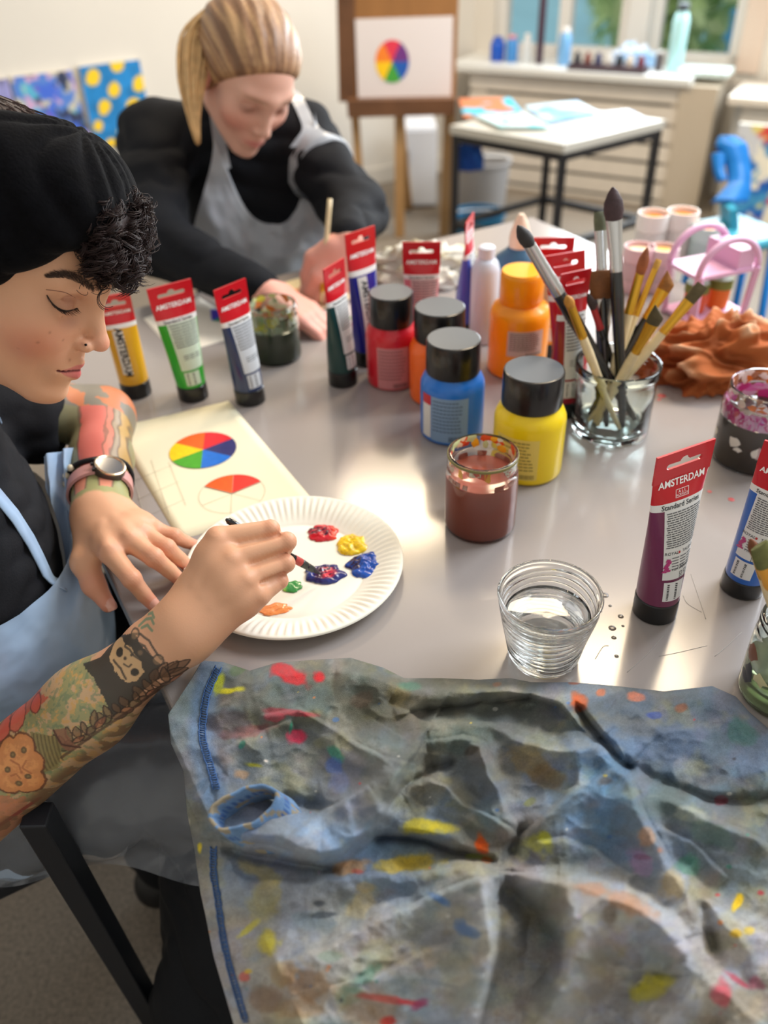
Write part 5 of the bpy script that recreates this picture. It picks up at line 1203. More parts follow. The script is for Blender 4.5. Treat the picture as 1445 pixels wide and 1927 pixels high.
for i in range(15):
    t = i / 14; x = 322 - 190 * t; y = 1282 + 118 * t; l_ = 24 + 18 * rt_.rand(); a_ = -2.2 + .7 * rt_.rand()
    leaf(x, y, x + l_ * math.cos(a_), y + l_ * math.sin(a_), 4.5 + 3 * rt_.rand(), (118, 86, 62)); a_ = -.9 + .8 * rt_.rand(); leaf(x, y, x + l_ * .8 * math.cos(a_), y + l_ * .8 * math.sin(a_), 5 + 3 * rt_.rand(), [(150, 92, 70), (104, 76, 58), (96, 84, 60)][i % 3])
low_ = sstep(52, 72, tb) * sstep(-40, 10, ta - ab(300, 1290)[0]); put((112, 82, 60), low_ * (.35 + .5 * (nz1 > .5)))
line([(322, 1278), (262, 1326), (206, 1362), (132, 1416)], (78, 58, 48), 2.4, .7)
# cup-like striped shape, bow and round orange shape
poly([(76, 1366), (134, 1370), (140, 1392), (120, 1440), (94, 1448)], (136, 122, 78), .9, 3)
for i in range(7): line([(84 + i * 8, 1370), (97 + i * 6, 1446 - i * 4)], (84, 72, 50), 1.2, .6)
poly([(128, 1358), (152, 1352), (158, 1378), (170, 1392), (148, 1402), (136, 1386)], (142, 96, 76), .8, 3); line([(128, 1358), (140, 1386), (170, 1394)], (72, 48, 42), 1.8)
lump = np.full(n, 1e3)
for x, y, r in ((36, 1404, 24), (62, 1396, 26), (76, 1424, 26), (66, 1458, 30), (38, 1462, 24), (26, 1434, 24), (50, 1430, 34)):
    a0, b0 = ab(x, y); lump = np.minimum(lump, np.hypot(ta - a0, tb - b0) - r + (nz2 - .5) * 5)
put((206, 132, 80), sstep(1, -1, lump) * .9); put((226, 160, 100), sstep(-4, -14, lump) * sstep(.45, .6, nz2) * .6); put((96, 58, 42), sstep(2.6, 1.0, np.abs(lump)) * .8)
for x, y in ((44, 1410), (66, 1400), (34, 1438), (70, 1452), (52, 1466)): disc(x, y, 4.5, (112, 104, 68), .75, (90, 70, 50))
for pts in ([(40, 1420), (56, 1428), (60, 1444)], [(70, 1420), (62, 1434), (76, 1446)], [(40, 1450), (50, 1446), (56, 1456)]): line(pts, (150, 86, 56), 1.5, .6)
# ---- tattoo of the left forearm: long coloured bands ending above the wrist
la = (BV - WR_L) @ axl; lb_ = (BV - WR_L) @ sdl
if sdl @ RT < 0: lb_ = -lb_
lm = (la > -.004) & (BV[:, 2] < .86) & (np.linalg.norm(np.cross(BV - WR_L, axl), axis=1) < .075) & ((BV - C7) @ FB > .06) & (BV[:, 1] > .70)
wob = (fbm(la * 30, lb_ * 60, 7, 3) - .5) * .014
bands = [(-.09, (120, 128, 96)), (-.020, (200, 92, 86)), (.012, (206, 112, 98)), (.020, (150, 140, 120)), (.027, (176, 146, 84)), (.036, (128, 134, 100))]
lc = np.tile(np.array(bands[0][1], float), (n, 1))
for q, c in bands: lc[(lb_ + wob) > q] = c
low = la < .045
lc[low] = np.array([138, 150, 96.])
pet = np.zeros(n)
for q0 in (-.016, .012): pet = np.maximum(pet, (np.abs(lb_ - q0) < .0055 + .08 * la) & (la > .010))
lc = np.where((low & (pet > 0))[:, None], np.array([206, 128, 106.]), lc)
edge = np.zeros(n)
for q, c in bands[1:]: edge = np.maximum(edge, sstep(.0018, .0006, np.abs(lb_ + wob - q)) * (la > .045))
for q0 in (-.016, .012): edge = np.maximum(edge, sstep(.0016, .0006, np.abs(np.abs(lb_ - q0) - .0055 - .08 * la)) * low * (la > .010))
lc = lc * (1 - .55 * edge[:, None]) + np.array([70, 60, 50.]) * .55 * edge[:, None]
far = la > .165
lc[far] = np.where((fbm(la[far] * 50, lb_[far] * 50, 9, 3) > .5)[:, None], np.array([190, 110, 70.]), np.array([108, 112, 104.]))
skin = skin * (1 - (lm * .80 * sstep(-.004, .004, la + wob))[:, None]) + lc * (lm * .80 * sstep(-.004, .004, la + wob))[:, None]

M_SKIN = mat('skin', rgb(208, 158, 124), .46, spec=.40, sss=.12, attr='col', bump=(900, .12, .0006))
person = empty('person', (-.56, .68, 0))
tag(person, 'painter in black velvet turban and clear apron, holding a fine brush over the plate', 'person')
bodyo = kid(mesh('body', BV, BF, M_SKIN, cols=sl(skin)), person)

# ---- finger nails, lashes, brows, nose stud
M_NAIL = plain(rgb(226, 170, 152), .25, coat=.4)
def nail(tip, prev, up_, r):
    d = tip - prev; d = d / np.linalg.norm(d); u_ = up_ - d * (up_ @ d); u_ /= np.linalg.norm(u_); s_ = np.cross(d, u_)
    v = []; f = []
    for i in range(7):
        for j in range(7):
            a = (i / 6 - .5) * 2; b = (j / 6 - .5) * 2; k = math.sqrt(max(0, 1 - .45 * a * a))
            v.append(tuple(tip + d * (.0015 + b * r * .95 * k) + s_ * (a * r * .78) + u_ * (r * (math.sqrt(max(0, 1 - (a * .80) ** 2)) * 1.05) - .0022 * max(b, 0) ** 2 + .0002)))
    for i in range(6):
        for j in range(6): f.append((i * 7 + j, i * 7 + j + 1, i * 7 + j + 8, i * 7 + j + 7))
    return mesh('fingernail', v, f, M_NAIL)
for i in range(4): kid(nail(L_T[i], L_D[i], np.array([0, -.25, 1.0]), rl[i][3]), person)
kid(nail(thl[3], thl[2], np.array([.75, -.4, .5]), .0080), person)
kid(nail(R_T[3], R_D[3], -FW + np.array([.6, 0, 0]), .006), person)
M_HAIRD = mat('dark_hair', rgb(40, 28, 26), .38, spec=.6, var=(60, .35))
def strands(name, roots, dirs, length, r0, curve, par, m=M_HAIRD):
    parts = []
    for p, d, L, c in zip(roots, dirs, length, curve):
        pts = [p + d * L * t + c * (t * t) for t in (0, .35, .7, 1)]
        parts.append(tube(pts, [r0, r0 * .9, r0 * .6, r0 * .15], 4, True))
    v, f = join(*parts); return kid(mesh(name, v, f, m), par)
brow = bez([(92, 522), (108, 519), (130, 520), (152, 529), (176, 546)], 130); wd = np.interp(np.linspace(0, 1, 130), [0, .2, .5, .8, 1], [1.5, 4, 6.5, 7.5, 5])
lash = bez([(88, 555), (98, 570), (112, 581), (128, 585), (146, 580)], 60); crs = bez([(86, 545), (104, 547), (124, 551), (143, 561)], 40)
bpts = []; bt = []
for i in range(130):
    for _ in range(5): bpts.append((brow[i][0] + rs.randn() * .8, brow[i][1] + (rs.rand() - .5) * 2 * wd[i])); bt.append(i / 129)
bp3 = trace(body, *np.array(bpts).T); lp3 = trace(body, *lash.T, off=.0002); cr3 = trace(body, *crs.T, off=-.0001); bt = np.array(bt)
for s in (-1, 1):
    def side_of(p):                              # mirror to the other half of the face
        if s < 0: return p
        q = (p - HH) @ HM; q[:, 1] *= -1; return HH + q @ HM.T
    roots = body.snap(side_of(bp3), .0002); g = body.grad(roots)
    dl = np.stack([-.55 + 0 * bt, s * (.70 - .2 * bt), .05 + .95 * bt + .15 * rs.randn(len(bt))], 1); dl /= np.linalg.norm(dl, axis=1)[:, None]
    dirs = dl @ HM.T; dirs = dirs - g * ((dirs * g).sum(1) - .10)[:, None]
    strands('eyebrow', roots, dirs, .0045 + .0025 * rs.rand(len(bt)), .00013, np.zeros((len(bt), 3)), person, mat('brow_hair', rgb(74, 54, 44), .6))
    roots = body.snap(side_of(lp3), .0003); g = body.grad(roots)
    dirs = g * .75 + HM @ np.array([.45, s * .05, -.75]); dirs /= np.linalg.norm(dirs, axis=1)[:, None]
    ln = .0045 + .0030 * rs.rand(len(roots)); cv = np.tile(HM @ np.array([.0012, 0, .0018]), (len(roots), 1))
    strands('eyelashes', roots, dirs, ln, .00022, cv, person)
    v, f = tube([tuple(q) for q in roots], [.0002] + [.00055] * 58 + [.0002], 5); kid(mesh('lash_line', v, f, M_HAIRD), person)
    q = body.snap(side_of(cr3), .0000); v, f = tube([tuple(p) for p in q], [.0001] + [.00035] * 38 + [.0001], 4); kid(mesh('lid_crease', v, f, plain(rgb(128, 82, 66), .6)), person)
sp = body.snap(np.array([hl((.104, -.0175, -.0125))]), .0004)[0]
v, f = lathe([(0.0003, -.0012), (.0011, -.0007), (.0013, 0), (.0010, .0008), (.0003, .0011)], 10, c=tuple(sp)); kid(mesh('nose_stud', v, f, plain(rgb(18, 16, 18), .2, metal=.6)), person)

# ---- turban and hair
M_VELVET = mat('black_velvet', rgb(7, 7, 10), .9, spec=.10, sheen=.03, bump=(320, .5, .0012), var=(90, .5))
tb_ = Sdf()
tb_.ell(hl((-.012, 0, .062)), (.116, .094, .093), HM, .01)
tb_.ell(hl((.048, 0, .100)), (.048, .066, .050), HM, .03)
tb_.plane(hl((.062, 0, .0545)), HM @ np.array([.77, 0, -.64]), .012)
tb_.plane(hl((-.004, 0, .1500)), HM @ np.array([-.50, .12, .86]), .010)
TV, TF = tb_.polygonise(.0032)
TV = boxblur_mesh(TV, TF, 2, .5)
tl = (TV - HH) @ HM; kn = np.array([.036, -.004, .158]); q = tl - kn; rad_ = np.linalg.norm(q, axis=1); ang = np.arctan2(q[:, 1], -q[:, 2] * .6 - q[:, 0] * .8)
fold = (np.abs(np.sin(ang * 5.5 + 2.2 * fbm(ang * 2, rad_ * 20, 4, 2))) ** .6 - .6) * .0110 * np.exp(-rad_ / .055)
fold += (np.abs(np.sin(tl[:, 2] * 70 + tl[:, 0] * 60 + 3 * fbm(tl[:, 0] * 18, tl[:, 1] * 18, 8, 3))) - .5) * .0030 * sstep(.02, .10, rad_)
gT = tb_.grad(TV); TV = TV + gT * fold[:, None]
TV = boxblur_mesh(TV, TF, 1, .4)
turb = kid(mesh('turban', TV, TF, M_VELVET), person)
hc = Sdf(); hc.ell(hl((-.030, .004, .066)), (.100, .084, .083), HM); hc.plane(hl((.0, 0, .08)), HM @ np.array([.4, 0, -.9]))
HV, HF = hc.polygonise(.004); kid(mesh('hair', HV, HF, mat('brown_hair', rgb(52, 36, 32), .5, bump=(260, .9, .004), var=(120, .5, (1, 1, 6)))), person)
# short hairs standing over the back of the turban
roots = []; dirs = []; ln = []; cv = []
for _ in range(420):
    a = rs.rand() * 2 * math.pi; q = np.array([-.055 + .065 * math.cos(a) * rs.rand() ** .5, .06 * math.sin(a) * rs.rand() ** .5, .146])
    roots.append(hl(q)); d = np.array([.8, -.1, .05]) + rs.randn(3) * .14; dirs.append(HM @ (d / np.linalg.norm(d))); ln.append(.014 + .018 * rs.rand()); cv.append(HM @ (rs.randn(3) * .003 + np.array([0, 0, -.007])))
roots = hc.snap(np.array(roots), 0); strands('crown_hair', roots, dirs, ln, .0006, cv, person, mat('brown_hair_strand', rgb(62, 42, 36), .45))
# curls over the forehead
core = Sdf(); core.ell(hl((.090, 0, .088)), (.015, .038, .029), HM, .01); core.ell(hl((.100, .004, .070)), (.010, .030, .019), HM, .012)
CV_, CF_ = core.polygonise(.004); parts = [(CV_ + core.grad(CV_) * ((fbm(CV_[:, 0] * 140, CV_[:, 2] * 140 + CV_[:, 1] * 90, 5, 3) - .5) * .012)[:, None], CF_)]
for i in range(270):
    while True:
        q = rs.rand(3) * 2 - 1
        if .30 < (q ** 2).sum() < 1: break
    c0 = np.array([.089, -.002, .086]) + q * np.array([.024, .050, .038])
    c0[0] += max(0, .090 - c0[2]) * .40
    axv = np.array([.35, .3 * rs.randn(), -1.0]) + rs.randn(3) * .35; axv /= np.linalg.norm(axv)
    e1 = np.cross(axv, rs.randn(3)); e1 /= np.linalg.norm(e1); e2 = np.cross(axv, e1)
    R0 = .0035 + .0045 * rs.rand(); L0 = .012 + .018 * rs.rand(); tn = 1.3 + rs.rand() * 1.4; ph = rs.rand() * 6.28
    for st in range(9):
        dp = rs.randn() * .38; dr = 1 + rs.randn() * .24; do = rs.randn(3) * .0013; pts = []
        for k in range(20):
            t = k / 19; a = ph + dp + t * tn * 6.283; r_ = R0 * dr * (.75 + .5 * t)
            pts.append(hl(c0 + do + axv * (t - .5) * L0 + (e1 * math.cos(a) + e2 * math.sin(a)) * r_))
        parts.append(tube(pts, [.00042] * 17 + [.0003, .0002, .0001], 3, False))
for i in range(90):                                           # fine frizz
    a = rs.rand(2) * 6.28; q = np.array([math.cos(a[0]) * abs(math.cos(a[1])), math.sin(a[0]) * .9, math.sin(a[1])]) * np.array([.027, .052, .040]) + np.array([.094, 0, .083])
    if q[0] < .09: continue
    e1 = rs.randn(3); e2 = rs.randn(3); R0 = .003 + .004 * rs.rand(); pts = [hl(q + (e1 * math.cos(t) + e2 * math.sin(t)) * R0 * .6) for t in np.linspace(0, 2.5 + 2 * rs.rand(), 9)]
    parts.append(tube(pts, .00028, 3, False))
for rad2, off in ((.0088, 0), (.0080, .0010), (.0094, -.0008)):   # the loose ring of hair before the brow
    pts = [hl(np.array([.113, -.029 + .003 * math.sin(t), .041 + off]) + np.array([math.cos(t), 0, math.sin(t)]) * rad2) for t in np.linspace(1.6 + off * 400, 5.2 + off * 500, 26)]
    parts.append(tube(pts, .00035, 4, True))
v, f = join(*parts); kid(mesh('curly_fringe', v, f, mat('curl_hair', rgb(44, 30, 29), .55, spec=.35, var=(220, .5))), person)
# ---- clothes of the painter
M_BLACKC = mat('black_cotton', rgb(24, 25, 29), .85, spec=.2, bump=(500, .4, .001), var=(40, .25))
sh = Sdf()
sh.ell(C7 - ZB * .135 - FB * .01, (.106, .165, .178), MB_, .05); sh.cone(SH_R, SH_L, .052, .052, .04)
sh.ell(np.array([-.56, .69, .60]), (.105, .14, .15), MB_, .05); sh.cone(C7 - ZB * .01, C7 + ZB * .012, .066, .060, .03)
sh.cone(SH_R, SH_R * .25 + EL_R * .75, .056, .056, .03); sh.cone(SH_L, P(72, 800, .815), .054, .046, .03)
se_ = P(106, 800, .815); sn_ = (se_ - SH_L) / np.linalg.norm(se_ - SH_L); sh.cone(se_ + sn_ * .062, se_ + sn_ * .12, .062, .062, .003, True)
SV, SF = sh.polygonise(.005); SV = boxblur_mesh(SV, SF, 2, .5)
wr = (np.abs(np.sin(SV[:, 2] * 95 + 6 * fbm(SV[:, 0] * 14, SV[:, 1] * 14, 2, 3))) - .5) * .004
SV = SV + sh.grad(SV) * wr[:, None]
kid(mesh('t_shirt', SV, SF, M_BLACKC), person)
# trousers: two thighs running under the table and the lower legs
tr = Sdf(); HIPR = np.array([-.575, .545, .53]); HIPL = np.array([-.64, .70, .53]); KNR = np.array([-.175, .60, .545]); KNL = np.array([-.30, .86, .545])
tr.ell(np.array([-.62, .645, .53]), (.12, .18, .11), MB_, .05)
tr.cone(HIPR, KNR, .082, .064, .04); tr.cone(HIPL, KNL, .082, .064, .04)
tr.cone(KNR, np.array([-.235, .485, .13]), .070, .090, .03); tr.cone(KNL, np.array([-.36, .78, .13]), .066, .080, .03)
tr.plane(np.array([0, 0, .10]), np.array([0, 0, -1.0]), .004)
SV, SF = tr.polygonise(.008); SV = boxblur_mesh(SV, SF, 2, .5)
wr = (np.abs(np.sin(SV[:, 0] * 40 + SV[:, 1] * 34 + 5 * fbm(SV[:, 0] * 9, SV[:, 2] * 9, 6, 3))) - .5) * .016
SV = SV + tr.grad(SV) * wr[:, None]
kid(mesh('trousers', SV, SF, mat('black_trousers', rgb(11, 14, 20), .75, spec=.3, bump=(40, .25, .002, 2))), person)
for foot in (np.array([-.20, .46, .0]), np.array([-.34, .77, .0])):
    ft = Sdf(); ft.cone(foot + ZB * .045 - FB * .05, foot + ZB * .035 + FB * .13, .040, .032, .02); ft.cone(foot + ZB * .05 - FB * .03, foot + ZB * .12 - FB * .02, .036, .036, .02); ft.plane(foot + ZB * .004, -ZB, .004)
    v, f = ft.polygonise(.006); kid(mesh('shoe', v, f, plain(rgb(16, 16, 18), .5)), person)
# apron: one thin translucent plastic; the bib's paler tone paints in grazing light
M_APR = mat('apron_plastic_lit', rgb(168, 196, 228), .30, spec=.6, alpha=.88, bump=(22, .6, .014, 1.5), coat=.3)
M_APRL = mat('apron_plastic_lap', rgb(150, 156, 166), .18, spec=.8, alpha=.40, bump=(20, .9, .020, 1.5), coat=.5)
def apron_sheet(name, fn, nu, nv, m, S=None, off=.005):
    U, V_ = np.meshgrid(np.linspace(0, 1, nu), np.linspace(0, 1, nv), indexing='ij')
    pts = fn(U, V_)
    if S is not None: pts = push_out(S, pts, off)
    v, f = grid(pts[..., 0], pts[..., 1], pts[..., 2]); return kid(mesh(name, v, f, m), person)
def bib(u, t):                                   # u across the chest, t downwards
    y = (u - .5) * 2; a = np.radians(-128 + 208 * u)
    cen = C7[None, None] - ZB * (.118 + .36 * t + .025 * np.sin(u * 3.0) * (1 - t))[..., None] + FB * (-.012 - .06 * np.maximum(0, t - .35))[..., None]
    rf = .126 + .026 * np.sin(math.pi * np.clip(t * 1.1, 0, 1)); fwd = rf * np.cos(a); lat = (.172 + .015 * t) * np.sin(a)
    wv = .008 * (fbm(u * 9 + t * 3, t * 4, 3, 3) - .5) * 2 + .007 * np.sin(u * 16 + t * 5) * t
    return cen + FB * (fwd + wv * np.cos(a))[..., None] + LB * (lat + wv * np.sin(a))[..., None]
apron_sheet('apron_bib', bib, 60, 70, M_APR, sh)
for s in (-1, 1):
    a = bib(np.array([[.42 if s < 0 else .84]]), np.array([[0.02]]))[0, 0]
    pts = bez([a - ZB * .01, a + ZB * .03 - FB * .02, C7 + LB * s * .085 + ZB * .030 + FB * .03, C7 + LB * s * .065 + ZB * .045 - FB * .04, C7 - FB * .070 + ZB * .03], 24)
    G = np.stack([pts + LB * k_ * .009 for k_ in (-1, 0, 1)], 1); G = push_out(sh, G, .004)
    v, f = grid(G[..., 0], G[..., 1], G[..., 2]); o = kid(mesh('apron_strap', v, f, M_APR), person); sm = o.modifiers.new('thick', 'SOLIDIFY'); sm.thickness = .0015
def lap(u, t):                                   # u from the belly to the knees, t over the near thigh and down to the hem
    px = -70 + 455 * u + 40 * np.sin(t * 3) * (1 - u); py = 1150 + 180 * u * (1 - t) + (1648 - 1150) * t + 22 * np.sin(u * 7 + .6) * t
    z = .655 - .06 * u - (.10 + .10 * (1 - u)) * t ** 1.6 + .034 * (fbm(u * 6 + t * 2, t * 5 + u * 4, 12, 3) - .5) + .009 * np.sin(u * 19 + t * 7 + 4 * fbm(u * 4, t * 4, 19, 2))
    return P(px, py, z)
apron_sheet('apron_skirt', lap, 80, 80, M_APRL, tr, .010)
def side_sheet(u, t):                            # the far flap of the apron falling between belly and left arm
    a = D(148 - 70 * u + 30 * t * (1 - u), 838 + 330 * t + 20 * u, .985 - .04 * u + .02 * t)
    w = .014 * (fbm(u * 6, t * 6, 31, 3) - .5) + .008 * np.sin(u * 14 + t * 3)
    return a + FW * w[..., None]
apron_sheet('apron_flap', side_sheet, 36, 40, M_APR, sh)
# ---- watch and cord bracelet on the left wrist
watch = empty('wrist_watch', tuple(WR_L + axl * .040))
tag(watch, 'round dark-faced watch on a dusty pink strap, worn on the tattooed left wrist', 'watch')
nv = np.cross(sdl, axl); nv = nv if nv[2] > 0 else -nv
sd = sdl if sdl @ RT > 0 else -sdl
def ring_band(c, r1, r2, w, m, name, par, th_=.0028):
    v = []; f = []; n_ = 44
    for k_ in range(n_):
        a = 2 * math.pi * k_ / n_; d = sd * math.cos(a) * r1 + nv * math.sin(a) * r2; dn = d / np.linalg.norm(d)
        for i, j in ((-1, 0), (1, 0), (1, 1), (-1, 1)): v.append(tuple(c + d + dn * th_ * j + axl * (w / 2 * i * (1 if j == 0 else .9))))
    for k_ in range(n_):
        b = (k_ + 1) % n_
        for i in range(4): f.append((k_ * 4 + i, k_ * 4 + (i + 1) % 4, b * 4 + (i + 1) % 4, b * 4 + i))
    return kid(mesh(name, v, f, m, auto=.6), par)
wc = WR_L + axl * .040
ring_band(wc, .0335, .0290, .020, plain(rgb(196, 142, 138), .55), 'strap', watch)
fc_ = wc + (nv * .86 + sd * .50 - axl * 0) / 1.0 * .0335
zn = (nv * .86 + sd * .42 - FW * .10); zn /= np.linalg.norm(zn); xn = np.cross(zn, axl); xn /= np.linalg.norm(xn); yn = np.cross(zn, xn)
def disc_on(prof, m, name, n_=36):
    v, f = lathe(prof, n_); v = [tuple(fc_ + xn * p[0] + yn * p[1] + zn * p[2]) for p in v]; return kid(mesh(name, v, f, m, auto=.5), watch)
disc_on([(.0165, -.010), (.0178, -.006), (.0178, .001), (.0170, .002)], plain(rgb(70, 58, 54), .4), 'case')
disc_on([(.0172, .0012), (.0172, .0034), (.0158, .0040), (.0140, .0030), (.0138, .0020)], plain(rgb(206, 180, 150), .25, metal=.8), 'bezel')
disc_on([(.0139, .0018), (.0139, .0028)], plain(rgb(52, 58, 70), .12, coat=.6), 'dial')
for k_ in (-1, 0, 1):
    p = fc_ + (xn * math.cos(k_ * .5) + yn * math.sin(k_ * .5)) * .0190; v, f = box((0, 0, 0), (.003, .003, .003)); kid(mesh('button', [tuple(np.array(q) + p) for q in v], f, plain(rgb(40, 36, 38), .4), smooth=False), watch)
brac = empty('bracelet', tuple(WR_L + axl * .062)); tag(brac, 'black cord bracelet with pale beads beside the pink watch strap', 'bracelet')
bc_ = WR_L + axl * .060
pts = [tuple(bc_ + sd * math.cos(a) * .0355 + nv * math.sin(a) * .031 + axl * .003 * math.sin(3 * a)) for a in np.linspace(0, 2 * math.pi, 40)]
v, f = tube(pts, .0030, 7, False); kid(mesh('cord', v, f, plain(rgb(26, 24, 26), .8)), brac)
for a in (2.4, 2.75, 3.1):
    p = bc_ + sd * math.cos(a) * .038 + nv * math.sin(a) * .033; v, f = lathe([(.001, -.0042), (.0036, -.0022), (.0042, 0), (.0036, .0022), (.001, .0042)], 12, c=tuple(p)); kid(mesh('bead', v, f, plain(rgb(214, 204, 176), .5)), brac)
# ---- brush in the right hand
BT = P(603, 1080, TZ + .014); BB = D(430, 980, .806)
fine = empty('paint_brush', tuple(BT)); tag(fine, 'slim black paintbrush held in the right hand, its tip in the purple paint', 'paintbrush')
bd = (BB - BT); BL = np.linalg.norm(bd); bd /= BL
def seg(a, b, ra, rb, m, name, n_=14):
    k_ = 8; pts = [tuple(BT + bd * (a + (b - a) * i / k_)) for i in range(k_ + 1)]; v, f = tube(pts, [ra + (rb - ra) * i / k_ for i in range(k_ + 1)], n_); return kid(mesh(name, v, f, m), fine)
seg(.020, BL, .0040, .0032, plain(rgb(20, 20, 22), .22, coat=.6), 'handle'); seg(BL - .001, BL + .003, .0032, .0014, plain(rgb(20, 20, 22), .22, coat=.6), 'handle_end')
seg(.030, .040, .0044, .0043, plain(rgb(176, 66, 62), .4), 'painted_band'); seg(.012, .030, .0036, .0043, plain(rgb(70, 74, 72), .35, metal=.6), 'ferrule')
seg(.0, .014, .0008, .0036, plain(rgb(48, 40, 48), .6), 'bristles')
# ---- chair under the painter
M_STEEL = mat('black_steel', rgb(22, 26, 33), .42, spec=.5)
chair = empty('armchair', (-.62, .62, 0)); tag(chair, 'chair with black square steel frame under the painter in the turban', 'chair')
v, f = box((0, 0, 0), (.40, .36, .035), math.atan2(.475, .88)); o = kid(mesh('seat', [tuple(np.array(q) + np.array([-.64, .64, .405])) for q in v], f, M_STEEL), chair); add_bevel(o, .008, 3)
la_ = D(68, 1532, .80); lfl = P(318, 1960, 0.0)
def bar(a, b, name='leg', w=.026): v, f = bbox_bar(tuple(a), tuple(b), w, w); o = kid(mesh(name, v, f, M_STEEL, smooth=False), chair); add_bevel(o, .002, 2)
bar(la_, lfl); b2 = la_ - FB * .46 - ZB * .17; bar(b2, b2 * np.array([1, 1, 0]) - FB * .04)
bar(la_ + LB * .44, (la_ + LB * .44) * np.array([1, 1, 0])); bar(b2 + LB * .44 + ZB * .30, (b2 + LB * .44) * np.array([1, 1, 0]) - FB * .04)
bar(la_ * .04 + lfl * .96, b2 * np.array([1, 1, 0]) - FB * .03 + ZB * .03, 'side_rail'); bar(b2 + ZB * .26, b2 + LB * .44 + ZB * .26, 'back_rail'); bar(b2, b2 + ZB * .30, 'back_post')
# ------------------------------------------------------------------ blonde woman across the table
w_h = np.array([-.2258, 1.6761, 1.0477]); WM = rotm(-1.0307, .6106, -.2229)
def wl(p): return w_h + WM @ (np.asarray(p, float) * 1.0)
wb_ = Sdf(); head_prims(wb_, wl, WM)
for s in (-1, 1): wb_.ell(wl((-.004, s * .074, .0)), (.017, .008, .030), WM, .006)
W7 = np.array([-.235, 1.83, .945]); WF = np.array([.30, -.95, 0]); WF /= np.linalg.norm(WF); WLF = np.array([-WF[1], WF[0], 0])
wb_.cone(wl((-.02, 0, -.03)), W7, .050, .058, .03)
WM2 = np.stack([WF, WLF, ZB], 1)
SR = D(292, 262, 1.66); SLf = D(566, 262, 1.70)       # her right shoulder is on the left of the picture
ER = D(292, 455, 1.52); EL_ = D(668, 400, 1.60); HRw = D(500, 552, 1.375); HLw = D(655, 452, 1.44)
HRw[2] = max(HRw[2], TZ + .03)
wb_.ell(W7 - ZB * .16, (.09, .145, .19), WM2, .04); wb_.cone(SR, SLf, .05, .05, .04)
for a, b, c in ((SR, ER, HRw), (SLf, EL_, HLw)): wb_.cone(a, b, .046, .038, .03); wb_.cone(b, c, .038, .024, .02)
def hand(S, wr_, dirv, upv, sidev, curl, sc=1.0):
    d = dirv / np.linalg.norm(dirv); u = upv - d * (upv @ d); u /= np.linalg.norm(u); s = np.cross(d, u) * sidev
    S.cone(wr_, wr_ + d * .03, .022, .022, .015)
    for i, o_ in enumerate((-.028, -.010, .009, .026)):
        m = wr_ + d * (.078 - .004 * abs(i - 1)) + s * o_; S.cone(wr_ + d * .02 + s * o_ * .5, m, .018, .0115, .012)
        pd = d * math.cos(curl) - u * math.sin(curl); p = m + pd * (.040 - .004 * abs(i - 1)); qd = d * math.cos(curl * 2.2) - u * math.sin(curl * 2.2); q = p + qd * .026; rd = d * math.cos(curl * 3) - u * math.sin(curl * 3); r_ = q + rd * .018
        S.chain([m, p, q, r_], (.0100, .0090, .0080, .0066), .003, .006)
    t0 = wr_ + d * .022 - s * .024; t1 = t0 + d * .028 - s * .020 - u * .012; t2 = t1 + d * .030 - u * .010 + s * .004; t3 = t2 + d * .02 + s * .008 - u * .006
    S.chain([t0, t1, t2, t3], (.017, .0125, .0105, .0080), .006, .012)
hdR = P(612, 612, TZ + .012) - HRw; hand(wb_, HRw, hdR, ZB, 1, .22)
hdL = P(628, 520, TZ + .05) - HLw; hand(wb_, HLw, hdL, np.array([.5, -.6, .7]), -1, .62)
WV, WF_ = wb_.polygonise(.0038); WV = boxblur_mesh(WV, WF_, 1, .4)
hq = (WV - w_h) @ WM; hq2 = hq.copy(); hq2[:, 1] = np.abs(hq2[:, 1]); n = len(WV)
ws = np.tile(np.array([224., 176., 156.]), (n, 1)); ws = blend(ws, (224, 136, 120), .6 * gs(hq2, (.068, .045, -.02), (.03, .03, .022))); ws = blend(ws, (206, 110, 108), .8 * gs(hq2, (.094, .0, -.046), (.02, .02, .007)))
ws = blend(ws, (124, 88, 78), .6 * gs(hq2, (.085, .032, .016), (.02, .018, .008))); ws = blend(ws, (150, 112, 88), .7 * gs(hq2, (.09, .03, .042), (.02, .022, .004))); ws = blend(ws, (216, 120, 104), .6 * gs(hq2, (0, .078, 0), (.02, .02, .03)))
ws = blend(ws, (226, 150, 136), .5 * (WV[:, 2] < TZ + .12))
woman = empty('person', (W7[0], W7[1] + .05, 0)); tag(woman, 'blonde woman in black sweater and grey apron painting across the table', 'person')
kid(mesh('body', WV, WF_, mat('fair_skin', rgb(224, 176, 156), .5, spec=.35, sss=.1, attr='col'), cols=sl(ws)), woman)
# sweater
sw = Sdf(); sw.ell(W7 - ZB * .16 + WF * .0, (.112, .170, .21), WM2, .05); sw.cone(SR, SLf, .066, .066, .05); sw.cone(W7 - ZB * .02, W7 + ZB * .022 + WF * .015, .075, .064, .03)
sw.ell(W7 - ZB * .38, (.12, .17, .16), WM2, .05)
for a, b, c in ((SR, ER, HRw), (SLf, EL_, HLw)):
    sw.cone(a, b, .066, .056, .03); sw.cone(b, c + (b - c) * .06, .056, .034, .03)
for b, c in ((ER, HRw), (EL_, HLw)):
    pass
SV, SF = sw.polygonise(.0065); SV = boxblur_mesh(SV, SF, 2, .5); wr = (np.abs(np.sin(SV[:, 2] * 60 + 5 * fbm(SV[:, 0] * 10, SV[:, 1] * 10, 2, 3))) - .5) * .007; SV = SV + sw.grad(SV) * wr[:, None]
kid(mesh('sweater', SV, SF, mat('black_knit', rgb(22, 24, 29), .85, bump=(350, .5, .002), spec=.2)), woman)
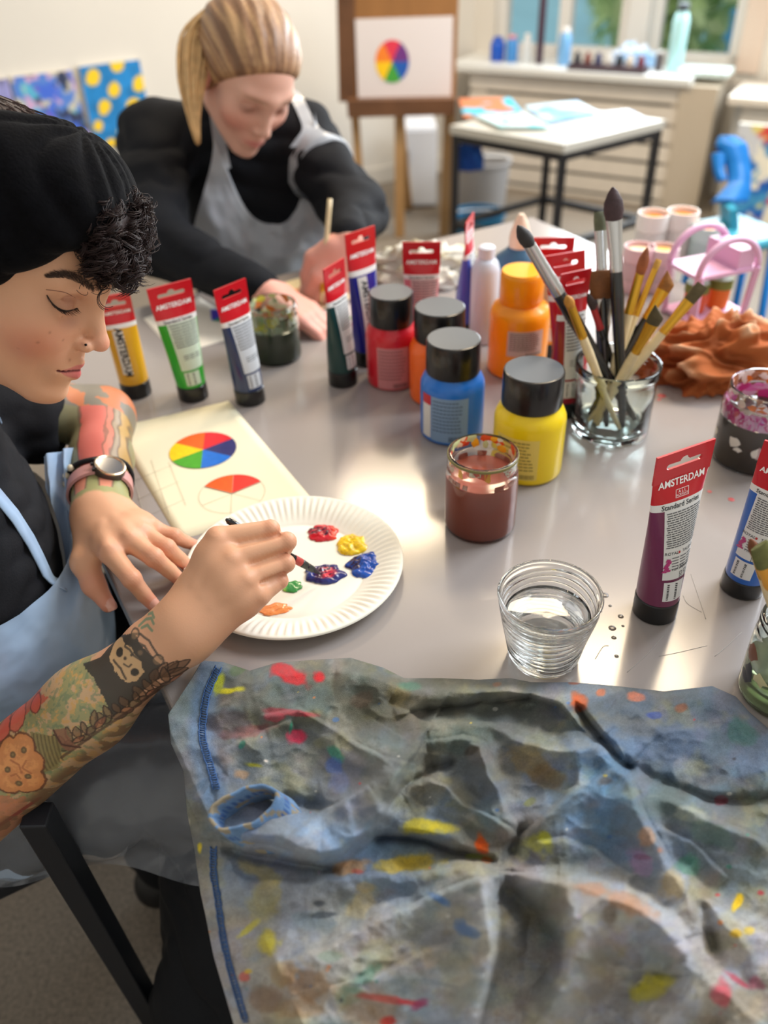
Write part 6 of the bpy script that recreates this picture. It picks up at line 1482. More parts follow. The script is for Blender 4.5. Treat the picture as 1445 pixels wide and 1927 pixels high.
# legs and stool below the table
lg = Sdf()
for s in (-1, 1):
    h0 = W7 - ZB * .43 + WLF * s * .09; k0 = h0 + WF * .36 + ZB * .0; k0[2] = .50; h0[2] = .52; lg.cone(h0, k0, .08, .06, .03); lg.cone(k0, np.array([k0[0], k0[1], .06]) - WF * .04, .058, .045, .03)
lg.ell(W7 * np.array([1, 1, 0]) + ZB * .53, (.13, .18, .10), WM2, .04); lg.plane(np.array([0, 0, .03]), -ZB, .004)
v, f = lg.polygonise(.012); kid(mesh('trousers', v, f, plain(rgb(30, 34, 44), .8)), woman)
stl = empty('stool', (W7[0], W7[1], 0)); tag(stl, 'black stool beneath the blonde woman', 'stool'); v, f = lathe([(.16, .39), (.17, .395), (.17, .415), (.16, .42)], 36, c=(W7[0], W7[1], 0)); kid(mesh('seat', v, f, M_STEEL, auto=.6), stl)
for a in (.6, 2.2, 3.8, 5.4): v, f = tube([(W7[0] + .12 * math.cos(a), W7[1] + .12 * math.sin(a), .39), (W7[0] + .17 * math.cos(a), W7[1] + .17 * math.sin(a), 0)], .012, 8); kid(mesh('leg', v, f, M_STEEL), stl)
# apron
M_AP2 = mat('grey_apron_plastic', rgb(182, 188, 196), .28, spec=.7, alpha=.80, bump=(18, .6, .014, 1.5), coat=.3)
def bib2(u, t):
    y = (u - .5) * 2; half = .098 + .055 * sstep(.05, .5, t) + .02 * t; scoop = .195 * (1 - np.abs(y) ** 3.0) * (1 - t)
    cen = W7[None, None] - ZB * (-.035 + .42 * t + scoop * (1 - t * .5))[..., None] + WF * .0
    fwd = .128 * np.sqrt(np.maximum(0, 1 - (y * half / .20) ** 2)) + .006 + .030 * np.sin(math.pi * np.clip(t, 0, 1)); wv = .012 * (fbm(u * 6 + 3, t * 5, 33, 3) - .5) * 2 + .006 * np.sin(u * 14 + t * 4)
    return cen + WF * (fwd + wv)[..., None] + WLF * (y * half)[..., None]
U, V_ = np.meshgrid(np.linspace(0, 1, 46), np.linspace(0, 1, 50), indexing='ij'); pts = push_out(sw, bib2(U, V_), .006); v, f = grid(pts[..., 0], pts[..., 1], pts[..., 2]); kid(mesh('apron_bib', v, f, M_AP2), woman)
for s in (-1, 1):
    a = bib2(np.array([[.5 + s * .44]]), np.array([[.0]]))[0, 0]; pts = bez([a - ZB * .02, a + ZB * .02 - WF * .015, W7 + WLF * s * .072 + ZB * .050 + WF * .03, W7 + WLF * s * .05 + ZB * .06 - WF * .05], 18); pts = push_out(sw, pts, .006); v = []; f = []
    for p in pts:
        for k in (-1, 1): v.append(tuple(p + WLF * k * .012))
    for i in range(17): f.append((2 * i, 2 * i + 1, 2 * i + 3, 2 * i + 2))
    kid(mesh('apron_strap', v, f, M_AP2), woman)
lp0 = W7 - ZB * .36 + WF * .13
def lap2(u, t): y = (u - .5) * 2; return lp0[None, None] + WF * (t * .18)[..., None] + WLF * (y * .17)[..., None] + ZB * (.06 - .13 * t - .05 * y * y + .02 * (fbm(u * 5, t * 5, 8, 3) - .5))[..., None]
pts = lap2(U, V_); v, f = grid(pts[..., 0], pts[..., 1], pts[..., 2]); kid(mesh('apron_skirt', v, f, mat('apron_skirt_plastic', rgb(170, 196, 222), .3, alpha=.8, bump=(18, .5, .014, 1.5), coat=.3)), woman)
# hair: cap pulled back to a low tail falling over the shoulder
M_BLO = mat('blonde_hair', rgb(176, 138, 98), .42, spec=.5, var=(70, .30, (1, 1, .12)), bump=(200, .4, .003))
hs = Sdf(); hs.ell(wl((-.012, 0, .054)), (.106, .084, .088), WM, .01); hs.ell(wl((-.02, 0, .0)), (.088, .076, .060), WM, .03)
hs.plane(wl((.060, 0, .060)), WM @ np.array([.80, 0, -.60]), .012)
for s in (-1, 1): hs.ell(wl((.004, s * .088, -.004)), (.022, .022, .030), WM, .006, True)
HV, HF = hs.polygonise(.004); HV = boxblur_mesh(HV, HF, 1, .5); hq = (HV - w_h) @ WM
an = np.arctan2(hq[:, 1], hq[:, 2] + .02); HV = HV + hs.grad(HV) * (.0012 * np.sin(an * 40 + hq[:, 0] * 60 + 4 * fbm(hq[:, 0] * 20, an * 5, 3, 2)) * sstep(.0, .03, (np.array([.060, 0, .060]) - hq) @ np.array([.8, 0, -.6])))[:, None]
hcol = np.tile(np.array([150., 112., 82.]), (len(HV), 1)); nn_ = fbm(an * 26, hq[:, 0] * 10, 5, 3); hcol = blend(hcol, (206, 168, 120), sstep(.45, .7, nn_) * .7); hcol = blend(hcol, (104, 76, 56), sstep(.45, .3, nn_) * .6)
kid(mesh('hair', HV, HF, mat('blonde_hair_cap', rgb(160, 124, 90), .42, spec=.5, attr='col', bump=(240, .3, .002)), cols=sl(hcol)), woman)
parts = []; rs3 = np.random.RandomState(4)
tail = [wl((-.085, -.03, .075)), D(372, 70, 1.46), D(362, 150, 1.45), D(364, 215, 1.46), D(372, 270, 1.48)]
for i in range(70):
    o_ = rs3.randn(3) * .0085; q = bez([p + o_ * (.7 + .5 * math.sin(k * 1.2)) for k, p in enumerate(tail)], 16); parts.append(tube([tuple(p) for p in q], [.0030] * 12 + [.0026, .002, .0014, .0006], 5))
v, f = join(*parts); kid(mesh('ponytail', v, f, mat('blonde_tail', rgb(206, 168, 116), .42, spec=.5, var=(50, .3))), woman)
# her brush
b0 = P(604, 572, TZ + .012); b1 = D(621, 374, 1.40); dd = (b1 - b0) / np.linalg.norm(b1 - b0); LL = np.linalg.norm(b1 - b0); e = empty('paint_brush', tuple(b0)); tag(e, 'long pale wooden brush in the blonde woman\'s hand', 'paintbrush')
for nm, a, b, ra, rb_, m in (('handle', .045, LL, .0050, .0040, M_NAT), ('ferrule', .02, .047, .0045, .0050, M_GOLD), ('bristles', 0, .022, .0008, .0045, plain(rgb(206, 180, 130), .6))):
    v, f = tube([tuple(b0 + dd * (a + (b - a) * i / 6)) for i in range(7)], [ra + (rb_ - ra) * i / 6 for i in range(7)], 10); kid(mesh(nm, v, f, m), e)
# ------------------------------------------------------------------ crumpled cloths on the table
def heap(name, c, r, label, cols_, seed, cat='cloth', amp=.35, rough=.9):
    nu, nv_ = 150, 70; U, V_ = np.meshgrid(np.linspace(0, 2 * math.pi, nu), np.linspace(0, math.pi * .5, nv_), indexing='ij')
    d = np.stack([np.cos(U) * np.cos(V_), np.sin(U) * np.cos(V_), np.sin(V_)], -1)
    q = fbm(d[..., 0] * 2.2 + d[..., 2] * 1.7 + seed, d[..., 1] * 2.2 + d[..., 2] * 1.3, seed, 3)
    wa = fbm(d[..., 0] * 1.6 + seed, d[..., 1] * 1.6 + d[..., 2], seed + 3, 2); wb2 = fbm(d[..., 0] * 1.4 - seed, d[..., 2] * 2.0 + d[..., 1], seed + 5, 2)
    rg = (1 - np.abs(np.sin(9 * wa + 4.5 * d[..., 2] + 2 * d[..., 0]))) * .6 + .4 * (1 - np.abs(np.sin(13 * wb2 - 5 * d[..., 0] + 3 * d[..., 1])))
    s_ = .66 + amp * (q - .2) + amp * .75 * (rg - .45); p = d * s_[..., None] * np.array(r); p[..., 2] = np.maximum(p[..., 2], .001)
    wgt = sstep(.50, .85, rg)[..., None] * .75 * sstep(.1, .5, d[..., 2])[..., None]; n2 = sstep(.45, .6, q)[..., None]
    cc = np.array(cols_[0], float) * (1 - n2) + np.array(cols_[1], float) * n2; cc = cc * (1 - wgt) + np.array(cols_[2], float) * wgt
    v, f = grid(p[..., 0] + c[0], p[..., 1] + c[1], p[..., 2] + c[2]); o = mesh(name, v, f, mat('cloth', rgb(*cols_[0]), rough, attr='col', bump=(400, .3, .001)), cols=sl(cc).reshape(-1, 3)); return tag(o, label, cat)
heap('rust_rag', P(1345, 700), (.150, .100, .105), 'crumpled rust-brown rag behind the brush jar', [(146, 74, 30), (170, 92, 44), (232, 196, 164)], 5)  # beige highlights on the fold crests are painted into the colour
heap('white_rag', P(800, 520), (.13, .09, .075), 'crumpled off-white paper towel behind the pale pink tube', [(210, 206, 196), (226, 222, 212), (190, 176, 140)], 15, amp=.4)
# ------------------------------------------------------------------ pots and pink caddy at the far right of the table
def pot(px, py, r, h, col, fill, label, group):
    e = empty('paint_pot', tuple(P(px, py))); tag(e, label, 'pot', group)
    v, f = lathe([(r * .85, 0), (r * .88, .002), (r * .97, h * .7), (r * 1.04, h * .72), (r * 1.04, h * .80), (r, h), (r * .93, h), (r * .90, h * .82), (.001, h * .81)], 36); mesh('pot_body', v, f, plain(col, .45), parent=e, auto=.7)
    v, f = lathe([(r * .95, h * .28), (r * .975, h * .30), (r * .985, h * .66), (r * .96, h * .68)], 36, cap0=False, cap1=False); mesh('label_band', [(p[0] * 1.02, p[1] * 1.02, p[2]) for p in v], f, plain(tuple(c * .8 for c in col), .5), parent=e)
    v, f = lathe([(r * .90, h * .83), (r * .88, h * .90), (r * .5, h * .93), (.001, h * .90)], 30); mesh('paint', v, f, plain(fill, .35), parent=e)
PO = rgb(236, 132, 24); wt = rgb(234, 232, 228)
pot(1215, 500, .028, .098, wt, PO, 'white pot of orange paint, left of the back pair', 'paint pots'); pot(1268, 498, .028, .100, wt, PO, 'white pot of orange paint, right of the back pair', 'paint pots')
pot(1316, 512, .026, .085, rgb(196, 222, 222), PO, 'pale aqua pot of orange paint behind the pink caddy handle', 'paint pots'); pot(1192, 545, .026, .078, rgb(226, 190, 196), rgb(230, 200, 160), 'pink pot with cream paint, just right of the tall brushes', 'paint pots')
pot(1236, 545, .026, .076, rgb(222, 200, 206), rgb(232, 178, 84), 'pale pot with honey-coloured paint, in front of the white pots', 'paint pots')
cad = empty('desk_caddy', tuple(P(1322, 590))); tag(cad, 'lilac-pink plastic caddy with arched handle behind the rust rag', 'caddy'); M_PK = mat('pink_plastic', rgb(222, 176, 208), .4)
cb = P(1322, 590); a0 = .35; ux = np.array([math.cos(a0), math.sin(a0), 0]); uy = np.array([-math.sin(a0), math.cos(a0), 0]); zz = np.array([0, 0, 1.0])
for sx, sy in ((-1, -1), (1, -1), (1, 1), (-1, 1)):
    v, f = bbox_bar(tuple(cb + ux * sx * .050 + uy * sy * .035), tuple(cb + ux * sx * .055 + uy * sy * .038 + zz * .085), .013, .008); kid(mesh('post', v, f, M_PK, smooth=False), cad)
v, f = box((0, 0, 0), (.116, .082, .006), a0); kid(mesh('shelf', [tuple(np.array(q) + cb + zz * .082) for q in v], f, M_PK, smooth=False), cad)
v, f = box((0, 0, 0), (.110, .078, .006), a0); kid(mesh('tray', [tuple(np.array(q) + cb + zz * .006) for q in v], f, M_PK, smooth=False), cad)
for sy in (-1, 1):
    v, f = tube([tuple(cb + ux * .056 * math.cos(t) + uy * sy * .036 + zz * (.085 + .050 * math.sin(t))) for t in np.linspace(0, math.pi, 20)], .0055, 8); kid(mesh('handle', v, f, M_PK), cad)
v, f = box((0, 0, 0), (.030, .076, .030), a0); kid(mesh('end_panel', [tuple(np.array(q) + cb + zz * .100 + ux * .030) for q in v], f, M_PK, smooth=False), cad)
for i, (dx, cc) in enumerate(((-.022, rgb(226, 100, 50)), (.024, rgb(232, 120, 34)))):
    e = empty('paint_pot', tuple(cb + ux * dx + zz * .009)); tag(e, ['small red-orange pot in the left half of the pink caddy', 'small orange pot in the right half of the pink caddy'][i], 'pot', 'pots in the caddy')
    v, f = lathe([(.014, 0), (.017, .002), (.018, .032), (.019, .034), (.019, .044), (.017, .046)], 24); mesh('pot_body', v, f, plain(cc, .5), parent=e, auto=.7); v, f = lathe([(.0195, .034), (.0195, .047), (.018, .049)], 24); mesh('lid', v, f, plain(rgb(120, 130, 60), .5), parent=e, auto=.7)
# ------------------------------------------------------------------ easel
EY = 3.85; es = empty('easel', tuple(Yp(750, 460, EY) * np.array([1, 1, 0]))); tag(es, 'wooden studio easel holding a board with a colour-wheel sheet', 'easel')
M_WD = mat('easel_wood', rgb(176, 138, 92), .55, var=(9, .2, (1, 1, .15))); M_WDD = mat('easel_dark_wood', rgb(104, 70, 46), .5, var=(9, .25)); M_BRD = mat('easel_board', rgb(150, 104, 58), .6, var=(7, .25, (1, 1, .2)))
def quadbox(pxs, y, th_, m, nm, par, dy=0.0):    # a flat slab whose front face passes through four pixels at depth plane y
    q = [Yp(a, b, y) for a, b in pxs]; v = [tuple(p) for p in q] + [tuple(p + np.array([0, th_, 0])) for p in q]
    return kid(mesh(nm, v, [(0, 1, 2, 3), (7, 6, 5, 4), (0, 4, 5, 1), (1, 5, 6, 2), (2, 6, 7, 3), (3, 7, 4, 0)], m, smooth=False), par)
quadbox([(630, -140), (868, -140), (856, 188), (638, 192)], EY, .02, M_BRD, 'board', es); quadbox([(632, -140), (668, -140), (668, 190), (640, 192)], EY - .006, .006, M_WDD, 'board_edge', es)
quadbox([(652, 190), (858, 186), (856, 216), (655, 222)], EY - .07, .07, M_WDD, 'ledge', es)
def easel_leg(p0, p1, w, nm='leg', m=M_WD, z1=0.0):
    a = Yp(*p0, EY + .03); b = Yp(*p1, EY + .03); d = b - a; b = a + d * (a[2] - z1) / (a[2] - b[2]); v, f = bbox_bar(tuple(a), tuple(b), w, .035, up=(0, 1, 0)); kid(mesh(nm, v, f, m, smooth=False), es)
easel_leg((668, 215), (684, 440), .035); easel_leg((752, 215), (752, 440), .042, 'mast'); easel_leg((846, 210), (836, 440), .045)
a = Yp(676, 462, EY + .03); b = Yp(846, 452, EY + .03); v, f = bbox_bar(tuple(a), tuple(b), .045, .03, up=(0, 1, 0)); kid(mesh('cross_bar', v, f, M_WDD, smooth=False), es)
a = Yp(752, 215, EY + .05); v, f = bbox_bar(tuple(a), (a[0] + .05, EY + .42, 0), .035, .03); kid(mesh('back_leg', v, f, M_WD, smooth=False), es)
pp = empty('wheel_poster', tuple(Yp(760, 190, EY - .012))); tag(pp, 'white sheet with a painted colour wheel pinned on the easel', 'paper')
quadbox([(668, 36), (853, 30), (849, 186), (674, 190)], EY - .012, .004, plain(rgb(222, 214, 214), .7), 'paper', pp)
wc_ = Yp(738, 116, EY - .014); rx = .068; rz = .078
for k, c in enumerate((rgb(222, 56, 80), rgb(240, 130, 40), rgb(246, 200, 20), rgb(70, 160, 60), rgb(30, 90, 180), rgb(110, 50, 130))):
    a0_ = math.radians(60 + 60 * k); v = [tuple(wc_)] + [(wc_[0] + rx * math.cos(a0_ + math.radians(60) * i / 8), wc_[1], wc_[2] + rz * math.sin(a0_ + math.radians(60) * i / 8)) for i in range(9)]
    kid(mesh('colour_wedge', v, [tuple(reversed(range(10)))], plain(c, .6), smooth=False), pp)
# ------------------------------------------------------------------ paintings on the left wall
def onl(px, py, out=0.0):
    d = ray(px, py); p0 = CORN + WN * out; t = ((p0 - CAM) @ WN) / (d @ WN); return CAM + d * t
def canvas(pxs, label, fn, base, out=.03):
    q = [onl(a, b, out) for a, b in pxs]; e = empty('canvas_painting', tuple(q[3])); tag(e, label, 'painting', None); n_ = 60; A, B = np.meshgrid(np.linspace(0, 1, n_), np.linspace(0, 1, n_), indexing='ij')
    pt = q[0] * ((1 - A) * (1 - B))[..., None] + q[1] * (A * (1 - B))[..., None] + q[2] * (A * B)[..., None] + q[3] * ((1 - A) * B)[..., None]
    v, f = grid(pt[..., 0], pt[..., 1], pt[..., 2]); kid(mesh('picture', v, f, mat('canvas_paint', base, .7, attr='col'), cols=sl(fn(A, B)).reshape(-1, 3), smooth=False), e)
    v = [tuple(p) for p in q] + [tuple(p - WN * out) for p in q]; v = [tuple(np.array(p) - WN * .002) for p in v[:4]] + v[4:]
    kid(mesh('stretcher', v, [(0, 1, 2, 3), (7, 6, 5, 4), (0, 4, 5, 1), (1, 5, 6, 2), (2, 6, 7, 3), (3, 7, 4, 0)], plain(rgb(216, 210, 200), .8), smooth=False), e)
def lemons(A, B):
    c = np.zeros(A.shape + (3,)); c[:] = (30, 128, 196); n_ = fbm(A * 8, B * 8, 5, 3)[..., None]; c = c * (.8 + .4 * n_)
    for x, y, r_ in ((.20, .14, .13), (.62, .02, .12), (.93, .28, .13), (.50, .32, .12), (.28, .50, .12), (.75, .56, .15), (.12, .72, .09), (.52, .84, .14), (.95, .80, .12), (.25, .98, .10)):
        d = np.hypot((A - x) + .3 * (B - y), (B - y) * 1.1) + .05 * (fbm(A * 12, B * 12, 8, 2) - .5); w = sstep(r_, r_ * .75, d)[..., None]; c = c * (1 - w) + np.array([248, 206, 40.]) * w
    return c
def bluesplash(A, B):
    c = np.zeros(A.shape + (3,)); c[:] = (86, 132, 214)
    for s_, cc in ((3, (90, 190, 216)), (7, (120, 100, 200)), (11, (70, 110, 220)), (13, (206, 170, 210)), (19, (200, 196, 180)), (23, (50, 60, 90))):
        n_ = fbm(A * 6 + s_, B * 6 + s_ * 2, s_, 3); w = sstep(.60, .68, n_)[..., None]; c = c * (1 - w) + np.array(cc, float) * w
    return c
canvas([(148, 126), (262, 112), (290, 262), (180, 280)], 'square blue canvas painted with yellow lemons, behind the blonde woman', lemons, rgb(30, 128, 196))
canvas([(18, 146), (134, 132), (176, 280), (62, 300)], 'blue and violet splashed canvas, left of the lemon painting', bluesplash, rgb(86, 132, 214))
canvas([(-70, 156), (14, 148), (52, 300), (-30, 312)], 'pale violet canvas cut by the left edge of the picture', lambda A, B: np.zeros(A.shape + (3,)) + np.array([150, 150, 206.]) * (.7 + .6 * fbm(A * 6, B * 6, 40, 3))[..., None], rgb(150, 150, 206))
# ------------------------------------------------------------------ side table by the window
WTZ = .57; c4 = [P(846, 236, WTZ), P(1062, 272, WTZ), P(1252, 226, WTZ), P(1000, 178, WTZ)]
c4[3] = c4[0] + c4[2] - c4[1]
wt_ = empty('side_table', tuple((c4[0] + c4[2]) / 2 * np.array([1, 1, 0]))); tag(wt_, 'light-topped side table with thin black steel legs by the window', 'table')
v = [tuple(p - zz * .03) for p in c4] + [tuple(p) for p in c4]; f = [(3, 2, 1, 0), (4, 5, 6, 7), (0, 1, 5, 4), (1, 2, 6, 5), (2, 3, 7, 6), (3, 0, 4, 7)]
kid(mesh('table_top', v, f, mat('pale_top', rgb(186, 184, 176), .35), smooth=False), wt_)
mid = sum(c4) / 4; ft = []
for p in c4:
    q = p + (mid - p) * .06; ft.append(q); v, f = bbox_bar((q[0], q[1], WTZ - .03), (q[0], q[1], 0), .028, .028); kid(mesh('leg', v, f, M_BLK, smooth=False), wt_)
for i in range(4):
    a, b = ft[i], ft[(i + 1) % 4]; v, f = bbox_bar((a[0], a[1], WTZ - .045), (b[0], b[1], WTZ - .045), .026, .026); kid(mesh('rail', v, f, M_BLK, smooth=False), wt_)
    v, f = bbox_bar((a[0], a[1], .20), (b[0], b[1], .20), .024, .024); kid(mesh('low_rail', v, f, M_BLK, smooth=False), wt_)
def flat_sheet(pxs, z, label, col, seed):
    q = [P(a, b, z) for a, b in pxs]; n_ = 24; A, B = np.meshgrid(np.linspace(0, 1, n_), np.linspace(0, 1, n_), indexing='ij'); pt = q[0] * ((1 - A) * (1 - B))[..., None] + q[1] * (A * (1 - B))[..., None] + q[2] * (A * B)[..., None] + q[3] * ((1 - A) * B)[..., None]
    cc = np.zeros(A.shape + (3,)); cc[:] = col[0]
    for k, c in enumerate(col[1:]): w = sstep(.52, .60, fbm(A * 3 + seed, B * 3 + k * 7, seed + k, 3))[..., None]; cc = cc * (1 - w) + np.array(c, float) * w
    v, f = grid(pt[..., 0], pt[..., 1], pt[..., 2] + .003 * fbm(A * 3, B * 3, seed + 5, 2)); o = mesh('painted_sheet', v, f, mat('sheet_paint', rgb(*col[0]), .5, attr='col'), cols=sl(cc).reshape(-1, 3)); s_ = o.modifiers.new('thick', 'SOLIDIFY'); s_.thickness = .002; tag(o, label, 'paper')
flat_sheet([(862, 186), (960, 184), (985, 214), (872, 222)], WTZ + .005, 'turquoise painted sheet at the left end of the side table', [(50, 170, 200), (30, 120, 190), (190, 110, 70)], 4)
flat_sheet([(985, 200), (1085, 190), (1130, 214), (1030, 232)], WTZ + .006, 'pale blue watercolour sheet in the middle of the side table', [(176, 200, 214), (90, 146, 204)], 9)
flat_sheet([(890, 216), (985, 212), (1040, 240), (940, 240)], WTZ + .011, 'white and aqua sheet at the front of the side table', [(186, 210, 212), (90, 196, 204)], 14)
flat_sheet([(1110, 214), (1180, 206), (1215, 222), (1140, 236)], WTZ + .005, 'white sheet at the right end of the side table', [(196, 204, 212), (150, 176, 210)], 19)
# things below and beside it
def tub(c, r, h, col, label, nm='bucket', wall=.006):
    e = empty(nm, tuple(c)); tag(e, label, 'bucket'); v, f = lathe([(r * .8, 0), (r * .84, .003), (r, h * .94), (r * 1.06, h * .95), (r * 1.06, h), (r * .97, h), (r * .80, .012), (.001, .010)], 40); mesh('tub', v, f, plain(col, .45), parent=e, auto=.8); v, f = tube([(r * 1.02 * math.cos(t), r * .25 * math.sin(t), h * (.97 + .04 * math.sin(t))) for t in np.linspace(0, math.pi, 16)], .006, 6); mesh('handle', v, f, plain(rgb(210, 210, 210), .4), parent=e)
tub(P(898, 455, 0), .115, .13, rgb(10, 110, 150), 'low teal plastic tub on the floor left of the side table')
tub(P(905, 395, 0), .13, .24, rgb(150, 150, 152), 'grey waste bin standing behind the teal tub')
bg_ = Yp(884, 262, 3.45); heap('blue_bag', bg_ - np.array([0, 0, .11]), (.075, .05, .16), 'dark blue bag hanging under the left end of the side table', [(26, 70, 150), (30, 84, 170), (40, 96, 180)], 25, 'bag', .25)
cbx = P(792, 400, 0); e = empty('cabinet', tuple(cbx)); tag(e, 'low white cabinet with a grey edge behind the easel', 'cabinet')
v, f = box((cbx[0], cbx[1] + .2, .19), (.16, .25, .36)); kid(mesh('body', v, f, plain(rgb(214, 218, 226), .5), smooth=False), e); v, f = box((cbx[0], cbx[1] + .07, .19), (.15, .012, .34)); kid(mesh('door', v, f, plain(rgb(206, 212, 222), .5), smooth=False), e); v, f = box((cbx[0] - .06, cbx[1] + .055, .24), (.012, .018, .07)); kid(mesh('handle', v, f, plain(rgb(110, 114, 120), .4), smooth=False), e)
for k in (-1, 1):
    v, f = box((cbx[0] + .065 * k, cbx[1] + .2, .005), (.025, .22, .012)); kid(mesh('foot', v, f, plain(rgb(90, 90, 94), .5), smooth=False), e)
# ------------------------------------------------------------------ blue chair and painted canvases at the right
bc = empty('plastic_chair', tuple(P(1385, 640, .0))); tag(bc, 'bright blue plastic chair with teal seat beyond the right end of the table', 'chair'); M_BLU = mat('blue_plastic', rgb(8, 112, 190), .4); M_TEA = mat('teal_plastic', rgb(60, 150, 176), .35)
CD = 2.35
def strip(pts, w, m, nm, dep=CD, th_=.02):
    L_ = bez([(a, b) for a, b, _ in pts], 30); W__ = np.interp(np.linspace(0, 1, 30), np.linspace(0, 1, len(pts)), [c for _, _, c in pts]); v = []; f = []
    for (x, y), ww in zip(L_, W__):
        for k in (-1, 1): v.append(tuple(D(x + k * ww, y, dep)))
    for i in range(29): f.append((2 * i, 2 * i + 1, 2 * i + 3, 2 * i + 2))
    o = kid(mesh(nm, v, f, m), bc); s_ = o.modifiers.new('thick', 'SOLIDIFY'); s_.thickness = th_; s_.offset = 0
strip([(1366, 258, 14), (1376, 275, 28), (1388, 310, 20), (1390, 345, 20), (1372, 380, 34)], 1, M_BLU, 'backrest'); strip([(1352, 290, 12), (1352, 320, 8), (1358, 340, 8)], 1, M_BLU, 'backrest_bar')
sc_ = D(1385, 440, CD); v, f = box(tuple(sc_), (.20, .22, .03), .4); o = kid(mesh('seat', v, f, M_TEA), bc); add_bevel(o, .012, 3)
sp_ = D(1370, 382, CD); v, f = bbox_bar(tuple(sp_), tuple(sc_ + np.array([0, .05, 0])), .12, .02); kid(mesh('seat_back_link', v, f, M_TEA, smooth=False), bc)
for sx in (-1, 1):
    for sy in (-1, 1): v, f = tube([tuple(sc_ + np.array([.075 * sx, .08 * sy, -.01])), (sc_[0] + .10 * sx, sc_[1] + .11 * sy, 0)], .012, 8); kid(mesh('leg', v, f, M_BLU), bc)
def splat(A, B, s0):
    c = np.zeros(A.shape + (3,)); c[:] = (196, 200, 206)
    for s_, cc, th_ in ((3, (20, 100, 180), .50), (7, (30, 60, 160), .58), (11, (226, 222, 206), .56), (13, (60, 140, 190), .58), (19, (206, 60, 60), .66), (23, (214, 200, 120), .66)):
        w = sstep(th_, th_ + .05, fbm(A * 6 + s_ + s0, B * 6 + s_ * 2, s_ + s0, 3))[..., None]; c = c * (1 - w) + np.array(cc, float) * w
    return c
for i, (s0, s1, o_, h, lab) in enumerate(((sc + .28, sc + .74, .50, z2 - .08, 'tall canvas splashed blue, white and red, leaning behind the blue chair'), (sc + .62, sc + 1.12, .66, z2 - .02, 'large blue-splashed canvas cut by the right edge of the picture'))):
    e = empty('canvas_painting', tuple(w2(s0, 0, o_))); tag(e, lab, 'painting'); n_ = 50; A, B = np.meshgrid(np.linspace(0, 1, n_), np.linspace(0, 1, n_), indexing='ij'); a = w2(s0, 0, o_ + .06); b = w2(s1, 0, o_ + .06); up_ = np.array([0, 0, h]) - WN2 * .06
    pt = a + (b - a) * A[..., None] + up_ * B[..., None]; v, f = grid(pt[..., 0], pt[..., 1], pt[..., 2]); kid(mesh('picture', v, f, mat('splash_paint', rgb(90, 130, 180), .6, attr='col'), cols=sl(splat(A, B, i * 30)).reshape(-1, 3), smooth=False), e)
    q = [a, b, b + up_, a + up_]; v = [tuple(p - WN2 * .003) for p in q] + [tuple(p - WN2 * .03) for p in q]; kid(mesh('stretcher', v, [(0, 1, 2, 3), (7, 6, 5, 4), (0, 4, 5, 1), (1, 5, 6, 2), (2, 6, 7, 3), (3, 7, 4, 0)], plain(rgb(200, 196, 186), .8), smooth=False), e)
# ------------------------------------------------------------------ things on the window sill
def onsill(px, out=.20): s_ = onw(px, 118, out)[0]; return w2(s_, zs, out)
def sjar(px, r, h, col, label, top=None, nm='sill_jar', cat='jar', out=.2):
    e = empty(nm, tuple(onsill(px, out))); tag(e, label, cat, 'things on the window sill'); v, f = lathe([(r * .9, 0), (r, .004), (r, h * .78), (r * .8, h * .88), (r * .62, h * .92), (r * .62, h)], 28); mesh('body', v, f, plain(col, .35), parent=e, auto=.8)
    v, f = lathe([(r * .68, h * .93), (r * .68, h * 1.03), (r * .6, h * 1.05)], 20); mesh('lid', v, f, plain(top or rgb(230, 230, 230), .5), parent=e, auto=.8)
sjar(935, .035, .10, rgb(24, 84, 190), 'royal blue pot at the left end of the sill', rgb(24, 84, 190)); sjar(962, .030, .11, rgb(70, 140, 210), 'light blue pot with pink top on the sill', rgb(226, 150, 160)); sjar(990, .02, .12, rgb(214, 220, 224), 'white slim bottle on the sill beside the dark bottle')
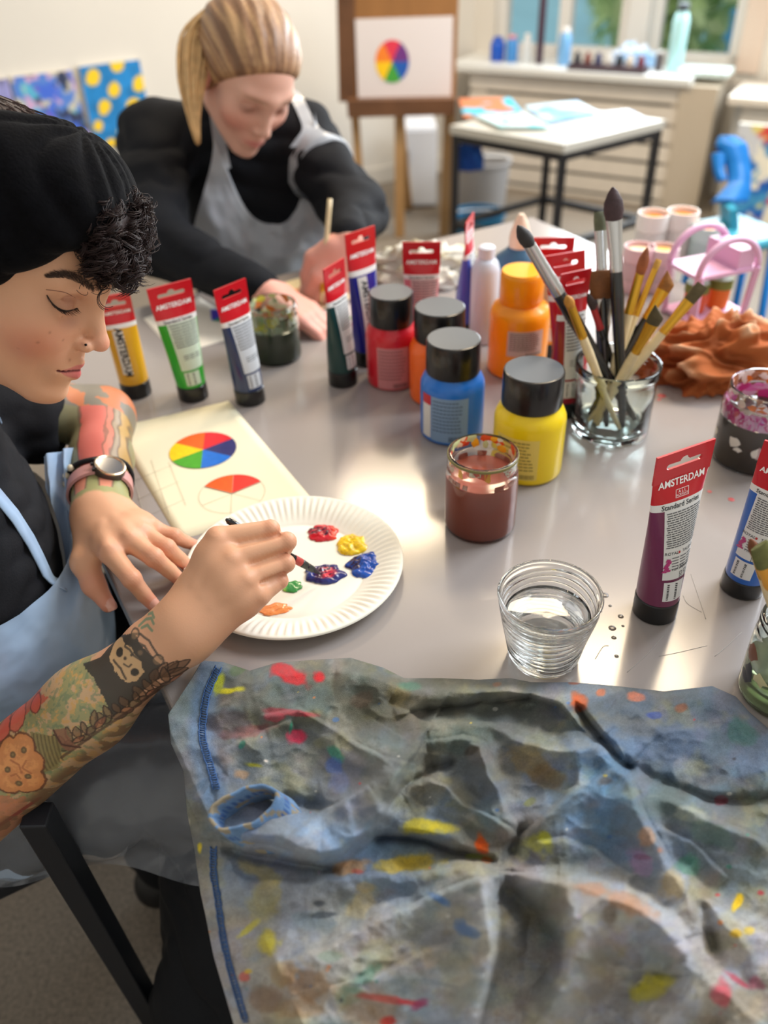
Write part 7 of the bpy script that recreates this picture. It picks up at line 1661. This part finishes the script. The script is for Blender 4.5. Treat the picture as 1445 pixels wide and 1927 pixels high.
sjar(1014, .018, .34, rgb(70, 50, 66), 'tall dark wine-red bottle standing on the sill', rgb(60, 40, 50)); sjar(1060, .03, .15, rgb(120, 176, 226), 'pale blue bottle in front of the wide window'); sjar(1270, .035, .26, rgb(176, 222, 226), 'tall clear aqua bottle at the window post', rgb(60, 70, 76)); sjar(1240, .018, .08, rgb(90, 84, 88), 'small dark bottle beside the aqua bottle')
tr_ = empty('tray', tuple(onsill(1145, .27))); tag(tr_, 'long dark tray with little paint bottles on the sill', 'tray'); c0 = onsill(1145, .27); v, f = box((c0[0], c0[1], c0[2] + .012), (.36, .09, .024), math.atan2(WD2[1], WD2[0])); kid(mesh('tray_body', v, f, plain(rgb(66, 50, 56), .5), smooth=False), tr_)
for k in range(7):
    q = c0 + WD2 * (-.15 + .05 * k); e = empty('ink_bottle', (q[0], q[1], q[2] + .024)); tag(e, ['dark ink bottle at the left end of the tray', 'red-brown ink bottle, second in the tray', 'navy ink bottle, third in the tray', 'pale ink bottle in the middle of the tray', 'black ink bottle right of the pale one', 'cream ink bottle, sixth in the tray', 'maroon ink bottle at the right end of the tray'][k], 'bottle', 'ink bottles in the tray')
    c_ = [rgb(40, 40, 50), rgb(120, 60, 50), rgb(36, 44, 90), rgb(206, 204, 200), rgb(30, 30, 34), rgb(210, 200, 186), rgb(110, 36, 50)][k]; v, f = lathe([(.015, 0), (.016, .002), (.016, .03), (.010, .036), (.010, .046), (.009, .048)], 16); mesh('body', v, f, plain(c_, .35), parent=e, auto=.8)
heap('white_cloth', onsill(1190, .16), (.16, .06, .13), 'folded white and pale blue cloth on the sill before the window post', [(206, 214, 226), (150, 190, 230), (236, 232, 224)], 31, amp=.3)
pa = onsill(1330, .2); v, f = box((pa[0], pa[1], pa[2] + .012), (.22, .16, .022), math.atan2(WD2[1], WD2[0])); o = mesh('paper_stack', v, f, mat('stack', rgb(206, 226, 226), .6, var=(30, .2)), smooth=False); add_bevel(o, .003); tag(o, 'stack of pale aqua papers at the right end of the sill', 'paper')
